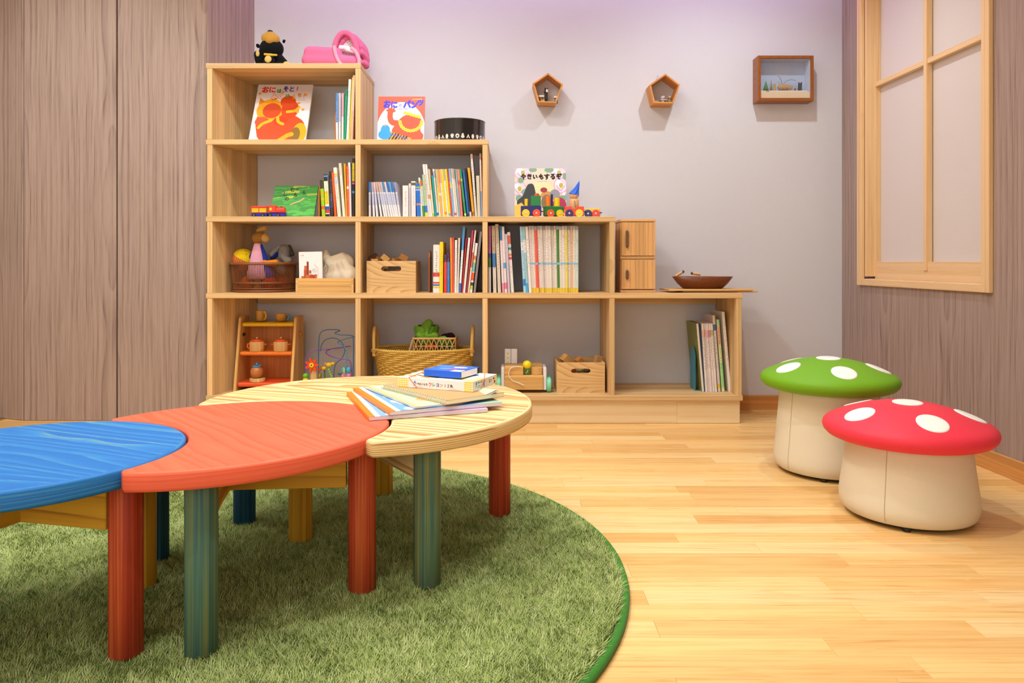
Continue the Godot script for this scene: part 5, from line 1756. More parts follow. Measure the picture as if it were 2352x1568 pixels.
func wall_things() -> void:
	var wood := grained(mats.shelf_tex, Vector2(2, 3), "f4c88c", 0.5)
	var df := WALL - 0.1
	var mid := [Vector2(1258, 203), Vector2(1527, 204)]
	var pts := [[[1258.9, 167.2], [1293.4, 194], [1277.6, 236.6], [1236, 235], [1223.7, 191]], [[1528.4, 169], [1562, 194.4], [1547, 237.8], [1501.5, 237], [1491.9, 194.4]]]
	var words := ["pentagon wooden wall box holding a black cat figurine", "pentagon wooden wall box holding a tiny table and two round figures"]
	for k in 2:
		var c := at(mid[k].x, mid[k].y, df)
		var t := thing("wall_box", words[k], "wall box", Vector3(c.x, c.y, -WALL), 0.0, "pentagon wall boxes")
		var o := pent_ring(pts[k], mid[k], df)
		var inn := shrink(o, 0.0075)
		for i in 5:
			var j := (i + 1) % 5
			var g := geo(roff())
			var q := PackedVector2Array([o[i], o[j], inn[j], inn[i]])
			# each of the five boards is mitred at its ends
			var gg := geo(roff(), Transform3D(Basis(Vector3(1, 0, 0), Vector3(0, 0, 1), Vector3(0, 1, 0)), Vector3.ZERO))
			gg.slab(q, 0.001, 0.1, 0.0005, 1, 0.0, false)
			part("board", gg, wood, t)
		if k == 1:
			var nail := geo()
			nail.x = Transform3D(Basis(Vector3.RIGHT, PI / 2), Vector3((1519.6 - mid[1].x) * WALL / FOCAL, (mid[1].y - 165) * WALL / FOCAL - 0.002, 0.0))
			nail.cyl(Vector3.ZERO, 0.0012, 0.014, 0.0002, 10).cyl(Vector3(0, 0.014, 0), 0.004, 0.0015, 0.0003, 14)
			solo("nail", nail, plain("b8b8bc", 0.3, 0.7), "small steel nail above the pentagon box with two figures", "nail", Vector3(c.x, c.y, -WALL))
		var fl := minf(inn[2].y, inn[3].y) + c.y + 0.0006
		var zz := -WALL + 0.05
		if k == 0:
			var black := plain("1c1c20", 0.6)
			var cat := thing("cat_figurine", "small black cat figurine standing in the pentagon box", "figurine", Vector3(ax(1254.3, WALL - 0.05), fl, zz))
			part("body", geo().nets([[Vector3(0, 0.02, 0), Vector3(0, 0.05, 0), 0.008, 0.0075], [Vector3(0, 0.058, 0), Vector3(0.002, 0.066, 0.001), 0.0085, 0.008], [Vector3(-0.004, 0.07, 0), Vector3(-0.007, 0.082, 0), 0.0035, 0.0008], [Vector3(0.006, 0.07, 0), Vector3(0.009, 0.082, 0), 0.0035, 0.0008], [Vector3(-0.004, 0.0, 0), Vector3(-0.003, 0.022, 0), 0.0028, 0.004], [Vector3(0.004, 0.0, 0), Vector3(0.003, 0.022, 0), 0.0028, 0.004], [Vector3(-0.007, 0.05, 0), Vector3(-0.016, 0.066, 0), 0.0015, 0.001]], 0.002, 0.004), black, cat)
			part("paper", geo().box(Vector3(0.004, 0.062, 0.0095), Vector3(0.010, 0.014, 0.0012), 0.0002), plain("e8dcd4", 0.7), cat)
			for q in [[1243.0, 0.032, "larger white topped stool beside the black cat figurine", 0.022], [1277.5, 0.028, "smaller white topped stool facing the black cat figurine", 0.016]]:
				var st := thing("miniature_stool", q[2], "figurine", Vector3(ax(q[0], WALL - 0.05), fl, zz - 0.006), 0.0, "miniature stools in the pentagon box")
				part("seat", geo().box(Vector3(0, q[1] + 0.004, 0), Vector3(q[3] + 0.008, 0.009, 0.022), 0.002), plain("efe6da", 0.7), st)
				for sx in [-1, 1]: part("leg", geo().cyl(Vector3(sx * q[3] * 0.36, 0, 0), 0.002, q[1], 0.0003, 8), plain("4a3a30", 0.6), st)
			solo("miniature_box", geo().box(Vector3(0, 0.006, 0), Vector3(0.017, 0.0115, 0.014), 0.001), plain("c89850", 0.6), "tiny ochre box before the larger miniature stool", "figurine", Vector3(ax(1246.0, WALL - 0.03), fl, -WALL + 0.078))
		else:
			var tb := thing("miniature_table", "tiny white topped table in the second pentagon box", "figurine", Vector3(ax(1521, WALL - 0.04), fl, -WALL + 0.06))
			part("top", geo().box(Vector3(0, 0.0175, 0), Vector3(0.031, 0.003, 0.02), 0.0006), plain("ece6ea", 0.6), tb)
			for sx in [-1, 1]: part("leg", geo().box(Vector3(sx * 0.011, 0.008, 0), Vector3(0.005, 0.0155, 0.012), 0.0005), plain("6a4c38", 0.7), tb)
			var fg := thing("round_figurine", "round blue and white figurine at the tiny table", "figurine", Vector3(ax(1520, WALL - 0.02), fl, -WALL + 0.032))
			part("body", geo().nets([[Vector3(0, 0.011, 0), Vector3(0, 0.016, 0), 0.0105, 0.009], [Vector3(0, 0.034, 0), Vector3(0, 0.034, 0), 0.0105, 0.0105]], 0.0025, 0.003), plain("b8bcdc", 0.6), fg)
			part("cap", geo().ball(Vector3(0.005, 0.036, 0.002), Vector3(0.0085, 0.0095, 0.009), 12, 8), plain("dcc090", 0.6), fg)
			var fh := thing("round_figurine", "round tan and green figurine at the tiny table", "figurine", Vector3(ax(1536, WALL - 0.03), fl, -WALL + 0.045))
			part("body", geo().nets([[Vector3(0, 0.010, 0), Vector3(0, 0.016, 0), 0.0095, 0.0085], [Vector3(0.001, 0.031, 0), Vector3(0.001, 0.031, 0), 0.0095, 0.0095]], 0.0025, 0.003), plain("8a7a5a", 0.7), fh)
			part("cap", geo().ball(Vector3(0.001, 0.0345, 0.001), Vector3(0.0085, 0.0065, 0.008), 12, 8), plain("d8a878", 0.6), fh)
			for q in [[1508.5, 0.026, "tan card cut-out behind the tiny table"]]:
				solo("miniature_house", geo().box(Vector3(0, 0.012, 0), Vector3(0.02, 0.024, 0.003), 0.0006), plain("caa27c", 0.7), q[2], "figurine", Vector3(ax(q[0], WALL - 0.02), fl, -WALL + 0.022))
	# shadow-box picture
	var dp := WALL - 0.08
	var a := at(1741, 127.2, dp)
	var b := at(1869.3, 231.5, dp)
	var w := b.x - a.x
	var h := a.y - b.y
	var fr := thing("shadow_box", "brown wooden shadow box frame with paper insect and trees inside", "shadow box", Vector3((a.x + b.x) / 2, (a.y + b.y) / 2, -WALL))
	var fw := 0.015
	var fm := grained(mats.crate.albedo_texture, Vector2(2, 5), "b07c48", 0.35, 0.5)
	for s in [-1.0, 1.0]:
		part("frame_side", geo(roff()).box(Vector3(s * (w / 2 - fw / 2), 0, 0.0405), Vector3(fw, h, 0.079), 0.0015, 1), fm, fr)
		part("frame_rail", geo(roff()).box(Vector3(0, s * (h / 2 - fw / 2), 0.0405), Vector3(w - 2 * fw, fw, 0.079), 0.0015, 0), fm, fr)
	part("back_card", geo().box(Vector3(0, 0, 0.003), Vector3(w - 2 * fw, h - 2 * fw, 0.003), 0.0), plain("b4c4e4", 0.8), fr, "pale blue card back")
	for s in [-1.0, 1.0]:
		part("side_card", geo().box(Vector3(s * (w / 2 - fw - 0.001), 0, 0.038), Vector3(0.0018, h - 2 * fw, 0.066), 0.0), plain("c8d4ec", 0.8), fr)
	part("top_card", geo().box(Vector3(0, h / 2 - fw - 0.001, 0.038), Vector3(w - 2 * fw - 0.004, 0.0018, 0.066), 0.0), plain("b8bcd0", 0.8), fr)
	var ib := -h / 2 + fw
	part("front_step", geo().box(Vector3(0, ib + 0.0165, 0.058), Vector3(w - 2 * fw - 0.004, 0.033, 0.025), 0.0006), plain("dcc8ac", 0.8), fr, "cream card step")
	part("rear_step", geo().box(Vector3(0, ib + 0.0225, 0.026), Vector3(w - 2 * fw - 0.004, 0.045, 0.03), 0.0006), plain("e8dcd4", 0.8), fr, "white card step")
	var fz := 0.03
	var top := ib + 0.045
	for q in [[-0.118, 0.056, 0.012], [-0.082, 0.052, 0.014], [-0.055, 0.056, 0.008]]:
		part("paper_tree", geo().lathe(Vector3(q[0], top, fz), [Vector2(0, 0.004), Vector2(q[2], 0.006), Vector2(q[2] * 0.55, q[1] * 0.5), Vector2(0, q[1])], 8), plain(["7a8a58", "4f8a4c", "8a8a5c"][[-0.118, -0.082, -0.055].find(q[0])], 0.8), fr)
	part("paper_tree", geo().box(Vector3(-0.038, top + 0.018, fz), Vector3(0.011, 0.036, 0.006), 0.002), plain("c09a58", 0.8), fr)
	var insect := geo()
	insect.nets([[Vector3(-0.008, top + 0.02, fz), Vector3(0.022, top + 0.02, fz), 0.015, 0.013], [Vector3(0.034, top + 0.017, fz), Vector3(0.042, top + 0.017, fz), 0.012, 0.011]], 0.003, 0.003)
	for q in [[-0.008, -0.004], [0.012, 0.004], [0.03, 0.002], [0.042, 0.006]]: insect.tube([Vector3(q[0], top + 0.012, fz + 0.006), Vector3(q[0] + q[1], top + 0.001, fz + 0.009)], 0.0012, 5)
	part("insect", insect, plain("b89874", 0.7), fr)
	part("antenna", geo().tube([Vector3(0.0, top + 0.032, fz), Vector3(-0.006, top + 0.056, fz), Vector3(-0.016, top + 0.074, fz), Vector3(-0.028, top + 0.074, fz)], 0.0009, 5), plain("5a5048", 0.7), fr)
	part("antenna", geo().tube([Vector3(0.002, top + 0.032, fz), Vector3(0.022, top + 0.05, fz), Vector3(0.045, top + 0.058, fz), Vector3(0.07, top + 0.052, fz)], 0.0009, 5), plain("5a5048", 0.7), fr)
	part("acorn", geo().ball(Vector3(0.065, top + 0.008, fz), Vector3(0.0055, 0.008, 0.0055), 12, 8), plain("8a5c38", 0.7), fr)
	part("cat", geo().nets([[Vector3(0.088, top + 0.01, fz), Vector3(0.09, top + 0.032, fz), 0.010, 0.009], [Vector3(0.084, top + 0.036, fz), Vector3(0.081, top + 0.048, fz), 0.004, 0.001], [Vector3(0.096, top + 0.036, fz), Vector3(0.1, top + 0.048, fz), 0.004, 0.001]], 0.0025, 0.003), plain("26241f", 0.7), fr)
	part("pebble", geo().ball(Vector3(-0.083, ib + 0.0335 + 0.0045, 0.058), Vector3(0.008, 0.0048, 0.006), 12, 8), plain("c87838", 0.7), fr)
	var pane := StandardMaterial3D.new()
	pane.transparency = BaseMaterial3D.TRANSPARENCY_ALPHA
	pane.albedo_color = Color(0.6, 0.65, 0.7, 0.015)
	pane.roughness = 0.04
	part("glass", geo().box(Vector3(0, 0, 0.0745), Vector3(w - 2 * fw, h - 2 * fw, 0.002), 0.0), pane, fr)


# ---------- plush bear, doll carrier and drum on top of the shelf ----------
func top_shelf_things() -> void:
	var y: float = TOPS[0]
	var d := 3.53
	var b := thing("plush_bear", "small black plush bear with tan muzzle sitting on the shelf top", "plush toy", Vector3(ax(625, d), y, -d))
	var s := mm(1.0, d)      # metres per pixel here
	var V := func(px: float, py: float, z: float) -> Vector3: return Vector3((px - 625) * s, (142 - py) * s * 1.28 + 0.002, z)
	part("body", geo().nets([
		[V.call(622, 128, -0.01), V.call(626, 122, -0.01), 0.030, 0.034],
		[V.call(617, 108, 0.0), V.call(631, 108, 0.0), 0.042, 0.041], [V.call(622, 98, 0.004), V.call(626, 96, 0.004), 0.036, 0.034],
		[V.call(597, 131, 0.012), V.call(595, 120, 0.018), 0.019, 0.018], [V.call(610, 122, 0.0), V.call(598, 126, 0.012), 0.014, 0.018],
		[V.call(640, 122, 0.0), V.call(658, 134, 0.02), 0.018, 0.012],
		[V.call(618, 134, 0.01), V.call(628, 134, 0.05), 0.022, 0.021],
		[V.call(642, 136, 0.0), V.call(664, 139, 0.03), 0.018, 0.013],
		[V.call(592, 103, -0.005), V.call(591, 101, -0.005), 0.0085, 0.0085], [V.call(650, 94, -0.012), V.call(651, 92, -0.012), 0.007, 0.007]], 0.0045, 0.006), cloth("15161a", 0.12, 80.0), b)
	part("muzzle", geo().nets([[V.call(615, 91, 0.018), V.call(621, 84, 0.012), 0.024, 0.017], [V.call(633, 93, 0.018), V.call(626, 85, 0.012), 0.024, 0.017], [V.call(624, 96, 0.03), V.call(624, 88, 0.024), 0.02, 0.018]], 0.004, 0.006), cloth("bd8f40", 0.12, 80.0), b, "tan muzzle")
	part("nose", geo().ball(V.call(623, 79, 0.016), Vector3(0.013, 0.008, 0.011), 14, 8), plain("16161a", 0.35), b)
	part("collar", geo().nets([[V.call(613, 121, 0.03), V.call(626, 122.5, 0.032), 0.006, 0.0065], [V.call(626, 122.5, 0.032), V.call(639, 122, 0.026), 0.0065, 0.005]], 0.003, 0.004), cloth("e0b244", 0.1), b)
	part("paw_pad", geo().ball(V.call(597.5, 120, 0.0355), Vector3(0.009, 0.0145, 0.004), 14, 8), cloth("cdb468", 0.1), b)
	part("paw_pad", geo().ball(V.call(627, 134, 0.0735), Vector3(0.0165, 0.016, 0.005), 14, 8), cloth("cdb468", 0.1), b)
	part("paw_pad", geo().ball(V.call(664, 138.5, 0.043), Vector3(0.015, 0.0095, 0.004), 14, 8), cloth("cdb468", 0.1), b)
	# pink carrier
	d = 3.58
	s = mm(1.0, d)
	var pk := cloth("e0709c", 0.08, 70.0)
	var c := thing("doll_carrier", "pink plush doll carrier with arched hood on the shelf top", "toy", Vector3(ax(735, d), y, -d))
	var U := func(px: float, py: float, z: float) -> Vector3: return Vector3((px - 735) * s, (142 - py) * s * 1.29 + 0.001, z)
	part("basket", geo().nets([
		[U.call(712, 127, 0.03), U.call(815, 129, 0.03), 0.031, 0.027], [U.call(712, 127, -0.03), U.call(815, 129, -0.03), 0.031, 0.027],
		[U.call(716, 112, 0.03), U.call(775, 114, 0.03), 0.028, 0.026], [U.call(716, 112, -0.03), U.call(775, 114, -0.03), 0.028, 0.026], [U.call(716, 113, -0.01), U.call(772, 115, 0.01), 0.03, 0.028],
		[U.call(790, 128, 0.0), U.call(818, 128, 0.0), 0.028, 0.026]], 0.006, 0.02), pk, c)
	var arch := []
	for i in 21:
		var a := PI * i / 20
		arch.append(U.call(796 + 27 * cos(a) - 2 * sin(a), 126 - 50 * pow(sin(a), 0.8), 0.014))
	part("hood_edge", geo().tube(arch, 0.0135, 10), pk, c)
	var shell := []
	for i in 12:
		var a := PI * i / 11
		shell.append([U.call(800 + 28 * cos(a) + 4 * sin(a), 126 - 47 * pow(sin(a), 0.8), -0.012), U.call(812 + 22 * cos(a) + 6 * sin(a), 126 - 36 * sin(a), -0.07), 0.014, 0.018])
	part("hood", geo().nets(shell, 0.006, 0.012), pk, c)
	var lin := Pen.new(128, 128, C("e4cdd6"))
	var rr := RandomNumberGenerator.new()
	rr.seed = 77
	for i in 46: lin.dot(rr.randf() * 128, rr.randf() * 128, rr.randf_range(2, 5), rr.randf_range(2, 5), [C("a07888"), C("c88a9c"), C("8a8a98"), C("e0a8b0"), C("d8b070")][i % 5])
	var fan := PackedVector2Array()
	for i in 16:
		var a := PI * i / 15
		fan.append(Vector2((799 - 735) * s + 0.05 * cos(a), -0.036 - 0.13 * pow(sin(a), 0.8)))
	var lg := geo(Vector2(0.5, 0.5), Transform3D(Basis(Vector3(1, 0, 0), Vector3(0, 0, 1), Vector3(0, -1, 0)), Vector3(0, 0, -0.012)))
	lg.slab(fan, -0.002, 0.002, 0.0005, 1, 0.0, false)
	var lm := grained(lin.tex(), Vector2(11, 11), "ffffff", 0.9)
	part("lining", lg, lm, c, "white lining with small flowers")
	part("pillow", geo().nets([[U.call(785, 103, 0.02), U.call(800, 102, 0.015), 0.012, 0.008], [U.call(800, 106, 0.015), U.call(818, 110, 0.01), 0.013, 0.01]], 0.004, 0.008), cloth("ece2ec", 0.08), c)
	var strap := []
	for q in [[774, 104], [778, 120], [787, 134], [800, 140.5], [815, 141], [828, 139], [830, 128], [822, 114], [812, 108]]: strap.append(U.call(q[0], q[1], 0.064 - 0.004 * absf(q[0] - 800) / 30.0))
	var fine := []
	for i in strap.size() - 1:
		for k in 4: fine.append((strap[i] as Vector3).cubic_interpolate(strap[i + 1], strap[maxi(0, i - 1)], strap[mini(strap.size() - 1, i + 2)], k / 4.0))
	fine.append(strap[-1])
	part("strap", geo().tube(fine, 0.0062, 8, false, 1.4), cloth("e6a0b8", 0.06), c, "pale pink strap")
	# black drum
	d = 3.56
	var r := mm(58, d)
	var dr := thing("toy_drum", "shiny black cylinder drum with white pictures round its foot", "drum", Vector3(ax(1056, d), TOPS[1], -d))
	var p := Pen.new(1024, 128, C("141416"))
	for i in 30:
		var x := i * 34.0 + 4
		var k := i % 5
		if k == 0: p.dot(x + 10, 106, 9, 14, C("e4e2dc"))
		elif k == 1: p.poly([Vector2(x, 98), Vector2(x + 24, 98), Vector2(x + 18, 118), Vector2(x + 6, 118)], C("e4e2dc")); p.dot(x + 12, 97, 9, 5, C("c8c4bc"))
		elif k == 2: p.dot(x + 11, 106, 12, 13, C("e4e2dc")); p.dot(x + 11, 107, 5, 6, C("303034"))
		elif k == 3: p.dot(x + 11, 98, 7, 8, C("dcd8d0")); p.dot(x + 11, 110, 11, 9, C("dcd8d0"))
		else: p.poly([Vector2(x, 118), Vector2(x + 24, 118), Vector2(x + 12, 94)], C("e4e2dc")); p.rect(x + 8, 110, x + 16, 118, C("303034"))
	for i in 24: p.stroke([Vector2(540 + i * 7, 124 - 14 * sin(PI * i / 24.0)), Vector2(547 + i * 7, 124 - 14 * sin(PI * (i + 1) / 24.0))], 1.2, C("a8a8ac"), false)
	var dm := printed(p.tex(), 0.14, 0.7)
	var g := geo()
	var hh := 0.099
	for i in 64:
		var a0 := TAU * i / 64; var a1 := TAU * (i + 1) / 64
		var A := Vector3(cos(a0) * r, 0, sin(a0) * r); var B := Vector3(cos(a1) * r, 0, sin(a1) * r)
		var up := Vector3(0, hh, 0)
		g.quad(A + up, B + up, B, A, Vector2(1.0 - i / 64.0, 0), Vector2(1.0 - (i + 1) / 64.0, 0), Vector2(1.0 - (i + 1) / 64.0, 1), Vector2(1.0 - i / 64.0, 1), 3)
		g.tri(A + up, up, B + up, Vector2(0, 0.1), Vector2(0, 0.1), Vector2(0, 0.1), -1)
		g.tri(A, B, Vector3.ZERO, Vector2(0, 0.1), Vector2(0, 0.1), Vector2(0, 0.1), -1)
	g.seal(0)
	part("shell", g, dm, dr)
	var lip := []
	for i in 64: lip.append(Vector3(cos(TAU * i / 64) * r, hh, sin(TAU * i / 64) * r))
	part("rim", geo().tube(lip, 0.0016, 6, true), plain("4a4a28", 0.3, 0.6), dr)


# ---------- toy trains ----------
func wheel(parent: Node3D, pos: Vector3, r: float, w: float, color: String, hub := "d8d8dc") -> void:
	var g := geo(Vector2.ZERO, Transform3D(Basis(Vector3.RIGHT, PI / 2), pos))
	g.cyl(Vector3(0, -w / 2, 0), r, w, w * 0.15, 28)
	var o := part("wheel", g, plain(color, 0.35), parent)
	var h := geo(Vector2.ZERO, Transform3D(Basis(Vector3.RIGHT, PI / 2), pos + Vector3(0, 0, w / 2)))
	h.lathe(Vector3.ZERO, [Vector2(r * 0.26, -0.0005), Vector2(r * 0.24, 0.001), Vector2(r * 0.14, 0.002), Vector2(0, 0.0024)], 14)
	part("hub", h, plain(hub, 0.2, 0.8), o)

func train_things() -> void:
	var y: float = TOPS[2]
	var d := 3.468
	var s := mm(1.0 / 6.19, d)
	# small wagon and engine; units of the close-up from 460, 330
	var wg := thing("toy_wagon", "small toy wagon with red roof, yellow shutters and blue chassis", "toy train", Vector3(ax(460 + 832 / 6.19, d), y, -d - 0.018))
	var W := func(px: float, py: float) -> Vector3: return Vector3((px - 832) * s, (1018 - py) * s, 0)
	part("chassis", geo().box(W.call(832, 985), Vector3(225 * s, 44 * s, 0.03), 0.002), plain("1620b4", 0.35), wg)
	part("body", geo().box(W.call(832, 922), Vector3(214 * s, 84 * s, 0.032), 0.002), plain("f0d01c", 0.35), wg)
	part("roof", geo().box(W.call(832, 880), Vector3(222 * s, 30 * s, 0.038), 0.003), plain("e6402a", 0.35), wg)
	for x in [723.0, 831.0, 940.0]: part("post", geo().box(W.call(x, 922) + Vector3(0, 0, 0.0165), Vector3(10 * s, 80 * s, 0.003), 0.0006), plain("e6402a", 0.35), wg)
	part("sill", geo().box(W.call(832, 954) + Vector3(0, 0, 0.0165), Vector3(222 * s, 12 * s, 0.003), 0.0006), plain("e6402a", 0.35), wg)
	for x in [776.0, 885.0]: part("shutter_bar", geo().box(W.call(x, 917) + Vector3(0, 0, 0.0163), Vector3(96 * s, 5 * s, 0.002), 0.0003), plain("e88a20", 0.35), wg)
	for x in [765.0, 888.0]: wheel(wg, W.call(x, 994) + Vector3(0, 0, 0.017), 24 * s, 0.006, "1a1a1e", "e8dcc0")
	var en := thing("toy_engine", "small red toy steam engine with blue chassis beside the wagon", "toy train", Vector3(ax(460 + 1080 / 6.19, d), y, -d - 0.018))
	var E := func(px: float, py: float) -> Vector3: return Vector3((px - 1080) * s, (1018 - py) * s, 0)
	part("chassis", geo().box(E.call(1082, 985), Vector3(236 * s, 50 * s, 0.03), 0.002), plain("1620b4", 0.35), en)
	part("cab", geo().box(E.call(1018, 903), Vector3(114 * s, 104 * s, 0.034), 0.004), plain("e6402a", 0.35), en)
	var bo := geo(Vector2.ZERO, Transform3D(Basis(Vector3.BACK, -PI / 2), E.call(1070, 922)))
	bo.cyl(Vector3.ZERO, 0.0155, 125 * s, 0.003, 24)
	part("boiler", bo, plain("e6402a", 0.35), en)
	part("footplate", geo().box(E.call(1084, 950), Vector3(240 * s, 12 * s, 0.036), 0.001), plain("e6402a", 0.35), en)
	var wd := geo(Vector2.ZERO, Transform3D(Basis(Vector3.RIGHT, PI / 2), E.call(1000, 908) + Vector3(0, 0, 0.0165)))
	part("window", wd.cyl(Vector3.ZERO, 21 * s, 0.0018, 0.0003, 20), plain("f4c81c", 0.35), en)
	part("funnel", geo().cyl(E.call(1138, 895), 9 * s, 28 * s, 0.001, 14, 16 * s), plain("1a1a1e", 0.4), en)
	part("dome", geo().cyl(E.call(1098, 892), 15 * s, 18 * s, 0.001, 14), plain("1a1a1e", 0.4), en)
	for x in [993.0, 1107.0]: wheel(en, E.call(x, 995) + Vector3(0, 0, 0.017), 23 * s, 0.006, "1a1a1e", "e8dcc0")
	part("coupling", geo().tube([E.call(962, 985), E.call(948, 985)], 0.002, 8), plain("2c8a4c", 0.4), en)
	# wooden train; units of the close-up from 1120, 360
	d = 3.475
	s = mm(1.0 / 7.84, d)
	var cars := [[785.0, "1c1c70", "f0c81c", "e84a28", "dark blue wooden train car carrying a green cube", 0.0, 0.0, 205.0, 850.0, 370.0],
		[1200.0, "1c7a3c", "e05a34", "e8c81c", "green wooden train car carrying three round posts", 0.28, 0.02, 180.0, 852.0, 350.0],
		[1575.0, "e2452a", "241c64", "f0cc1c", "red wooden train car carrying the peg doll", -0.08, 0.01, 180.0, 858.0, 345.0],
		[1915.0, "eac61c", "241c64", "d8382c", "empty yellow wooden train car at the end of the train", -0.2, 0.03, 160.0, 890.0, 270.0]]
	var tops := []
	for q in cars:
		var t := thing("train_car", q[4], "toy train", Vector3(ax(1120 + q[0] / 7.84, d), y, -d - 0.03 - q[6]), q[5], "wooden train cars")
		var l: float = q[9] * s
		var hb: float = (1052 - 30 - q[8]) * s
		var yb := 30 * s
		part("body", geo().box(Vector3(0, yb + hb / 2, 0), Vector3(l, hb, 0.04), 0.0015), plain(q[1], 0.4), t)
		var wr := 70 * s
		for k in [-0.26, 0.26]: wheel(t, Vector3(k * l, wr, 0.0245), wr, 0.008, q[2] if k < 0 else q[3], "d0ccc8")
		for k in [-0.26, 0.26]: wheel(t, Vector3(k * l, wr, -0.0245), wr, 0.008, q[2] if k < 0 else q[3], "d0ccc8")
		part("hook", geo().tube([Vector3(l / 2, yb + hb * 0.45, 0), Vector3(l / 2 + 0.008, yb + hb * 0.45, 0), Vector3(l / 2 + 0.0085, yb + hb * 0.5, 0)], 0.003, 8), plain("1c52c0", 0.4), t)
		tops.append([t, yb + hb])
	var freight := func(k: int, px: float, w: float, py0: float, py1: float, color: String, called: String, label: String, cat: String, cube: bool) -> Node3D:
		var car: Node3D = tops[k][0]
		var x: float = (px - cars[k][0]) * s
		var yy: float = y + tops[k][1] + 0.0002
		var h := (py1 - py0) * s
		var pos := car.position + car.basis * Vector3(x, 0, 0)
		var g := geo()
		if cube: g.box(Vector3(0, h / 2, 0), Vector3(w * s, h, 0.034), 0.0012)
		else: g.cyl(Vector3.ZERO, w * s / 2, h, 0.0012, 24)
		return solo(called, g, plain(color, 0.4), label, cat, Vector3(pos.x, yy, pos.z), car.rotation.y)
	freight.call(0, 700, 66, 720, 850, "ecc81e", "peg", "thin yellow wooden peg standing on the dark blue car", "toy block", false)
	freight.call(0, 870, 180, 666, 850, "1d7c3e", "cube_block", "green wooden cube on the dark blue train car", "toy block", true)
	var knob := solo("disc_block", geo().cyl(Vector3.ZERO, 40 * s, 38 * s, 0.001, 24), plain("e85030", 0.4), "red wooden disc lying on the green cube", "toy block", Vector3(ax(1120 + 884 / 7.84, d), y + tops[0][1] + 184 * s + 0.0004, -d - 0.03))
	freight.call(1, 1088, 88, 664, 852, "ee7a20", "post_block", "orange wooden post on the green train car", "toy block", false)
	freight.call(1, 1166, 40, 626, 852, "241a60", "post_block", "thin purple wooden post on the green train car", "toy block", false)
	freight.call(1, 1262, 108, 694, 852, "eac81e", "post_block", "short yellow wooden post on the green train car", "toy block", false)
	var dp: Vector3 = tops[2][0].position
	var dol := thing("peg_doll", "wooden peg doll with twisted blue pointed hat in the red car", "toy figure", Vector3(ax(1120 + 1572 / 7.84, d), y + tops[2][1] - 0.012, dp.z))
	var bodyg := geo().lathe(Vector3.ZERO, [Vector2(0, 0), Vector2(82 * s, 0), Vector2(86 * s, 4 * s), Vector2(86 * s, 165 * s), Vector2(74 * s, 184 * s), Vector2(52 * s, 190 * s), Vector2(50 * s, 200 * s)], 28)
	part("body", bodyg, plain("d8a878", 0.45), dol)
	part("head", geo().ball(Vector3(0.0, 244 * s, 0), Vector3(82, 66, 80) * s, 24, 14), plain("dcae80", 0.45), dol)
	for q in [-30.0, 40.0]: part("cheek", geo().ball(Vector3(q * s, 236 * s + (8 - q * 0.12) * s, 74 * s), Vector3(9, 9, 5) * s, 10, 6), plain("d05038", 0.6), dol)
	for i in 4: part("button_stripe", geo().tube([Vector3((-14 + i * 4) * s, (148 - i * 32) * s, 86 * s), Vector3((14 + i * 4) * s, (128 - i * 32) * s, 86 * s)], 4.5 * s, 6), plain("2a2868", 0.6), dol)
	var hat := geo()      # a twisted cone of six ribs
	var N := 26
	var ring := 48
	var hp := func(i: int, k: int) -> Vector3:
		var f := float(i) / N
		var a := TAU * k / ring
		var r := 84.0 * (1.0 - f) * (1.0 + 0.10 * cos(8.0 * a + f * 5.0)) * (1.0 - 0.15 * sin(PI * f)) + 3.0
		return Vector3(cos(a) * r + f * 100.0 + sin(f * PI) * 8.0 - 6.0, f * 250.0 + 268.0 - cos(a) * 24.0 * (1.0 - f), sin(a) * r) * s
	for i in N:
		for k in ring: hat.quad(hp.call(i, k), hp.call(i, (k + 1) % ring), hp.call(i + 1, (k + 1) % ring), hp.call(i + 1, k), Vector2.ZERO, Vector2.ZERO, Vector2.ZERO, Vector2.ZERO, 1)
	for k in ring:
		hat.tri(hp.call(N, k), hp.call(N, (k + 1) % ring), hp.call(N, 0) + Vector3(-3 * s, 2 * s, 0), Vector2.ZERO, Vector2.ZERO, Vector2.ZERO, 1)
		hat.tri(hp.call(0, (k + 1) % ring), hp.call(0, k), Vector3(0, 268, 0) * s, Vector2.ZERO, Vector2.ZERO, Vector2.ZERO, 2)
	hat.seal(0)
	part("hat", hat, plain("1c60d8", 0.5), dol, "twisted blue pointed hat")


# ---------- third row: baskets, boxes, crate, fridge, bowl ----------
func stadium_plate(w: float, h: float, hole: Vector2, hw: float, hh: float, thick: float, off: Vector2) -> Geo:
	var angs := []
	for i in 48: angs.append(TAU * i / 48.0)
	for c in [Vector2(w / 2, h / 2), Vector2(-w / 2, h / 2), Vector2(-w / 2, -h / 2), Vector2(w / 2, -h / 2)]: angs.append(fposmod((c - hole).angle(), TAU))
	angs.sort()
	var outer := PackedVector2Array()
	var inner := PackedVector2Array()
	for a in angs:
		var v := Vector2(cos(a), sin(a))
		var t := 1e9
		if v.x > 1e-6: t = minf(t, (w / 2 - hole.x) / v.x)
		if v.x < -1e-6: t = minf(t, (-w / 2 - hole.x) / v.x)
		if v.y > 1e-6: t = minf(t, (h / 2 - hole.y) / v.y)
		if v.y < -1e-6: t = minf(t, (-h / 2 - hole.y) / v.y)
		outer.append(hole + v * t)
		var lo := 0.0      # distance to the rim of the stadium, by bisection
		var hi := hw * 2
		for k in 24:
			var m := (lo + hi) / 2
			var q := v * m
			var e := Vector2(maxf(absf(q.x) - (hw - hh), 0.0), q.y)
			if e.length() > hh: hi = m
			else: lo = m
		inner.append(hole + v * lo)
	var g := geo(off)
	g.ring(outer, inner, -thick / 2, thick / 2)
	return g

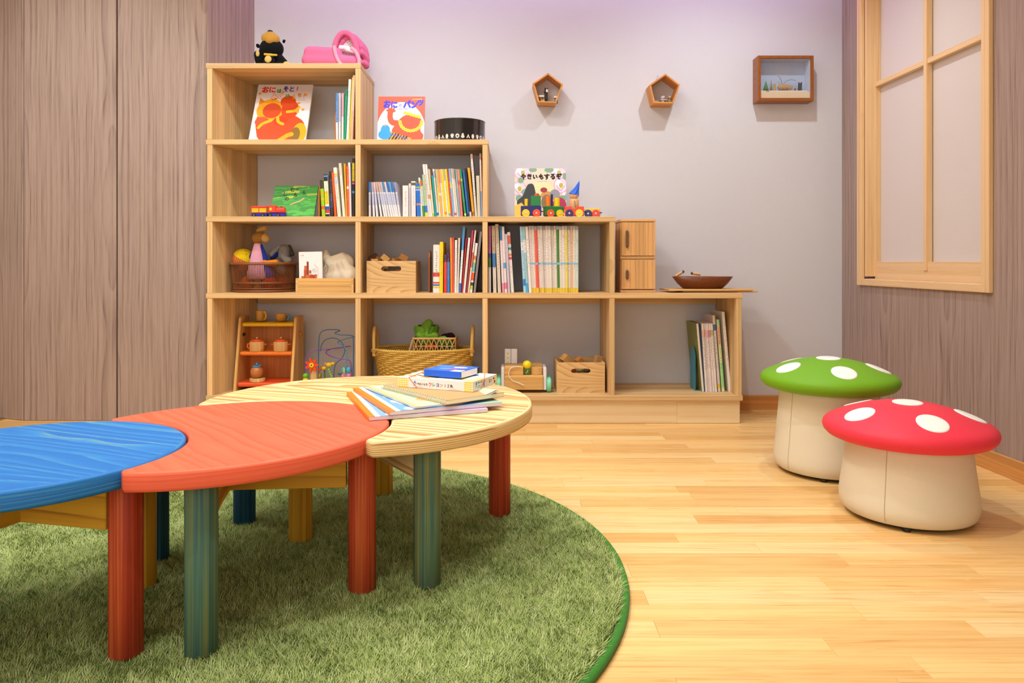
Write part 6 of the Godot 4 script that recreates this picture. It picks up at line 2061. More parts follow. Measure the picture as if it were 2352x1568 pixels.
func crate(label: String, x0: float, x1: float, ytop: float, hole: Array, y: float, d: float, deep: float) -> Node3D:
	var w := mm(x1 - x0, d)
	var h := EYE + (602 - ytop) * d / FOCAL - y
	var t := thing("wooden_crate", label, "crate", Vector3(ax((x0 + x1) / 2, d), y, -d - deep / 2), 0.0, "wooden crates of building blocks")
	var th := 0.011
	var hc := Vector2(ax((hole[0] + hole[1]) / 2, d) - ax((x0 + x1) / 2, d), EYE + (602 - hole[2]) * d / FOCAL - y - h / 2)
	for s in [1.0, -1.0]:
		var g := stadium_plate(w, h, hc, mm(hole[1] - hole[0], d) / 2, hole[3], th, Vector2(0.2, 0.03 + rng.randf() * 0.02))
		for i in g.v.size(): g.v[i] += Vector3(0, h / 2, s * (deep / 2 - th / 2))
		part("front_panel" if s > 0 else "back_panel", g, mats.crate, t)
		part("side_panel", geo(roff()).box(Vector3(s * (w / 2 - th / 2), h / 2, 0), Vector3(th, h, deep - 2 * th), 0.001, 2), mats.crate, t)
	part("bottom_panel", geo(roff()).box(Vector3(0, 0.005, 0), Vector3(w - 2 * th, 0.008, deep - 2 * th), 0.0005, 0), mats.crate, t)
	return t

var block_n := 0
func block(pos: Vector3, size: Vector3, tilt: Vector3, tint: String, label: String, group: String, kind := 0) -> void:
	var g := geo(roff())
	if kind == 0: g.box(Vector3.ZERO, size, 0.0012)
	elif kind == 1: g.cyl(Vector3(0, -size.y / 2, 0), size.x / 2, size.y, 0.001, 22)
	else:
		var tri := PackedVector2Array([Vector2(-size.x / 2, 0), Vector2(size.x / 2, 0), Vector2(0, size.y)])
		g.x = Transform3D(Basis(Vector3(1, 0, 0), Vector3(0, 0, 1), Vector3(0, 1, 0)), Vector3(0, -size.y / 2, 0))
		g.slab(tri, -size.z / 2, size.z / 2, 0.001, 1, 0.0, false)
	var o := solo("building_block", g, grained(mats.shelf_tex, Vector2(3, 3), tint, 0.55), label, "toy block", pos, 0.0, group)
	o.rotation = tilt

func basket_row() -> void:
	var y: float = TOPS[3]
	# brown cane basket
	var d := 3.622
	var c := Vector3(ax(606, d), y, -d)
	var t := thing("cane_basket", "dark brown round cane basket full of plush toys", "basket", c)
	var bm := plain("7a4420", 0.42)
	var canes := geo()
	for i in 130:
		var a := TAU * i / 130
		var e := Vector3(cos(a), 0, sin(a))
		canes.tube([e * 0.140 + Vector3.UP * 0.008, e * 0.1455 + Vector3.UP * 0.07, e * 0.150 + Vector3.UP * 0.135], 0.0019, 5)
	tag(part("canes", canes, bm, t), "", "", "", "stuff")
	for q in [[0.006, 0.142, 0.0065], [0.018, 0.1435, 0.003], [0.043, 0.1452, 0.0028], [0.047, 0.1455, 0.0028], [0.136, 0.1515, 0.0065]]:
		var loop := []
		for i in 72: loop.append(Vector3(cos(TAU * i / 72) * q[1], q[0], sin(TAU * i / 72) * q[1]))
		part("hoop", geo().tube(loop, q[2], 8, true), bm, t)
	var rim := []
	for i in 72: rim.append(Vector3(cos(TAU * i / 72) * 0.1535, 0.1355, sin(TAU * i / 72) * 0.1535))
	part("rim", geo().tube(rim, 0.0068, 10, true), plain("8a5226", 0.4), t)
	part("bottom_disc", geo().cyl(Vector3(0, 0.002, 0), 0.138, 0.006, 0.001, 40), bm, t)
	# what fills the basket
	var fill := [["red", "c8341c", Vector3(0.045, 0.044, 0.06), 0.036], ["orange", "d85a1c", Vector3(-0.06, 0.042, 0.055), 0.034], ["dark blue", "28306a", Vector3(0.0, 0.048, -0.06), 0.040], ["brown", "8a5a30", Vector3(-0.075, 0.046, -0.03), 0.038], ["scarlet", "b82c20", Vector3(0.085, 0.042, -0.02), 0.034]]
	for q in fill:
		solo("plush_ball", geo().ball(Vector3.ZERO, Vector3(q[3], q[3], q[3]), 18, 12), cloth(q[1], 0.12), q[0] + " plush ball low inside the cane basket", "plush toy", c + q[2], 0.0, "plush balls inside the cane basket")
	# yellow and striped rattle
	var r := thing("plush_rattle", "yellow plush egg with orange striped half poking out of the basket", "plush toy", c + Vector3(-0.086, 0.158, 0.03))
	var tilt := Basis(Vector3.BACK, -0.5)
	var up := []
	var lowp := []
	for i in 13:
		var a := PI / 2 * i / 12
		up.append(Vector2(0.052 * cos(a) if i < 12 else 0.0, 0.048 * sin(a)))
		lowp.append(Vector2(0.052 * sin(a) if i > 0 else 0.0, -0.06 * cos(a)))
	part("yellow_half", geo(Vector2.ZERO, Transform3D(tilt, Vector3.ZERO)).lathe(Vector3.ZERO, up, 28), cloth("eccb1c", 0.1), r)
	var sp := Pen.new(128, 16, C("c8501c"))
	for i in 16: sp.rect(i * 8, 0, i * 8 + 3, 16, C("e8a860"))
	var sm := printed(sp.tex(), 0.9)
	sm.texture_repeat = true
	var lh := geo(Vector2.ZERO, Transform3D(tilt, Vector3.ZERO))
	lh.lathe(Vector3.ZERO, lowp, 28)
	for i in lh.t.size():
		var p := tilt.inverse() * lh.v[i]
		lh.t[i] = Vector2(atan2(p.z, p.x) / TAU * 2.0, p.y * 8.0)
	part("striped_half", lh, sm, r, "orange striped half")
	for q in [[0.4, 0.5], [1.3, 0.7], [2.2, 0.45], [1.8, 1.05], [0.9, 1.0]]:
		part("dot", geo(Vector2.ZERO, Transform3D(tilt, Vector3.ZERO)).ball(Vector3(cos(q[0]) * cos(q[1]) * 0.052, sin(q[1]) * 0.048, sin(q[0]) * cos(q[1]) * 0.052), Vector3.ONE * 0.0035, 8, 6), cloth("d89a20", 0.05), r)
	# dog puppet with pink dress
	var pz := 0.075
	var pd := thing("plush_puppet", "brown plush dog puppet in pink and blue dress", "plush toy", c + Vector3(-0.006, 0.0085, pz))
	var pink := geo()
	pink.lathe(Vector3.ZERO, [Vector2(0, 0.05), Vector2(0.052, 0.054), Vector2(0.056, 0.064), Vector2(0.045, 0.12), Vector2(0.03, 0.18), Vector2(0.017, 0.222), Vector2(0, 0.226)], 28, [], Vector3(0.9, 1, 0.62))
	part("dress", pink, cloth("e6a8c0", 0.1), pd, "pale pink dress")
	part("dress_side", geo().nets([[Vector3(0.012, 0.21, -0.004), Vector3(0.048, 0.075, -0.012), 0.012, 0.03], [Vector3(-0.014, 0.205, -0.012), Vector3(-0.03, 0.16, -0.014), 0.008, 0.014]], 0.005, 0.008), cloth("2c3a9c", 0.1), pd, "blue dress side")
	part("paw", geo().nets([[Vector3(0, 0.01, -0.01), Vector3(0, 0.055, -0.005), 0.02, 0.016]], 0.005, 0.006), cloth("b07c40", 0.1), pd)
	part("head", geo().nets([[Vector3(0.0, 0.247, 0), Vector3(0.01, 0.252, 0), 0.026, 0.026], [Vector3(0.022, 0.252, 0.004), Vector3(0.034, 0.25, 0.006), 0.024, 0.021]], 0.005, 0.01), cloth("9a6c34", 0.15), pd)
	part("muzzle", geo().nets([[Vector3(0.038, 0.248, 0.008), Vector3(0.044, 0.244, 0.01), 0.022, 0.018]], 0.005, 0.006), cloth("c49a5c", 0.15), pd)
	part("ear", geo().nets([[Vector3(0.004, 0.283, -0.004), Vector3(0.034, 0.294, -0.004), 0.010, 0.013]], 0.004, 0.006), cloth("c8984c", 0.15), pd)
	# grey elephant
	var el := thing("plush_elephant", "grey plush elephant with drooping ears in the cane basket", "plush toy", c + Vector3(0.088, 0.088, 0.01))
	part("body", geo().nets([[Vector3(0, 0.02, -0.02), Vector3(0, 0.05, -0.01), 0.032, 0.03], [Vector3(0.012, 0.085, 0.0), Vector3(0.014, 0.115, -0.004), 0.028, 0.026], [Vector3(0.016, 0.08, 0.02), Vector3(0.036, 0.058, 0.03), 0.018, 0.013], [Vector3(0.036, 0.058, 0.03), Vector3(0.046, 0.064, 0.03), 0.013, 0.013]], 0.005, 0.012), cloth("8a8480", 0.15), el)
	part("ear", geo().nets([[Vector3(-0.008, 0.132, 0.004), Vector3(-0.044, 0.09, 0.012), 0.009, 0.014]], 0.005, 0.006), cloth("948e8a", 0.15), el)
	part("ear", geo().nets([[Vector3(0.034, 0.13, -0.012), Vector3(0.046, 0.095, -0.01), 0.010, 0.014]], 0.005, 0.006), cloth("4c4846", 0.15), el)
	part("eye", geo().ball(Vector3(0.012, 0.1, 0.0265), Vector3.ONE * 0.0025, 8, 6), plain("141414", 0.3), el)
	part("scarf", geo().nets([[Vector3(-0.04, 0.075, 0.012), Vector3(-0.02, 0.092, 0.01), 0.012, 0.012]], 0.005, 0.006), cloth("1c3080", 0.1), el, "dark blue scarf")
	solo("plush_fish", geo().nets([[Vector3(-0.022, 0, 0), Vector3(0.02, 0.002, 0), 0.013, 0.017], [Vector3(-0.03, 0.008, 0), Vector3(-0.036, 0.014, 0), 0.007, 0.005]], 0.005, 0.008), cloth("ec8a1c", 0.1), "small orange plush fish lying before the grey elephant", "plush toy", c + Vector3(0.062, 0.1365, 0.085))
	# finger-jointed tray
	d = 3.475
	var x0 := ax(679, d); var x1 := ax(812, d)
	var w := x1 - x0
	var deep := 0.21
	var tm := grained(mats.shelf_tex, Vector2(0.8, 2.0), "fff0cc", 0.5)
	var tr := thing("wooden_tray", "low light wooden box with finger jointed corners", "box", Vector3((x0 + x1) / 2, y, -d - deep / 2))
	var h := 0.0675
	for s in [1.0, -1.0]:
		part("long_side", geo(roff()).box(Vector3(0, h / 2, s * (deep / 2 - 0.005)), Vector3(w - 0.02, h, 0.01), 0.0008, 0), tm, tr)
		part("short_side", geo(roff()).box(Vector3(s * (w / 2 - 0.005), h / 2, 0), Vector3(0.01, h, deep - 0.02), 0.0008, 2), tm, tr)
		for k in 7:      # the interlocking fingers
			var fy := h * (k + 0.5) / 7
			for e in [1.0, -1.0]:
				part("finger", geo(roff()).box(Vector3(e * (w / 2 - 0.005), fy, s * (deep / 2 - 0.005)), Vector3(0.01, h / 7 - 0.0002, 0.01), 0.0003, 0 if k % 2 == 0 else 2), tm if k % 2 == 0 else mats.shelf, tr)
	part("bottom_panel", geo(roff()).box(Vector3(0, 0.004, 0), Vector3(w - 0.02, 0.006, deep - 0.02), 0.0004, 0), tm, tr)
	# picture card box in the tray
	var p := Pen.new(224, 340, C("f2eef4"))
	p.rect(0, 250, 224, 340, C("efebf2"))
	p.write("レの", 16, 22, 16, 1.6, C("b89870")); p.stroke([Vector2(14, 50), Vector2(34, 50)], 1.5, C("b0a8a8"), false)
	for q in [[20, 210, 40, 40, "c85c2c"], [46, 150, 30, 90, "b84c24"], [50, 120, 24, 40, "c86434"], [74, 84, 20, 160, "8a3418"], [60, 200, 40, 46, "d06a34"], [100, 196, 30, 44, "b84a22"], [96, 160, 22, 30, "c25a2a"], [128, 200, 34, 40, "a8401c"], [150, 196, 22, 44, "c86030"]]: p.rect(q[0], q[1], q[0] + q[2], q[1] + q[3], C(q[4]))
	p.dot(150, 164, 26, 24, C("d8dce8")); p.stroke([Vector2(150, 110), Vector2(166, 130), Vector2(182, 150), Vector2(180, 220)], 2, C("d89070")); p.stroke([Vector2(130, 158), Vector2(150, 168)], 1.5, C("8894b0"))
	p.dot(110, 300, 22, 22, C("8ac878")); p.stroke([Vector2(98, 312), Vector2(104, 290), Vector2(110, 306), Vector2(118, 288), Vector2(122, 312)], 3, C("f2eef4"), false)
	var cd := 3.5
	var cw := mm(53.5, cd)
	var ch := EYE + (602 - 578) * cd / FOCAL - (y + 0.0075)
	var card := thing("picture_card_box", "slim white box printed with brown blocks and green round mark", "box", Vector3(ax(714.5, cd), y + 0.0075, -cd - 0.008))
	card.rotation.z = 0.02
	part("box_body", geo().box(Vector3(0, ch / 2, 0), Vector3(cw, ch, 0.014), 0.0006), plain("eeeaf0", 0.5), card)
	part("front_print", print_plate(cw - 0.001, ch - 0.001, Transform3D(Basis.IDENTITY, Vector3(0, ch / 2, 0.0075))), printed(p.tex(), 0.4), card)
	# cloth bag
	var bag := thing("cloth_bag", "crumpled cream cotton drawstring bag lying in the wooden tray", "bag", Vector3(ax(780, 3.56), y + 0.008, -3.59))
	bag.scale = Vector3(1.0, 1.28, 1.0)
	part("sack", geo().nets([[Vector3(-0.05, 0.05, 0.0), Vector3(0.045, 0.05, 0.01), 0.045, 0.042], [Vector3(-0.04, 0.085, 0.0), Vector3(0.02, 0.1, -0.01), 0.038, 0.036], [Vector3(0.0, 0.128, -0.01), Vector3(0.04, 0.105, -0.01), 0.014, 0.018], [Vector3(0.02, 0.112, 0.02), Vector3(0.058, 0.06, 0.03), 0.012, 0.016], [Vector3(-0.06, 0.11, 0.02), Vector3(0.01, 0.132, 0.01), 0.012, 0.01], [Vector3(0.0, 0.1, 0.035), Vector3(0.036, 0.04, 0.042), 0.012, 0.014], [Vector3(-0.068, 0.12, 0.0), Vector3(-0.075, 0.14, -0.02), 0.02, 0.012]], 0.0055, 0.012), cloth("e0d2bc", 0.05, 40.0), bag)
	part("cord", geo().tube([Vector3(-0.062, 0.1, 0.043), Vector3(-0.05, 0.088, 0.05), Vector3(-0.053, 0.07, 0.052), Vector3(-0.064, 0.062, 0.05)], 0.0009, 6), plain("2c2420", 0.7), bag)
	# crate with blocks
	var cr := crate("wooden crate with oval hand hole and blocks, beside the brown bookend", 842, 955, 599, [875.5, 921.5, 617.0, 0.0115], y, 3.475, 0.20)
	var cx := cr.position.x; var cz := cr.position.z
	var g1 := "blocks in the upper wooden crate"
	var rr := RandomNumberGenerator.new()
	rr.seed = 5
	for i in 4:      # lower blocks seen through the hand hole
		block(Vector3(cx - 0.075 + i * 0.05, y + 0.031, cz + 0.045), Vector3(0.044, 0.042, 0.044), Vector3(0, rr.randf_range(-0.2, 0.2), 0), ["d8c09c", "b4a284", "e0a878", "c8a078"][i], ["pale", "greyish", "orange", "tan"][i] + " wooden block at the bottom of the upper crate", g1)
	for i in 4:
		block(Vector3(cx - 0.075 + i * 0.05, y + 0.082, cz + 0.05), Vector3(0.04, 0.04, 0.04), Vector3(0.3, rr.randf_range(-0.5, 0.5), rr.randf_range(-0.5, 0.5)), ["c8b48c", "9c907c", "d89860", "d0b48c"][i], ["ochre", "grey", "copper", "beige"][i] + " tilted block behind the hand hole of the upper crate", g1)
	var tops := [[859, 594, 3.56, 0.044, 0.5, "5c4030", "dark brown wooden block heaped on the upper crate", 0], [869, 596, 3.52, 0.03, -0.5, "96705c", "reddish brown small block heaped on the upper crate", 0], [884.5, 593, 3.50, 0.034, -0.7, "d4c498", "pale grey-green block heaped on the upper crate", 0], [903, 597.5, 3.52, 0.032, 0.1, "d8a060", "orange wedge block heaped on the upper crate", 2], [915, 596.5, 3.54, 0.03, 0.7, "ac8c70", "brown block half hidden behind the topmost block", 0], [926.5, 592, 3.50, 0.036, -0.45, "b89878", "light brown topmost block of the upper crate", 0], [860, 598.5, 3.495, 0.03, 0.0, "e4d0a4", "flat cream block at the edge of the upper crate", 0]]
	for q in tops:
		var pos := at(q[0], q[1], q[2])
		block(pos, Vector3(q[3], q[3] * (0.5 if q[6].begins_with("flat") else 0.8), q[3]), Vector3(0.1, 0.3, q[4]), q[5], q[6], g1, q[7])
	# toy fridge
	d = 3.49
	var fx0 := ax(1425, d); var fx1 := ax(1506, d)
	var fh := EYE + (602 - 503) * d / FOCAL - y
	var fw := fx1 - fx0
	var fr := thing("toy_fridge", "wooden toy refrigerator with two doors and dark handles", "toy", Vector3((fx0 + fx1) / 2, y, -d - 0.0875))
	var tw := grained(mats.shelf_tex, Vector2(0.9, 2.2), "fae6d2", 0.5)
	part("body", geo(roff()).box(Vector3(0, fh / 2, -0.01), Vector3(fw - 0.004, fh - 0.026, 0.155), 0.001, 1), tw, fr)
	part("top_board", geo(roff()).box(Vector3(0, fh - 0.006, 0), Vector3(fw, 0.012, 0.175), 0.001, 0), tw, fr)
	part("bottom_board", geo(roff()).box(Vector3(0, 0.006, 0), Vector3(fw, 0.012, 0.175), 0.001, 0), tw, fr)
	var F := func(py: float) -> float: return EYE + (602 - py) * d / FOCAL - y
	part("middle_board", geo(roff()).box(Vector3(0, F.call(591.5), 0.002), Vector3(fw, 0.011, 0.17), 0.0008, 0), tw, fr)
	for q in [[509.5, 588.0, 528.6, 568.6], [595.0, 664.6, 619.7, 641.5]]:
		var y0: float = F.call(q[1]); var y1: float = F.call(q[0])
		var dg := geo(roff()).box(Vector3(0.002, (y0 + y1) / 2, 0.078), Vector3(fw - 0.006, y1 - y0 - 0.003, 0.018), 0.0012, 1)
		var door := part("door", dg, tw, fr)
		var hy0: float = F.call(q[3]); var hy1: float = F.call(q[2])
		var hx := ax(1440, d) - (fx0 + fx1) / 2
		part("handle", geo().nets([[Vector3(hx, hy0 + 0.006, 0.094), Vector3(hx, hy1 - 0.006, 0.094), 0.0068, 0.0068]], 0.0025, 0.003), plain("6a4c34", 0.5), door, "dark walnut handle")
	# two thin boards and the bowl
	var tb := grained(mats.shelf_tex, Vector2(0.8, 2.0), "fff0d0", 0.5)
	solo("serving_board", geo(roff()).box(Vector3(0, 0.004, 0), Vector3(mm(167, 3.6), 0.0075, 0.2), 0.001, 0), tb, "thin wooden board overhanging the shelf end, lower of two", "board", Vector3(ax(1643.5, 3.6), y, -3.61), -0.02, "thin serving boards")
	solo("serving_board", geo(roff()).box(Vector3(0, 0.004, 0), Vector3(mm(190, 3.57), 0.0075, 0.19), 0.001, 0), tb, "thin wooden board lying under the dark wooden bowl", "board", Vector3(ax(1621, 3.57), y + 0.0083, -3.58), 0.03, "thin serving boards")
	d = 3.58
	var bw := mm(69.5, d)
	var yb := y + 0.0165
	var bh := mm(27.5, d)
	var bo := thing("wooden_bowl", "dark brown boat shaped wooden bowl of small wooden pieces", "bowl", Vector3(ax(1613.5, d), yb, -d))
	var og := geo(roff())
	og.lathe(Vector3.ZERO, [Vector2(0, 0), Vector2(bw * 0.62, 0), Vector2(bw * 0.68, bh * 0.08), Vector2(bw * 0.84, bh * 0.45), Vector2(bw, bh), Vector2(bw * 0.95, bh * 1.0), Vector2(bw * 0.78, bh * 0.42), Vector2(bw * 0.6, bh * 0.16), Vector2(0, bh * 0.14)], 40, [1, 5], Vector3(1, 1, 0.55))
	part("shell", og, mats.dark_wood, bo)
	for q in [[1560, 629, -0.55, "light wooden peg with dark end leaning on the bowl rim"], [1600, 629, 0.15, "light wooden peg with dark end lying across the bowl"]]:
		var pos := at(q[0], q[1], d - 0.01)
		var pg := thing("wooden_peg", q[3], "toy piece", pos)
		pg.rotation.z = -PI / 2 - q[2]
		part("stem", geo().cyl(Vector3(0, -0.02, 0), 0.0062, 0.038, 0.001, 14), mats.toy, pg)
		part("end_cap", geo().ball(Vector3(0, 0.0215 if q[2] < 0 else -0.022, 0), Vector3.ONE * 0.0068, 12, 8), plain("5a4030", 0.5), pg)
	solo("wooden_piece", geo(roff()).box(Vector3.ZERO, Vector3(0.035, 0.012, 0.02), 0.002), mats.toy, "flat pale wooden piece inside the dark bowl", "toy piece", Vector3(ax(1640, d), yb + bh - 0.012, -d))


# ---------- bottom row ----------
func bottom_row() -> void:
	var y: float = TOPS[4]
	# toy kitchen stand: two slanting sides and three coloured shelves
	var st := thing("toy_stand", "wooden toy stand with yellow, orange and red shelves of play crockery", "toy shelf", Vector3(-1.147, y, -3.63))
	var sm := grained(mats.shelf_tex, Vector2(1.0, 2.0), "fff0cc", 0.5)
	for s in [-1.0, 1.0]:
		var side := PackedVector2Array([Vector2(0.10, 0.0), Vector2(0.025, 0.342), Vector2(0.015, 0.35), Vector2(-0.092, 0.35), Vector2(-0.1, 0.342), Vector2(-0.1, 0.0)])
		var g := geo(roff(), Transform3D(Basis(Vector3(0, 0, 1), Vector3(1, 0, 0), Vector3(0, 1, 0)), Vector3(s * 0.1335, 0, 0)))
		g.slab(side, -0.0065, 0.0065, 0.002, 1, PI / 2, false)
		var pn := part("side_panel", g, sm, st)
		if s < 0: part("slot", geo().nets([[Vector3(-0.1265, 0.262, -0.012), Vector3(-0.1265, 0.262, 0.0), 0.0085, 0.0085]], 0.003, 0.003), plain("2a1c10", 0.9), pn, "dark oval slot")
		else:
			var kg := geo(Vector2.ZERO, Transform3D(Basis(Vector3.BACK, -PI / 2), Vector3(0.14, 0.262, -0.02)))
			part("knob", kg.cyl(Vector3.ZERO, 0.011, 0.012, 0.002, 18), plain("c08030", 0.5), pn)
	for q in [[0.321, 0.018, "e8bc1c", 0.024], [0.184, 0.018, "ea7a1c", 0.054], [0.041, 0.02, "e2521c", 0.084]]:
		part("shelf", geo().box(Vector3(0, q[0] - q[1] / 2, (q[3] - 0.09) / 2), Vector3(0.253, q[1], q[3] + 0.09), 0.006), plain(q[2], 0.4), st)
	part("back_panel", geo(roff()).box(Vector3(0, 0.16, -0.095), Vector3(0.253, 0.30, 0.006), 0.0005, 1), grained(mats.shelf_tex, Vector2(1, 2), "f4bc80", 0.55), st)
	var sx := -1.147
	var cups := [[596.5, 0.0195, 0.05, "e8c01c", "tall wooden play cup with yellow handle", "wooden saucer under the tall play cup", 0.0], [645.0, 0.0285, 0.036, "4aa4c8", "low wooden play cup with blue handle", "wooden saucer under the low play cup", 0.6]]
	for q in cups:
		var cx := ax(q[0], 3.66)
		var yy := y + 0.3215
		solo("saucer", geo().lathe(Vector3.ZERO, [Vector2(0, 0), Vector2(0.018, 0), Vector2(0.034, 0.006), Vector2(0.033, 0.0075), Vector2(0.016, 0.003), Vector2(0, 0.003)], 28, [1]), plain("b07c34", 0.5), q[5] + " on the toy stand", "saucer", Vector3(cx, yy, -3.67), 0.0, "play saucers")
		var cup := thing("play_cup", q[4] + " on the toy stand", "cup", Vector3(cx, yy + 0.0034, -3.67), 0.0, "play cups")
		var rr: float = q[1]; var hh: float = q[2]
		part("bowl", geo().lathe(Vector3.ZERO, [Vector2(0, 0), Vector2(rr * (0.95 if q[6] == 0.0 else 0.7), 0), Vector2(rr * (1.0 if q[6] == 0.0 else 0.93), hh * 0.3), Vector2(rr, hh), Vector2(rr - 0.003, hh), Vector2(rr - 0.004, hh * 0.3), Vector2(0, 0.004)], 28, [1, 3, 4]), plain("d49a44", 0.5), cup)
		var hd := []
		for i in 13:
			var a := -PI / 2 + PI * i / 12
			hd.append(Vector3(rr - 0.002 + cos(a) * 0.011, hh * 0.5 + sin(a) * hh * 0.4, 0.004))
		part("handle", geo().tube(hd, 0.0048, 8), plain(q[3], 0.4), cup)
	for q in [[588.5, -1.0, "wooden play pot with orange lid and side handle"], [644.0, 1.0, "wooden play pot with orange lid and stub handles"]]:
		var pot := thing("play_pot", q[2], "toy pot", Vector3(ax(q[0], 3.6), y + 0.1845, -3.61), 0.0, "play pots on the orange shelf")
		part("body", geo().lathe(Vector3.ZERO, [Vector2(0, 0), Vector2(0.0325, 0), Vector2(0.0345, 0.003), Vector2(0.0345, 0.043), Vector2(0.033, 0.046), Vector2(0, 0.046)], 32, [1, 4]), grained(mats.shelf_tex, Vector2(2, 3), "fff0d8", 0.5), pot)
		part("lid", geo().lathe(Vector3(0, 0.046, 0), [Vector2(0, 0), Vector2(0.029, 0), Vector2(0.0305, 0.004), Vector2(0.026, 0.0095), Vector2(0, 0.011)], 28, [1]), plain("e2561e", 0.4), pot)
		part("knob", geo().ball(Vector3(0, 0.062, 0), Vector3.ONE * 0.0058, 12, 8), plain("d8ac70", 0.5), pot)
		if q[1] < 0: part("handle", geo().tube([Vector3(-0.033, 0.036, 0.0), Vector3(-0.044, 0.033, 0), Vector3(-0.045, 0.018, 0), Vector3(-0.036, 0.01, 0)], 0.005, 8), plain("e2561e", 0.4), pot)
		for e in [-1.0, 1.0]:
			if q[1] > 0 or e > 0: part("handle", geo().tube([Vector3(e * 0.033, 0.032, 0), Vector3(e * 0.047, 0.032, 0)], 0.0042, 8), plain("e2561e", 0.4), pot)
	var jx := ax(587.5, 3.57)
	solo("wooden_ring", geo().cyl(Vector3.ZERO, 0.0365, 0.0165, 0.002, 32), mats.toy, "thick round wooden coaster under the play jar", "coaster", Vector3(jx + 0.003, y + 0.0415, -3.585))
	var jar := thing("play_jar", "round wooden play jar with blue lid on the red shelf", "toy jar", Vector3(jx, y + 0.0585, -3.585))
	part("body", geo().nets([[Vector3(0, 0.0285, 0), Vector3(0, 0.027, 0), 0.0305, 0.0305]], 0.004, 0.004), plain("b8713c", 0.35), jar)
	part("lid", geo().cyl(Vector3(0, 0.054, 0), 0.021, 0.006, 0.001, 24), plain("3c92cc", 0.4), jar)
	part("knob", geo().ball(Vector3(0, 0.0655, 0), Vector3.ONE * 0.0065, 12, 8), plain("3c92cc", 0.4), jar)
	bead_maze(y)
	big_basket(y)
	toy_car(y)
	var cr := crate("wooden crate with oval hand hole and blocks, beside the toy car", 1278.5, 1389.5, 832.5, [1312, 1357, 851.5, 0.0105], y, 3.505, 0.22)
	var cx := cr.position.x; var cz := cr.position.z
	var g2 := "blocks in the lower wooden crate"
	for i in 4:
		block(Vector3(cx - 0.075 + i * 0.05, y + 0.031, cz + 0.05), Vector3(0.045, 0.042, 0.044), Vector3(0, 0.1 * i, 0), ["c8a078", "b89878", "d8b088", "c0a484"][i], ["tan", "dull brown", "sandy", "grey brown"][i] + " wooden block at the bottom of the lower crate", g2)
	for q in [[-0.035, "c89468", "copper brown", 0], [0.012, "a8b4a0", "sage tinted", 1], [0.045, "6a6058", "dark grey", 0], [-0.07, "a87c58", "chestnut", 1]]:
		block(Vector3(cx + q[0], y + 0.084, cz + 0.05), Vector3(0.038, 0.05, 0.036), Vector3(0.2, 0.3, 0.4), q[1], q[2] + " block behind the hand hole of the lower crate", g2, q[3])
	for q in [[1300, 826, 3.57, 0.046, 0.75, "ecd8b4", "large cream cube tilted on the lower crate"], [1331, 829.5, 3.57, 0.036, 0.6, "e8b888", "peach cube tilted on the lower crate"], [1374, 826.5, 3.58, 0.04, -0.2, "dccbb8", "upright pale block at the corner of the lower crate"]]:
		block(at(q[0], q[1], q[2]), Vector3(q[3] * 0.8, q[3], q[3] * 0.8), Vector3(0.1, 0.4, q[4]), q[5], q[6], g2)


func path(pts: Array, base: Vector3, s: float, ox: float, oy: float) -> Array:
	var q := []
	for p in pts: q.append(base + Vector3((p[0] - ox) * s, (oy - p[1]) * s, p[2]))
	var out := []
	for i in q.size() - 1:
		for k in 8: out.append((q[i] as Vector3).cubic_interpolate(q[i + 1], q[maxi(0, i - 1)], q[mini(q.size() - 1, i + 2)], k / 8.0))
	out.append(q[-1])
	return out

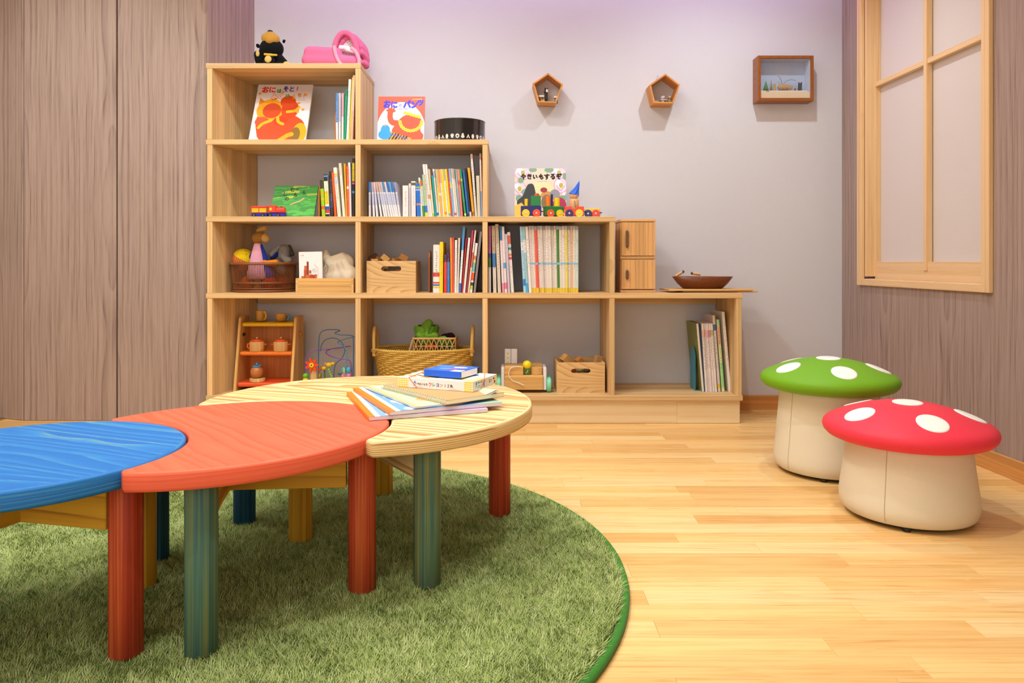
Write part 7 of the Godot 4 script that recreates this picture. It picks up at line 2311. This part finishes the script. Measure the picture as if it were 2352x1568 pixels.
func bead_maze(y: float) -> void:
	# units of the close-up from 460, 680; scale 6.19
	var d := 3.62
	var s := mm(1.0 / 6.19, d)
	var t := thing("bead_maze", "wooden bead maze toy with blue and purple wire tracks", "toy", Vector3(ax(460 + 1860 / 6.19, d), y, -d))
	var oy := 680.0      # the shelf surface in the close-up, at this distance
	oy = (602 + (EYE - y) * FOCAL / d - 680) * 6.19
	var P := func(pts: Array) -> Array: return path(pts, Vector3.ZERO, s, 1860, oy)
	part("base_board", geo(roff()).box(Vector3(0.0, 0.01, 0), Vector3(0.2, 0.02, 0.15), 0.004, 0), mats.toy, t)
	var B := func(px: float, py: float, z: float) -> Vector3: return Vector3((px - 1860) * s, (oy - py) * s, z)
	part("wire_track", geo().tube(P.call([[1660, oy - 40, -0.03], [1660, 870, -0.03], [1665, 640, -0.03], [1690, 530, -0.03], [1760, 490, -0.03], [1900, 480, -0.02], [1985, 488, 0.0], [1935, 515, 0.03], [2020, 542, 0.035], [2160, 552, 0.03], [2190, 640, 0.02], [2180, oy - 40, 0.02]]), 0.0021, 7), plain("2c6ca8", 0.35), t, "dark blue wire")
	part("wire_track", geo().tube(P.call([[1670, 800, -0.05], [1690, 710, -0.05], [1740, 640, -0.05], [1840, 608, -0.05], [1940, 635, -0.05], [2010, 720, -0.045], [2030, 800, -0.04], [1990, 900, -0.03], [1900, 1000, -0.02], [1880, oy - 40, -0.02]]), 0.0021, 7), plain("3474ac", 0.35), t)
	part("wire_track", geo().tube(P.call([[2180, 592, -0.05], [2060, 612, -0.03], [1955, 650, 0.0], [2020, 680, 0.03], [2085, 715, 0.045], [2110, 800, 0.05], [2108, 990, 0.05], [2105, oy - 40, 0.05]]), 0.0021, 7), plain("3f98d8", 0.35), t, "light blue wire")
	part("wire_track", geo().tube(P.call([[1537, oy - 40, 0.05], [1535, 1100, 0.05], [1535, 920, 0.05], [1570, 815, 0.05], [1650, 762, 0.045], [1800, 750, 0.02], [1950, 742, -0.01], [2110, 724, -0.04], [2000, 742, -0.055], [1830, 768, -0.05], [1765, 805, -0.03], [1850, 850, 0.0], [2000, 882, 0.02], [2110, 888, 0.03], [2155, 930, 0.03], [2170, 1050, 0.03], [2170, oy - 40, 0.03]]), 0.0021, 7), plain("8848c0", 0.35), t, "purple wire")
	part("bead", geo().ball(B.call(1537, 1110, 0.05), Vector3.ONE * 40 * s, 16, 10), plain("6cb41c", 0.35), t)
	part("bead", geo().ball(B.call(1537, 1172, 0.05), Vector3.ONE * 42 * s, 16, 10), plain("e4d01c", 0.35), t)
	part("post", geo(roff()).box(B.call(1645, 1120, 0.045), Vector3(88 * s, 230 * s, 0.012), 0.002, 1), mats.toy, t)
	var petals := PackedVector2Array()
	for i in 84:
		var a := TAU * i / 84
		var r := 78.0 + 24.0 * cos(7.0 * a)
		petals.append(Vector2(cos(a), sin(a)) * r * s)
	var fg := geo(Vector2.ZERO, Transform3D(Basis(Vector3(1, 0, 0), Vector3(0, 0, 1), Vector3(0, 1, 0)), B.call(1628, 955, 0.056)))
	var fl := part("flower", fg.slab(petals, -0.004, 0.004, 0.001, 1), plain("ea4a14", 0.4), t, "orange flower")
	var fc := geo(Vector2.ZERO, Transform3D(Basis(Vector3.RIGHT, PI / 2), B.call(1628, 955, 0.060)))
	part("flower_centre", fc.cyl(Vector3.ZERO, 32 * s, 0.004, 0.001, 20), plain("ecd01c", 0.4), fl)
	var fe := geo(Vector2.ZERO, Transform3D(Basis(Vector3.RIGHT, PI / 2), B.call(1628, 955, 0.0635)))
	part("flower_eye", fe.cyl(Vector3.ZERO, 11 * s, 0.002, 0.0005, 14), plain("5a5020", 0.4), fl)
	for q in [[1780, 1010, 34, 24, "e2c01c"], [1850, 962, 48, 30, "e8c41c"], [1905, 945, 32, 22, "e0bc1c"], [1802, 950, 24, 24, "c8904c"], [1720, 1030, 24, 28, "e05a24"], [1742, 985, 16, 16, "c07a3c"], [1725, 1115, 26, 46, "9a8a34"]]:
		part("bead", geo().ball(B.call(q[0], q[1], 0.03), Vector3(q[2], q[3], q[3]) * s, 14, 9), plain(q[4], 0.35), t)
	for i in 5: part("bead", geo().ball(B.call(1850 + i * 14, 1030 + i * 31, 0.035), Vector3.ONE * 17 * s, 12, 8), plain("8cc83c", 0.35), t)
	part("stem", geo().tube([B.call(1780, 1040, 0.02), B.call(1785, oy - 40, 0.02)], 0.004, 8), plain("4c8a2c", 0.4), t)
	for q in [["4aa8cc", 1030.0, 46.0], ["e07cae", 1108.0, 32.0]]:
		var bf := geo()
		for k in [-1.0, 1.0]: bf.ball(B.call(2105 + k * 34, q[1], 0.05), Vector3(34, q[2], 22) * s, 14, 9)
		part("butterfly_bead", bf, plain(q[0], 0.4), t)
	part("bead", geo().ball(B.call(2088, 1035, 0.066), Vector3(12, 40, 8) * s, 12, 8), plain("c8d02c", 0.4), t)
	part("leaf_bead", geo().ball(B.call(2005, 1092, 0.03), Vector3(34, 18, 8) * s, 12, 8), plain("1c6a3c", 0.4), t)


func big_basket(y: float) -> void:
	var d := 3.612
	var c := Vector3(ax(974, d), y, -d)
	var t := thing("wicker_basket", "large oval honey coloured wicker basket with two upright handles", "basket", c)
	var wm := plain("d2aa50", 0.5)
	var RX := func(k: float) -> float: return lerpf(0.200, 0.238, pow(k, 0.8))
	var RZ := func(k: float) -> float: return lerpf(0.112, 0.142, pow(k, 0.8))
	var H := 0.196
	var weave := geo()
	var stakes := 46
	var rows := 21
	for r in rows:
		var k := (r + 0.5) / rows
		var pts := []
		var n := stakes * 3
		for i in n:
			var a := TAU * i / n
			var wob := 0.0034 * sin(PI * stakes * i / n + PI * r)
			if k > 0.66: wob = 0.003 * sin(PI * stakes * i / n * 0.66 + PI * r * 0.5)
			pts.append(Vector3(cos(a) * (RX.call(k) + wob), 0.006 + k * (H - 0.012), sin(a) * (RZ.call(k) + wob)))
		weave.tube(pts, 0.0046, 5, true)
	part("weave", weave, wm, t)
	var stk := geo()
	for i in stakes:
		var a := TAU * (i + 0.5) / stakes
		var pts := []
		for j in 5:
			var k := j / 4.0
			pts.append(Vector3(cos(a) * RX.call(k), 0.004 + k * (H - 0.008), sin(a) * RZ.call(k)))
		stk.tube(pts, 0.003, 5)
	tag(part("stakes", stk, wm, t), "", "", "", "stuff")
	for ph in [0.0, PI]:      # twisted border
		var rim := []
		for i in 360:
			var a := TAU * i / 360
			var w: float = a * 60.0 + ph
			rim.append(Vector3(cos(a) * (RX.call(1.0) + 0.004 * cos(w)), H + 0.004 * sin(w), sin(a) * (RZ.call(1.0) + 0.004 * cos(w))))
		part("border", geo().tube(rim, 0.0046, 6, true), wm, t)
	part("bottom_disc", geo().lathe(Vector3.ZERO, [Vector2(0, 0.003), Vector2(1, 0.003), Vector2(1, 0.009), Vector2(0, 0.009)], 48, [1, 2], Vector3(0.198, 1, 0.11)), wm, t)
	for s in [-1.0, 1.0]:
		var hp := []
		for i in 17:
			var a := PI * i / 16
			hp.append(Vector3(s * (0.232 + 0.004 * sin(a)), H - 0.03 + 0.135 * pow(sin(a), 0.7), cos(a) * 0.055))
		part("handle", geo().tube(hp, 0.0085, 9), plain("d4ac60", 0.45), t)
		for q in [0, 16]:
			var w := []
			for i in 10: w.append((hp[q] as Vector3) + Vector3(0.011 * cos(i * 1.3), 0.02 + i * 0.0015, 0.011 * sin(i * 1.3)))
			part("binding", geo().tube(w, 0.0035, 6), plain("d0a860", 0.5), t)
	# open-weave bamboo basket inside
	var bd := 3.60
	var bc := Vector3(ax(1000, bd), y + 0.0095, -bd)
	var b := thing("bamboo_basket", "small square open weave bamboo basket of play vegetables", "basket", bc)
	var bm := plain("d0a868", 0.5)
	var hw := 0.100; var hd := 0.065; var hh := 0.242
	var corner := func(y_: float, k: float) -> Array: return [Vector3(-hw * k, y_, hd * k), Vector3(hw * k, y_, hd * k), Vector3(hw * k, y_, -hd * k), Vector3(-hw * k, y_, -hd * k)]
	var band := func(y_: float, k: float, rad: float) -> Geo:
		var q: Array = corner.call(y_, k)
		var pts := []
		for i in 4:
			for j in 8: pts.append((q[i] as Vector3).lerp(q[(i + 1) % 4], j / 8.0))
		return geo().tube(pts, rad, 6, true, 1.6)
	part("rim", band.call(hh, 1.0, 0.0035), bm, b)
	for i in 6: part("band", band.call(hh - 0.036 * (i + 1), 0.985 - 0.02 * i, 0.0016), bm, b)
	var lat := geo()
	for side in 4:
		for dirn in [-1.0, 1.0]:
			for k in 9:
				var u0 := -1.0 + k * 0.25
				var u1: float = u0 + dirn * 0.9
				var pts := []
				for j in 9:
					var f := j / 8.0
					var u := lerpf(u0, u1, f)
					if u < -1.0 or u > 1.0: continue
					var kk := lerpf(1.0, 0.86, f)
					var q: Array = corner.call(hh - f * hh, kk)
					var off: Vector3 = [Vector3(0, 0, 1), Vector3(1, 0, 0), Vector3(0, 0, -1), Vector3(-1, 0, 0)][side]
					pts.append((q[side] as Vector3).lerp(q[(side + 1) % 4], (u + 1.0) / 2.0) + off * 0.0012)
				if pts.size() > 1: lat.tube(pts, 0.0016, 5, false, 1.7)
	part("lattice", lat, bm, b)
	part("bottom_panel", geo().box(Vector3(0, 0.002, 0), Vector3(hw * 1.7, 0.003, hd * 1.7), 0.0005), bm, b)
	# play vegetables
	var cab := thing("play_cabbage", "crumpled green felt cabbage on top of the bamboo basket", "play food", bc + Vector3(-0.042, 0.225, 0.0))
	var cg := geo()
	cg.nets([[Vector3(0, 0.02, 0), Vector3(0, 0.03, 0), 0.046, 0.044], [Vector3(0.0, 0.07, -0.01), Vector3(0.012, 0.086, -0.01), 0.026, 0.018], [Vector3(-0.03, 0.03, 0.03), Vector3(0.04, 0.025, 0.03), 0.02, 0.022]], 0.006, 0.012)
	var nz := FastNoiseLite.new()
	nz.seed = 12
	nz.frequency = 34.0
	for i in cg.v.size(): cg.v[i] += (cg.v[i] - Vector3(0, 0.03, 0)).normalized() * nz.get_noise_3dv(cg.v[i]) * 0.008
	part("heart", cg, cloth("76a838", 0.2), cab)
	for k in 4:
		var lg := geo()
		var N := 12
		var a0: float = [0.6, 2.4, 4.2, 5.4][k]
		var lp := func(i: int, j: int) -> Vector3:
			var u := (float(i) / N - 0.5) * 1.5 + a0
			var f := float(j) / N
			var r := 0.050 + 0.008 * f + 0.005 * sin(u * 14.0 + f * 9.0) * f
			return Vector3(cos(u) * r, 0.0 + f * 0.075 - 0.012 * pow(absf(float(i) / N - 0.5) * 2.0, 2.0), sin(u) * r * 0.95)
		for i in N:
			for j in N:
				var A: Vector3 = lp.call(i, j); var B: Vector3 = lp.call(i + 1, j); var Cc: Vector3 = lp.call(i + 1, j + 1); var D: Vector3 = lp.call(i, j + 1)
				lg.quad(A, B, Cc, D, Vector2.ZERO, Vector2.ZERO, Vector2.ZERO, Vector2.ZERO, 1)
				var e := Vector3(0.96, 1, 0.96)
				lg.quad(D * e, Cc * e, B * e, A * e, Vector2.ZERO, Vector2.ZERO, Vector2.ZERO, Vector2.ZERO, 2)
		part("leaf", lg, cloth(["5a8c2c", "6a9c34", "4c7c28", "62942e"][k], 0.2), cab)
	var veg := [["play_carrot", "orange play carrot seen through the bamboo lattice", "e8662c", Vector3(-0.026, 0.2, 0.04), 0.016], ["play_carrot", "small orange play carrot beside the bigger one", "e4602c", Vector3(0.002, 0.2, 0.042), 0.011], ["play_leek", "dark green play vegetable in the bamboo basket", "3c6a2c", Vector3(0.05, 0.205, 0.02), 0.026], ["play_onion", "pale play onion low in the bamboo basket", "d8c8b0", Vector3(-0.05, 0.165, 0.035), 0.018], ["play_potato", "brown play potato in the bamboo basket", "a87c50", Vector3(0.0, 0.155, 0.03), 0.026], ["play_aubergine", "dark purple play aubergine lying at the basket's back", "2c1c24", Vector3(0.055, 0.238, -0.035), 0.022], ["play_lettuce", "bright green play lettuce beside the cabbage", "6cac44", Vector3(0.03, 0.232, 0.025), 0.018]]
	for q in veg:
		var l: float = q[4]
		solo(q[0], geo().nets([[Vector3(-l * 0.7, 0, 0), Vector3(l * 0.7, 0.002, 0), l * 0.8, l]], 0.004, 0.004), cloth(q[2], 0.1), q[1], "play food", bc + q[3])
	# the heap below that carries them
	for k in 4:
		solo("play_potato", geo().nets([[Vector3(-[0.02, 0.012, 0.026, 0.006][k], 0, 0), Vector3([0.02, 0.012, 0.026, 0.006][k], 0.004, 0), [0.032, 0.028, 0.027, 0.033][k], [0.033, 0.028, 0.027, 0.033][k]]], 0.006, 0.006), cloth("8a6a48", 0.1), ["large", "small", "long", "round"][k] + " brown play potato heaped inside the bamboo basket", "play food", bc + Vector3(-0.05 + (k % 2) * 0.1, 0.042 + (k / 2) * 0.066, 0.0), 0.0, "play potatoes in the bamboo basket")
	var stick := thing("wooden_ladle", "pale wooden ladle handle leaning against the bamboo basket", "toy utensil", bc + Vector3(-0.128, 0.05, 0.05))
	part("stem", geo().tube([Vector3(-0.028, 0.0, 0.0), Vector3(0.026, 0.185, 0.0)], 0.0058, 10), plain("c8a47c", 0.5), stick)
	part("bowl", geo().nets([[Vector3(-0.03, -0.008, 0), Vector3(-0.03, -0.002, 0), 0.022, 0.02]], 0.005, 0.005), plain("c8a47c", 0.5), stick)


func toy_car(y: float) -> void:
	# units of the close-up from 1100, 690; scale 5.406
	var d := 3.50
	var s := mm(1.0 / 5.406, d)
	var oy := (602 + (EYE - y) * FOCAL / d - 690) * 5.406
	var t := thing("toy_car", "wooden pull-along toy car with white sides and mint wheels", "toy", Vector3(ax(1100 + 560 / 5.406, d), y, -d - 0.075))
	var P := func(px: float, py: float, z: float) -> Vector3: return Vector3((px - 560) * s, (oy - py) * s, z)
	var wm := grained(mats.shelf_tex, Vector2(1.0, 2.0), "fff0cc", 0.45)
	var B := func(x0: float, x1: float, y0: float, y1: float, z0: float, z1: float) -> Geo:
		return geo(roff()).box((P.call(x0, y0, z0) + P.call(x1, y1, z1)) / 2, Vector3((x1 - x0) * s, (y1 - y0) * s, z1 - z0), 0.003, 0)
	part("body", B.call(318, 800, 930, 1110, -0.07, 0.075), wm, t)
	part("cabin", B.call(318, 553, 820, 931, -0.07, 0.072), wm, t)
	part("rear_wall", B.call(552, 798, 820, 931, -0.07, -0.01), wm, t)
	for q in [[276, 318], [800, 842]]: part("side_plate", B.call(q[0], q[1], 835, 1115, -0.066, 0.066), plain("e6e2ea", 0.4), t, "white side plate")
	for q in [[215, 272, 0.04], [845, 900, 0.04], [215, 272, -0.045], [845, 900, -0.045]]:
		var g := geo(Vector2.ZERO, Transform3D(Basis(Vector3.BACK, PI / 2), Vector3(((q[0] + q[1]) / 2.0 - 560) * s, 95 * s, q[2])))
		g.cyl(Vector3(0, -27 * s, 0), 94 * s, 55 * s, 0.004, 32)
		part("wheel", g, plain("7ed8b4", 0.4), t, "mint green wheel")
	var cord := path([[520, 824, 0.074], [430, 822, 0.078], [380, 860, 0.08], [375, 930, 0.082], [415, 990, 0.082], [490, 1018, 0.083], [555, 1046, 0.084]], Vector3.ZERO, s, 560, oy)
	part("pull_cord", geo().tube(cord, 0.0022, 8), cloth("e8ddcc", 0.1), t)
	var pd := thing("peg_figure", "green peg figure with yellow ball head riding the toy car", "toy figure", t.position + P.call(597, 930, 0.045) + Vector3(0, 0.0003, 0))
	part("body", geo().box(Vector3(0, 40 * s, 0), Vector3(80 * s, 80 * s, 0.028), 0.002), plain("4a6a1c", 0.4), pd)
	part("head", geo().ball(Vector3(3 * s, 120 * s, 0), Vector3.ONE * 56 * s, 24, 16), plain("e8d41c", 0.3), pd)
	part("mark", geo().tube([Vector3(-14 * s, 22 * s, 0.0145), Vector3(0, 30 * s, 0.0145), Vector3(14 * s, 64 * s, 0.0145)], 0.0012, 6), plain("e8e8e0", 0.5), pd, "white tick mark")
	solo("round_block", geo(roff()).cyl(Vector3.ZERO, 74 * s, 92 * s, 0.0015, 28), wm, "round wooden block riding on the toy car", "toy block", t.position + P.call(722, 930, 0.04) + Vector3(0, 0.0003, 0))
	var dm := thing("domino_tile", "pair of white dotted domino tiles standing on the toy car", "toy block", t.position + P.call(400, 820, -0.02) + Vector3(0, 0.0004, 0))
	var hh := 0.072
	for k in [-1.0, 1.0]:
		part("tile", geo().box(Vector3(k * 0.0155, hh / 2, 0), Vector3(0.0295, hh, 0.012), 0.003), plain("dcd8e0", 0.4), dm)
	for i in 3:
		var g := geo(Vector2.ZERO, Transform3D(Basis(Vector3.RIGHT, PI / 2), Vector3(-0.0155, hh * (0.7 - i * 0.3), 0.0058)))
		part("pip", g.cyl(Vector3.ZERO, 0.0052, 0.0009, 0.0002, 16), plain("c8d04c", 0.5), dm)
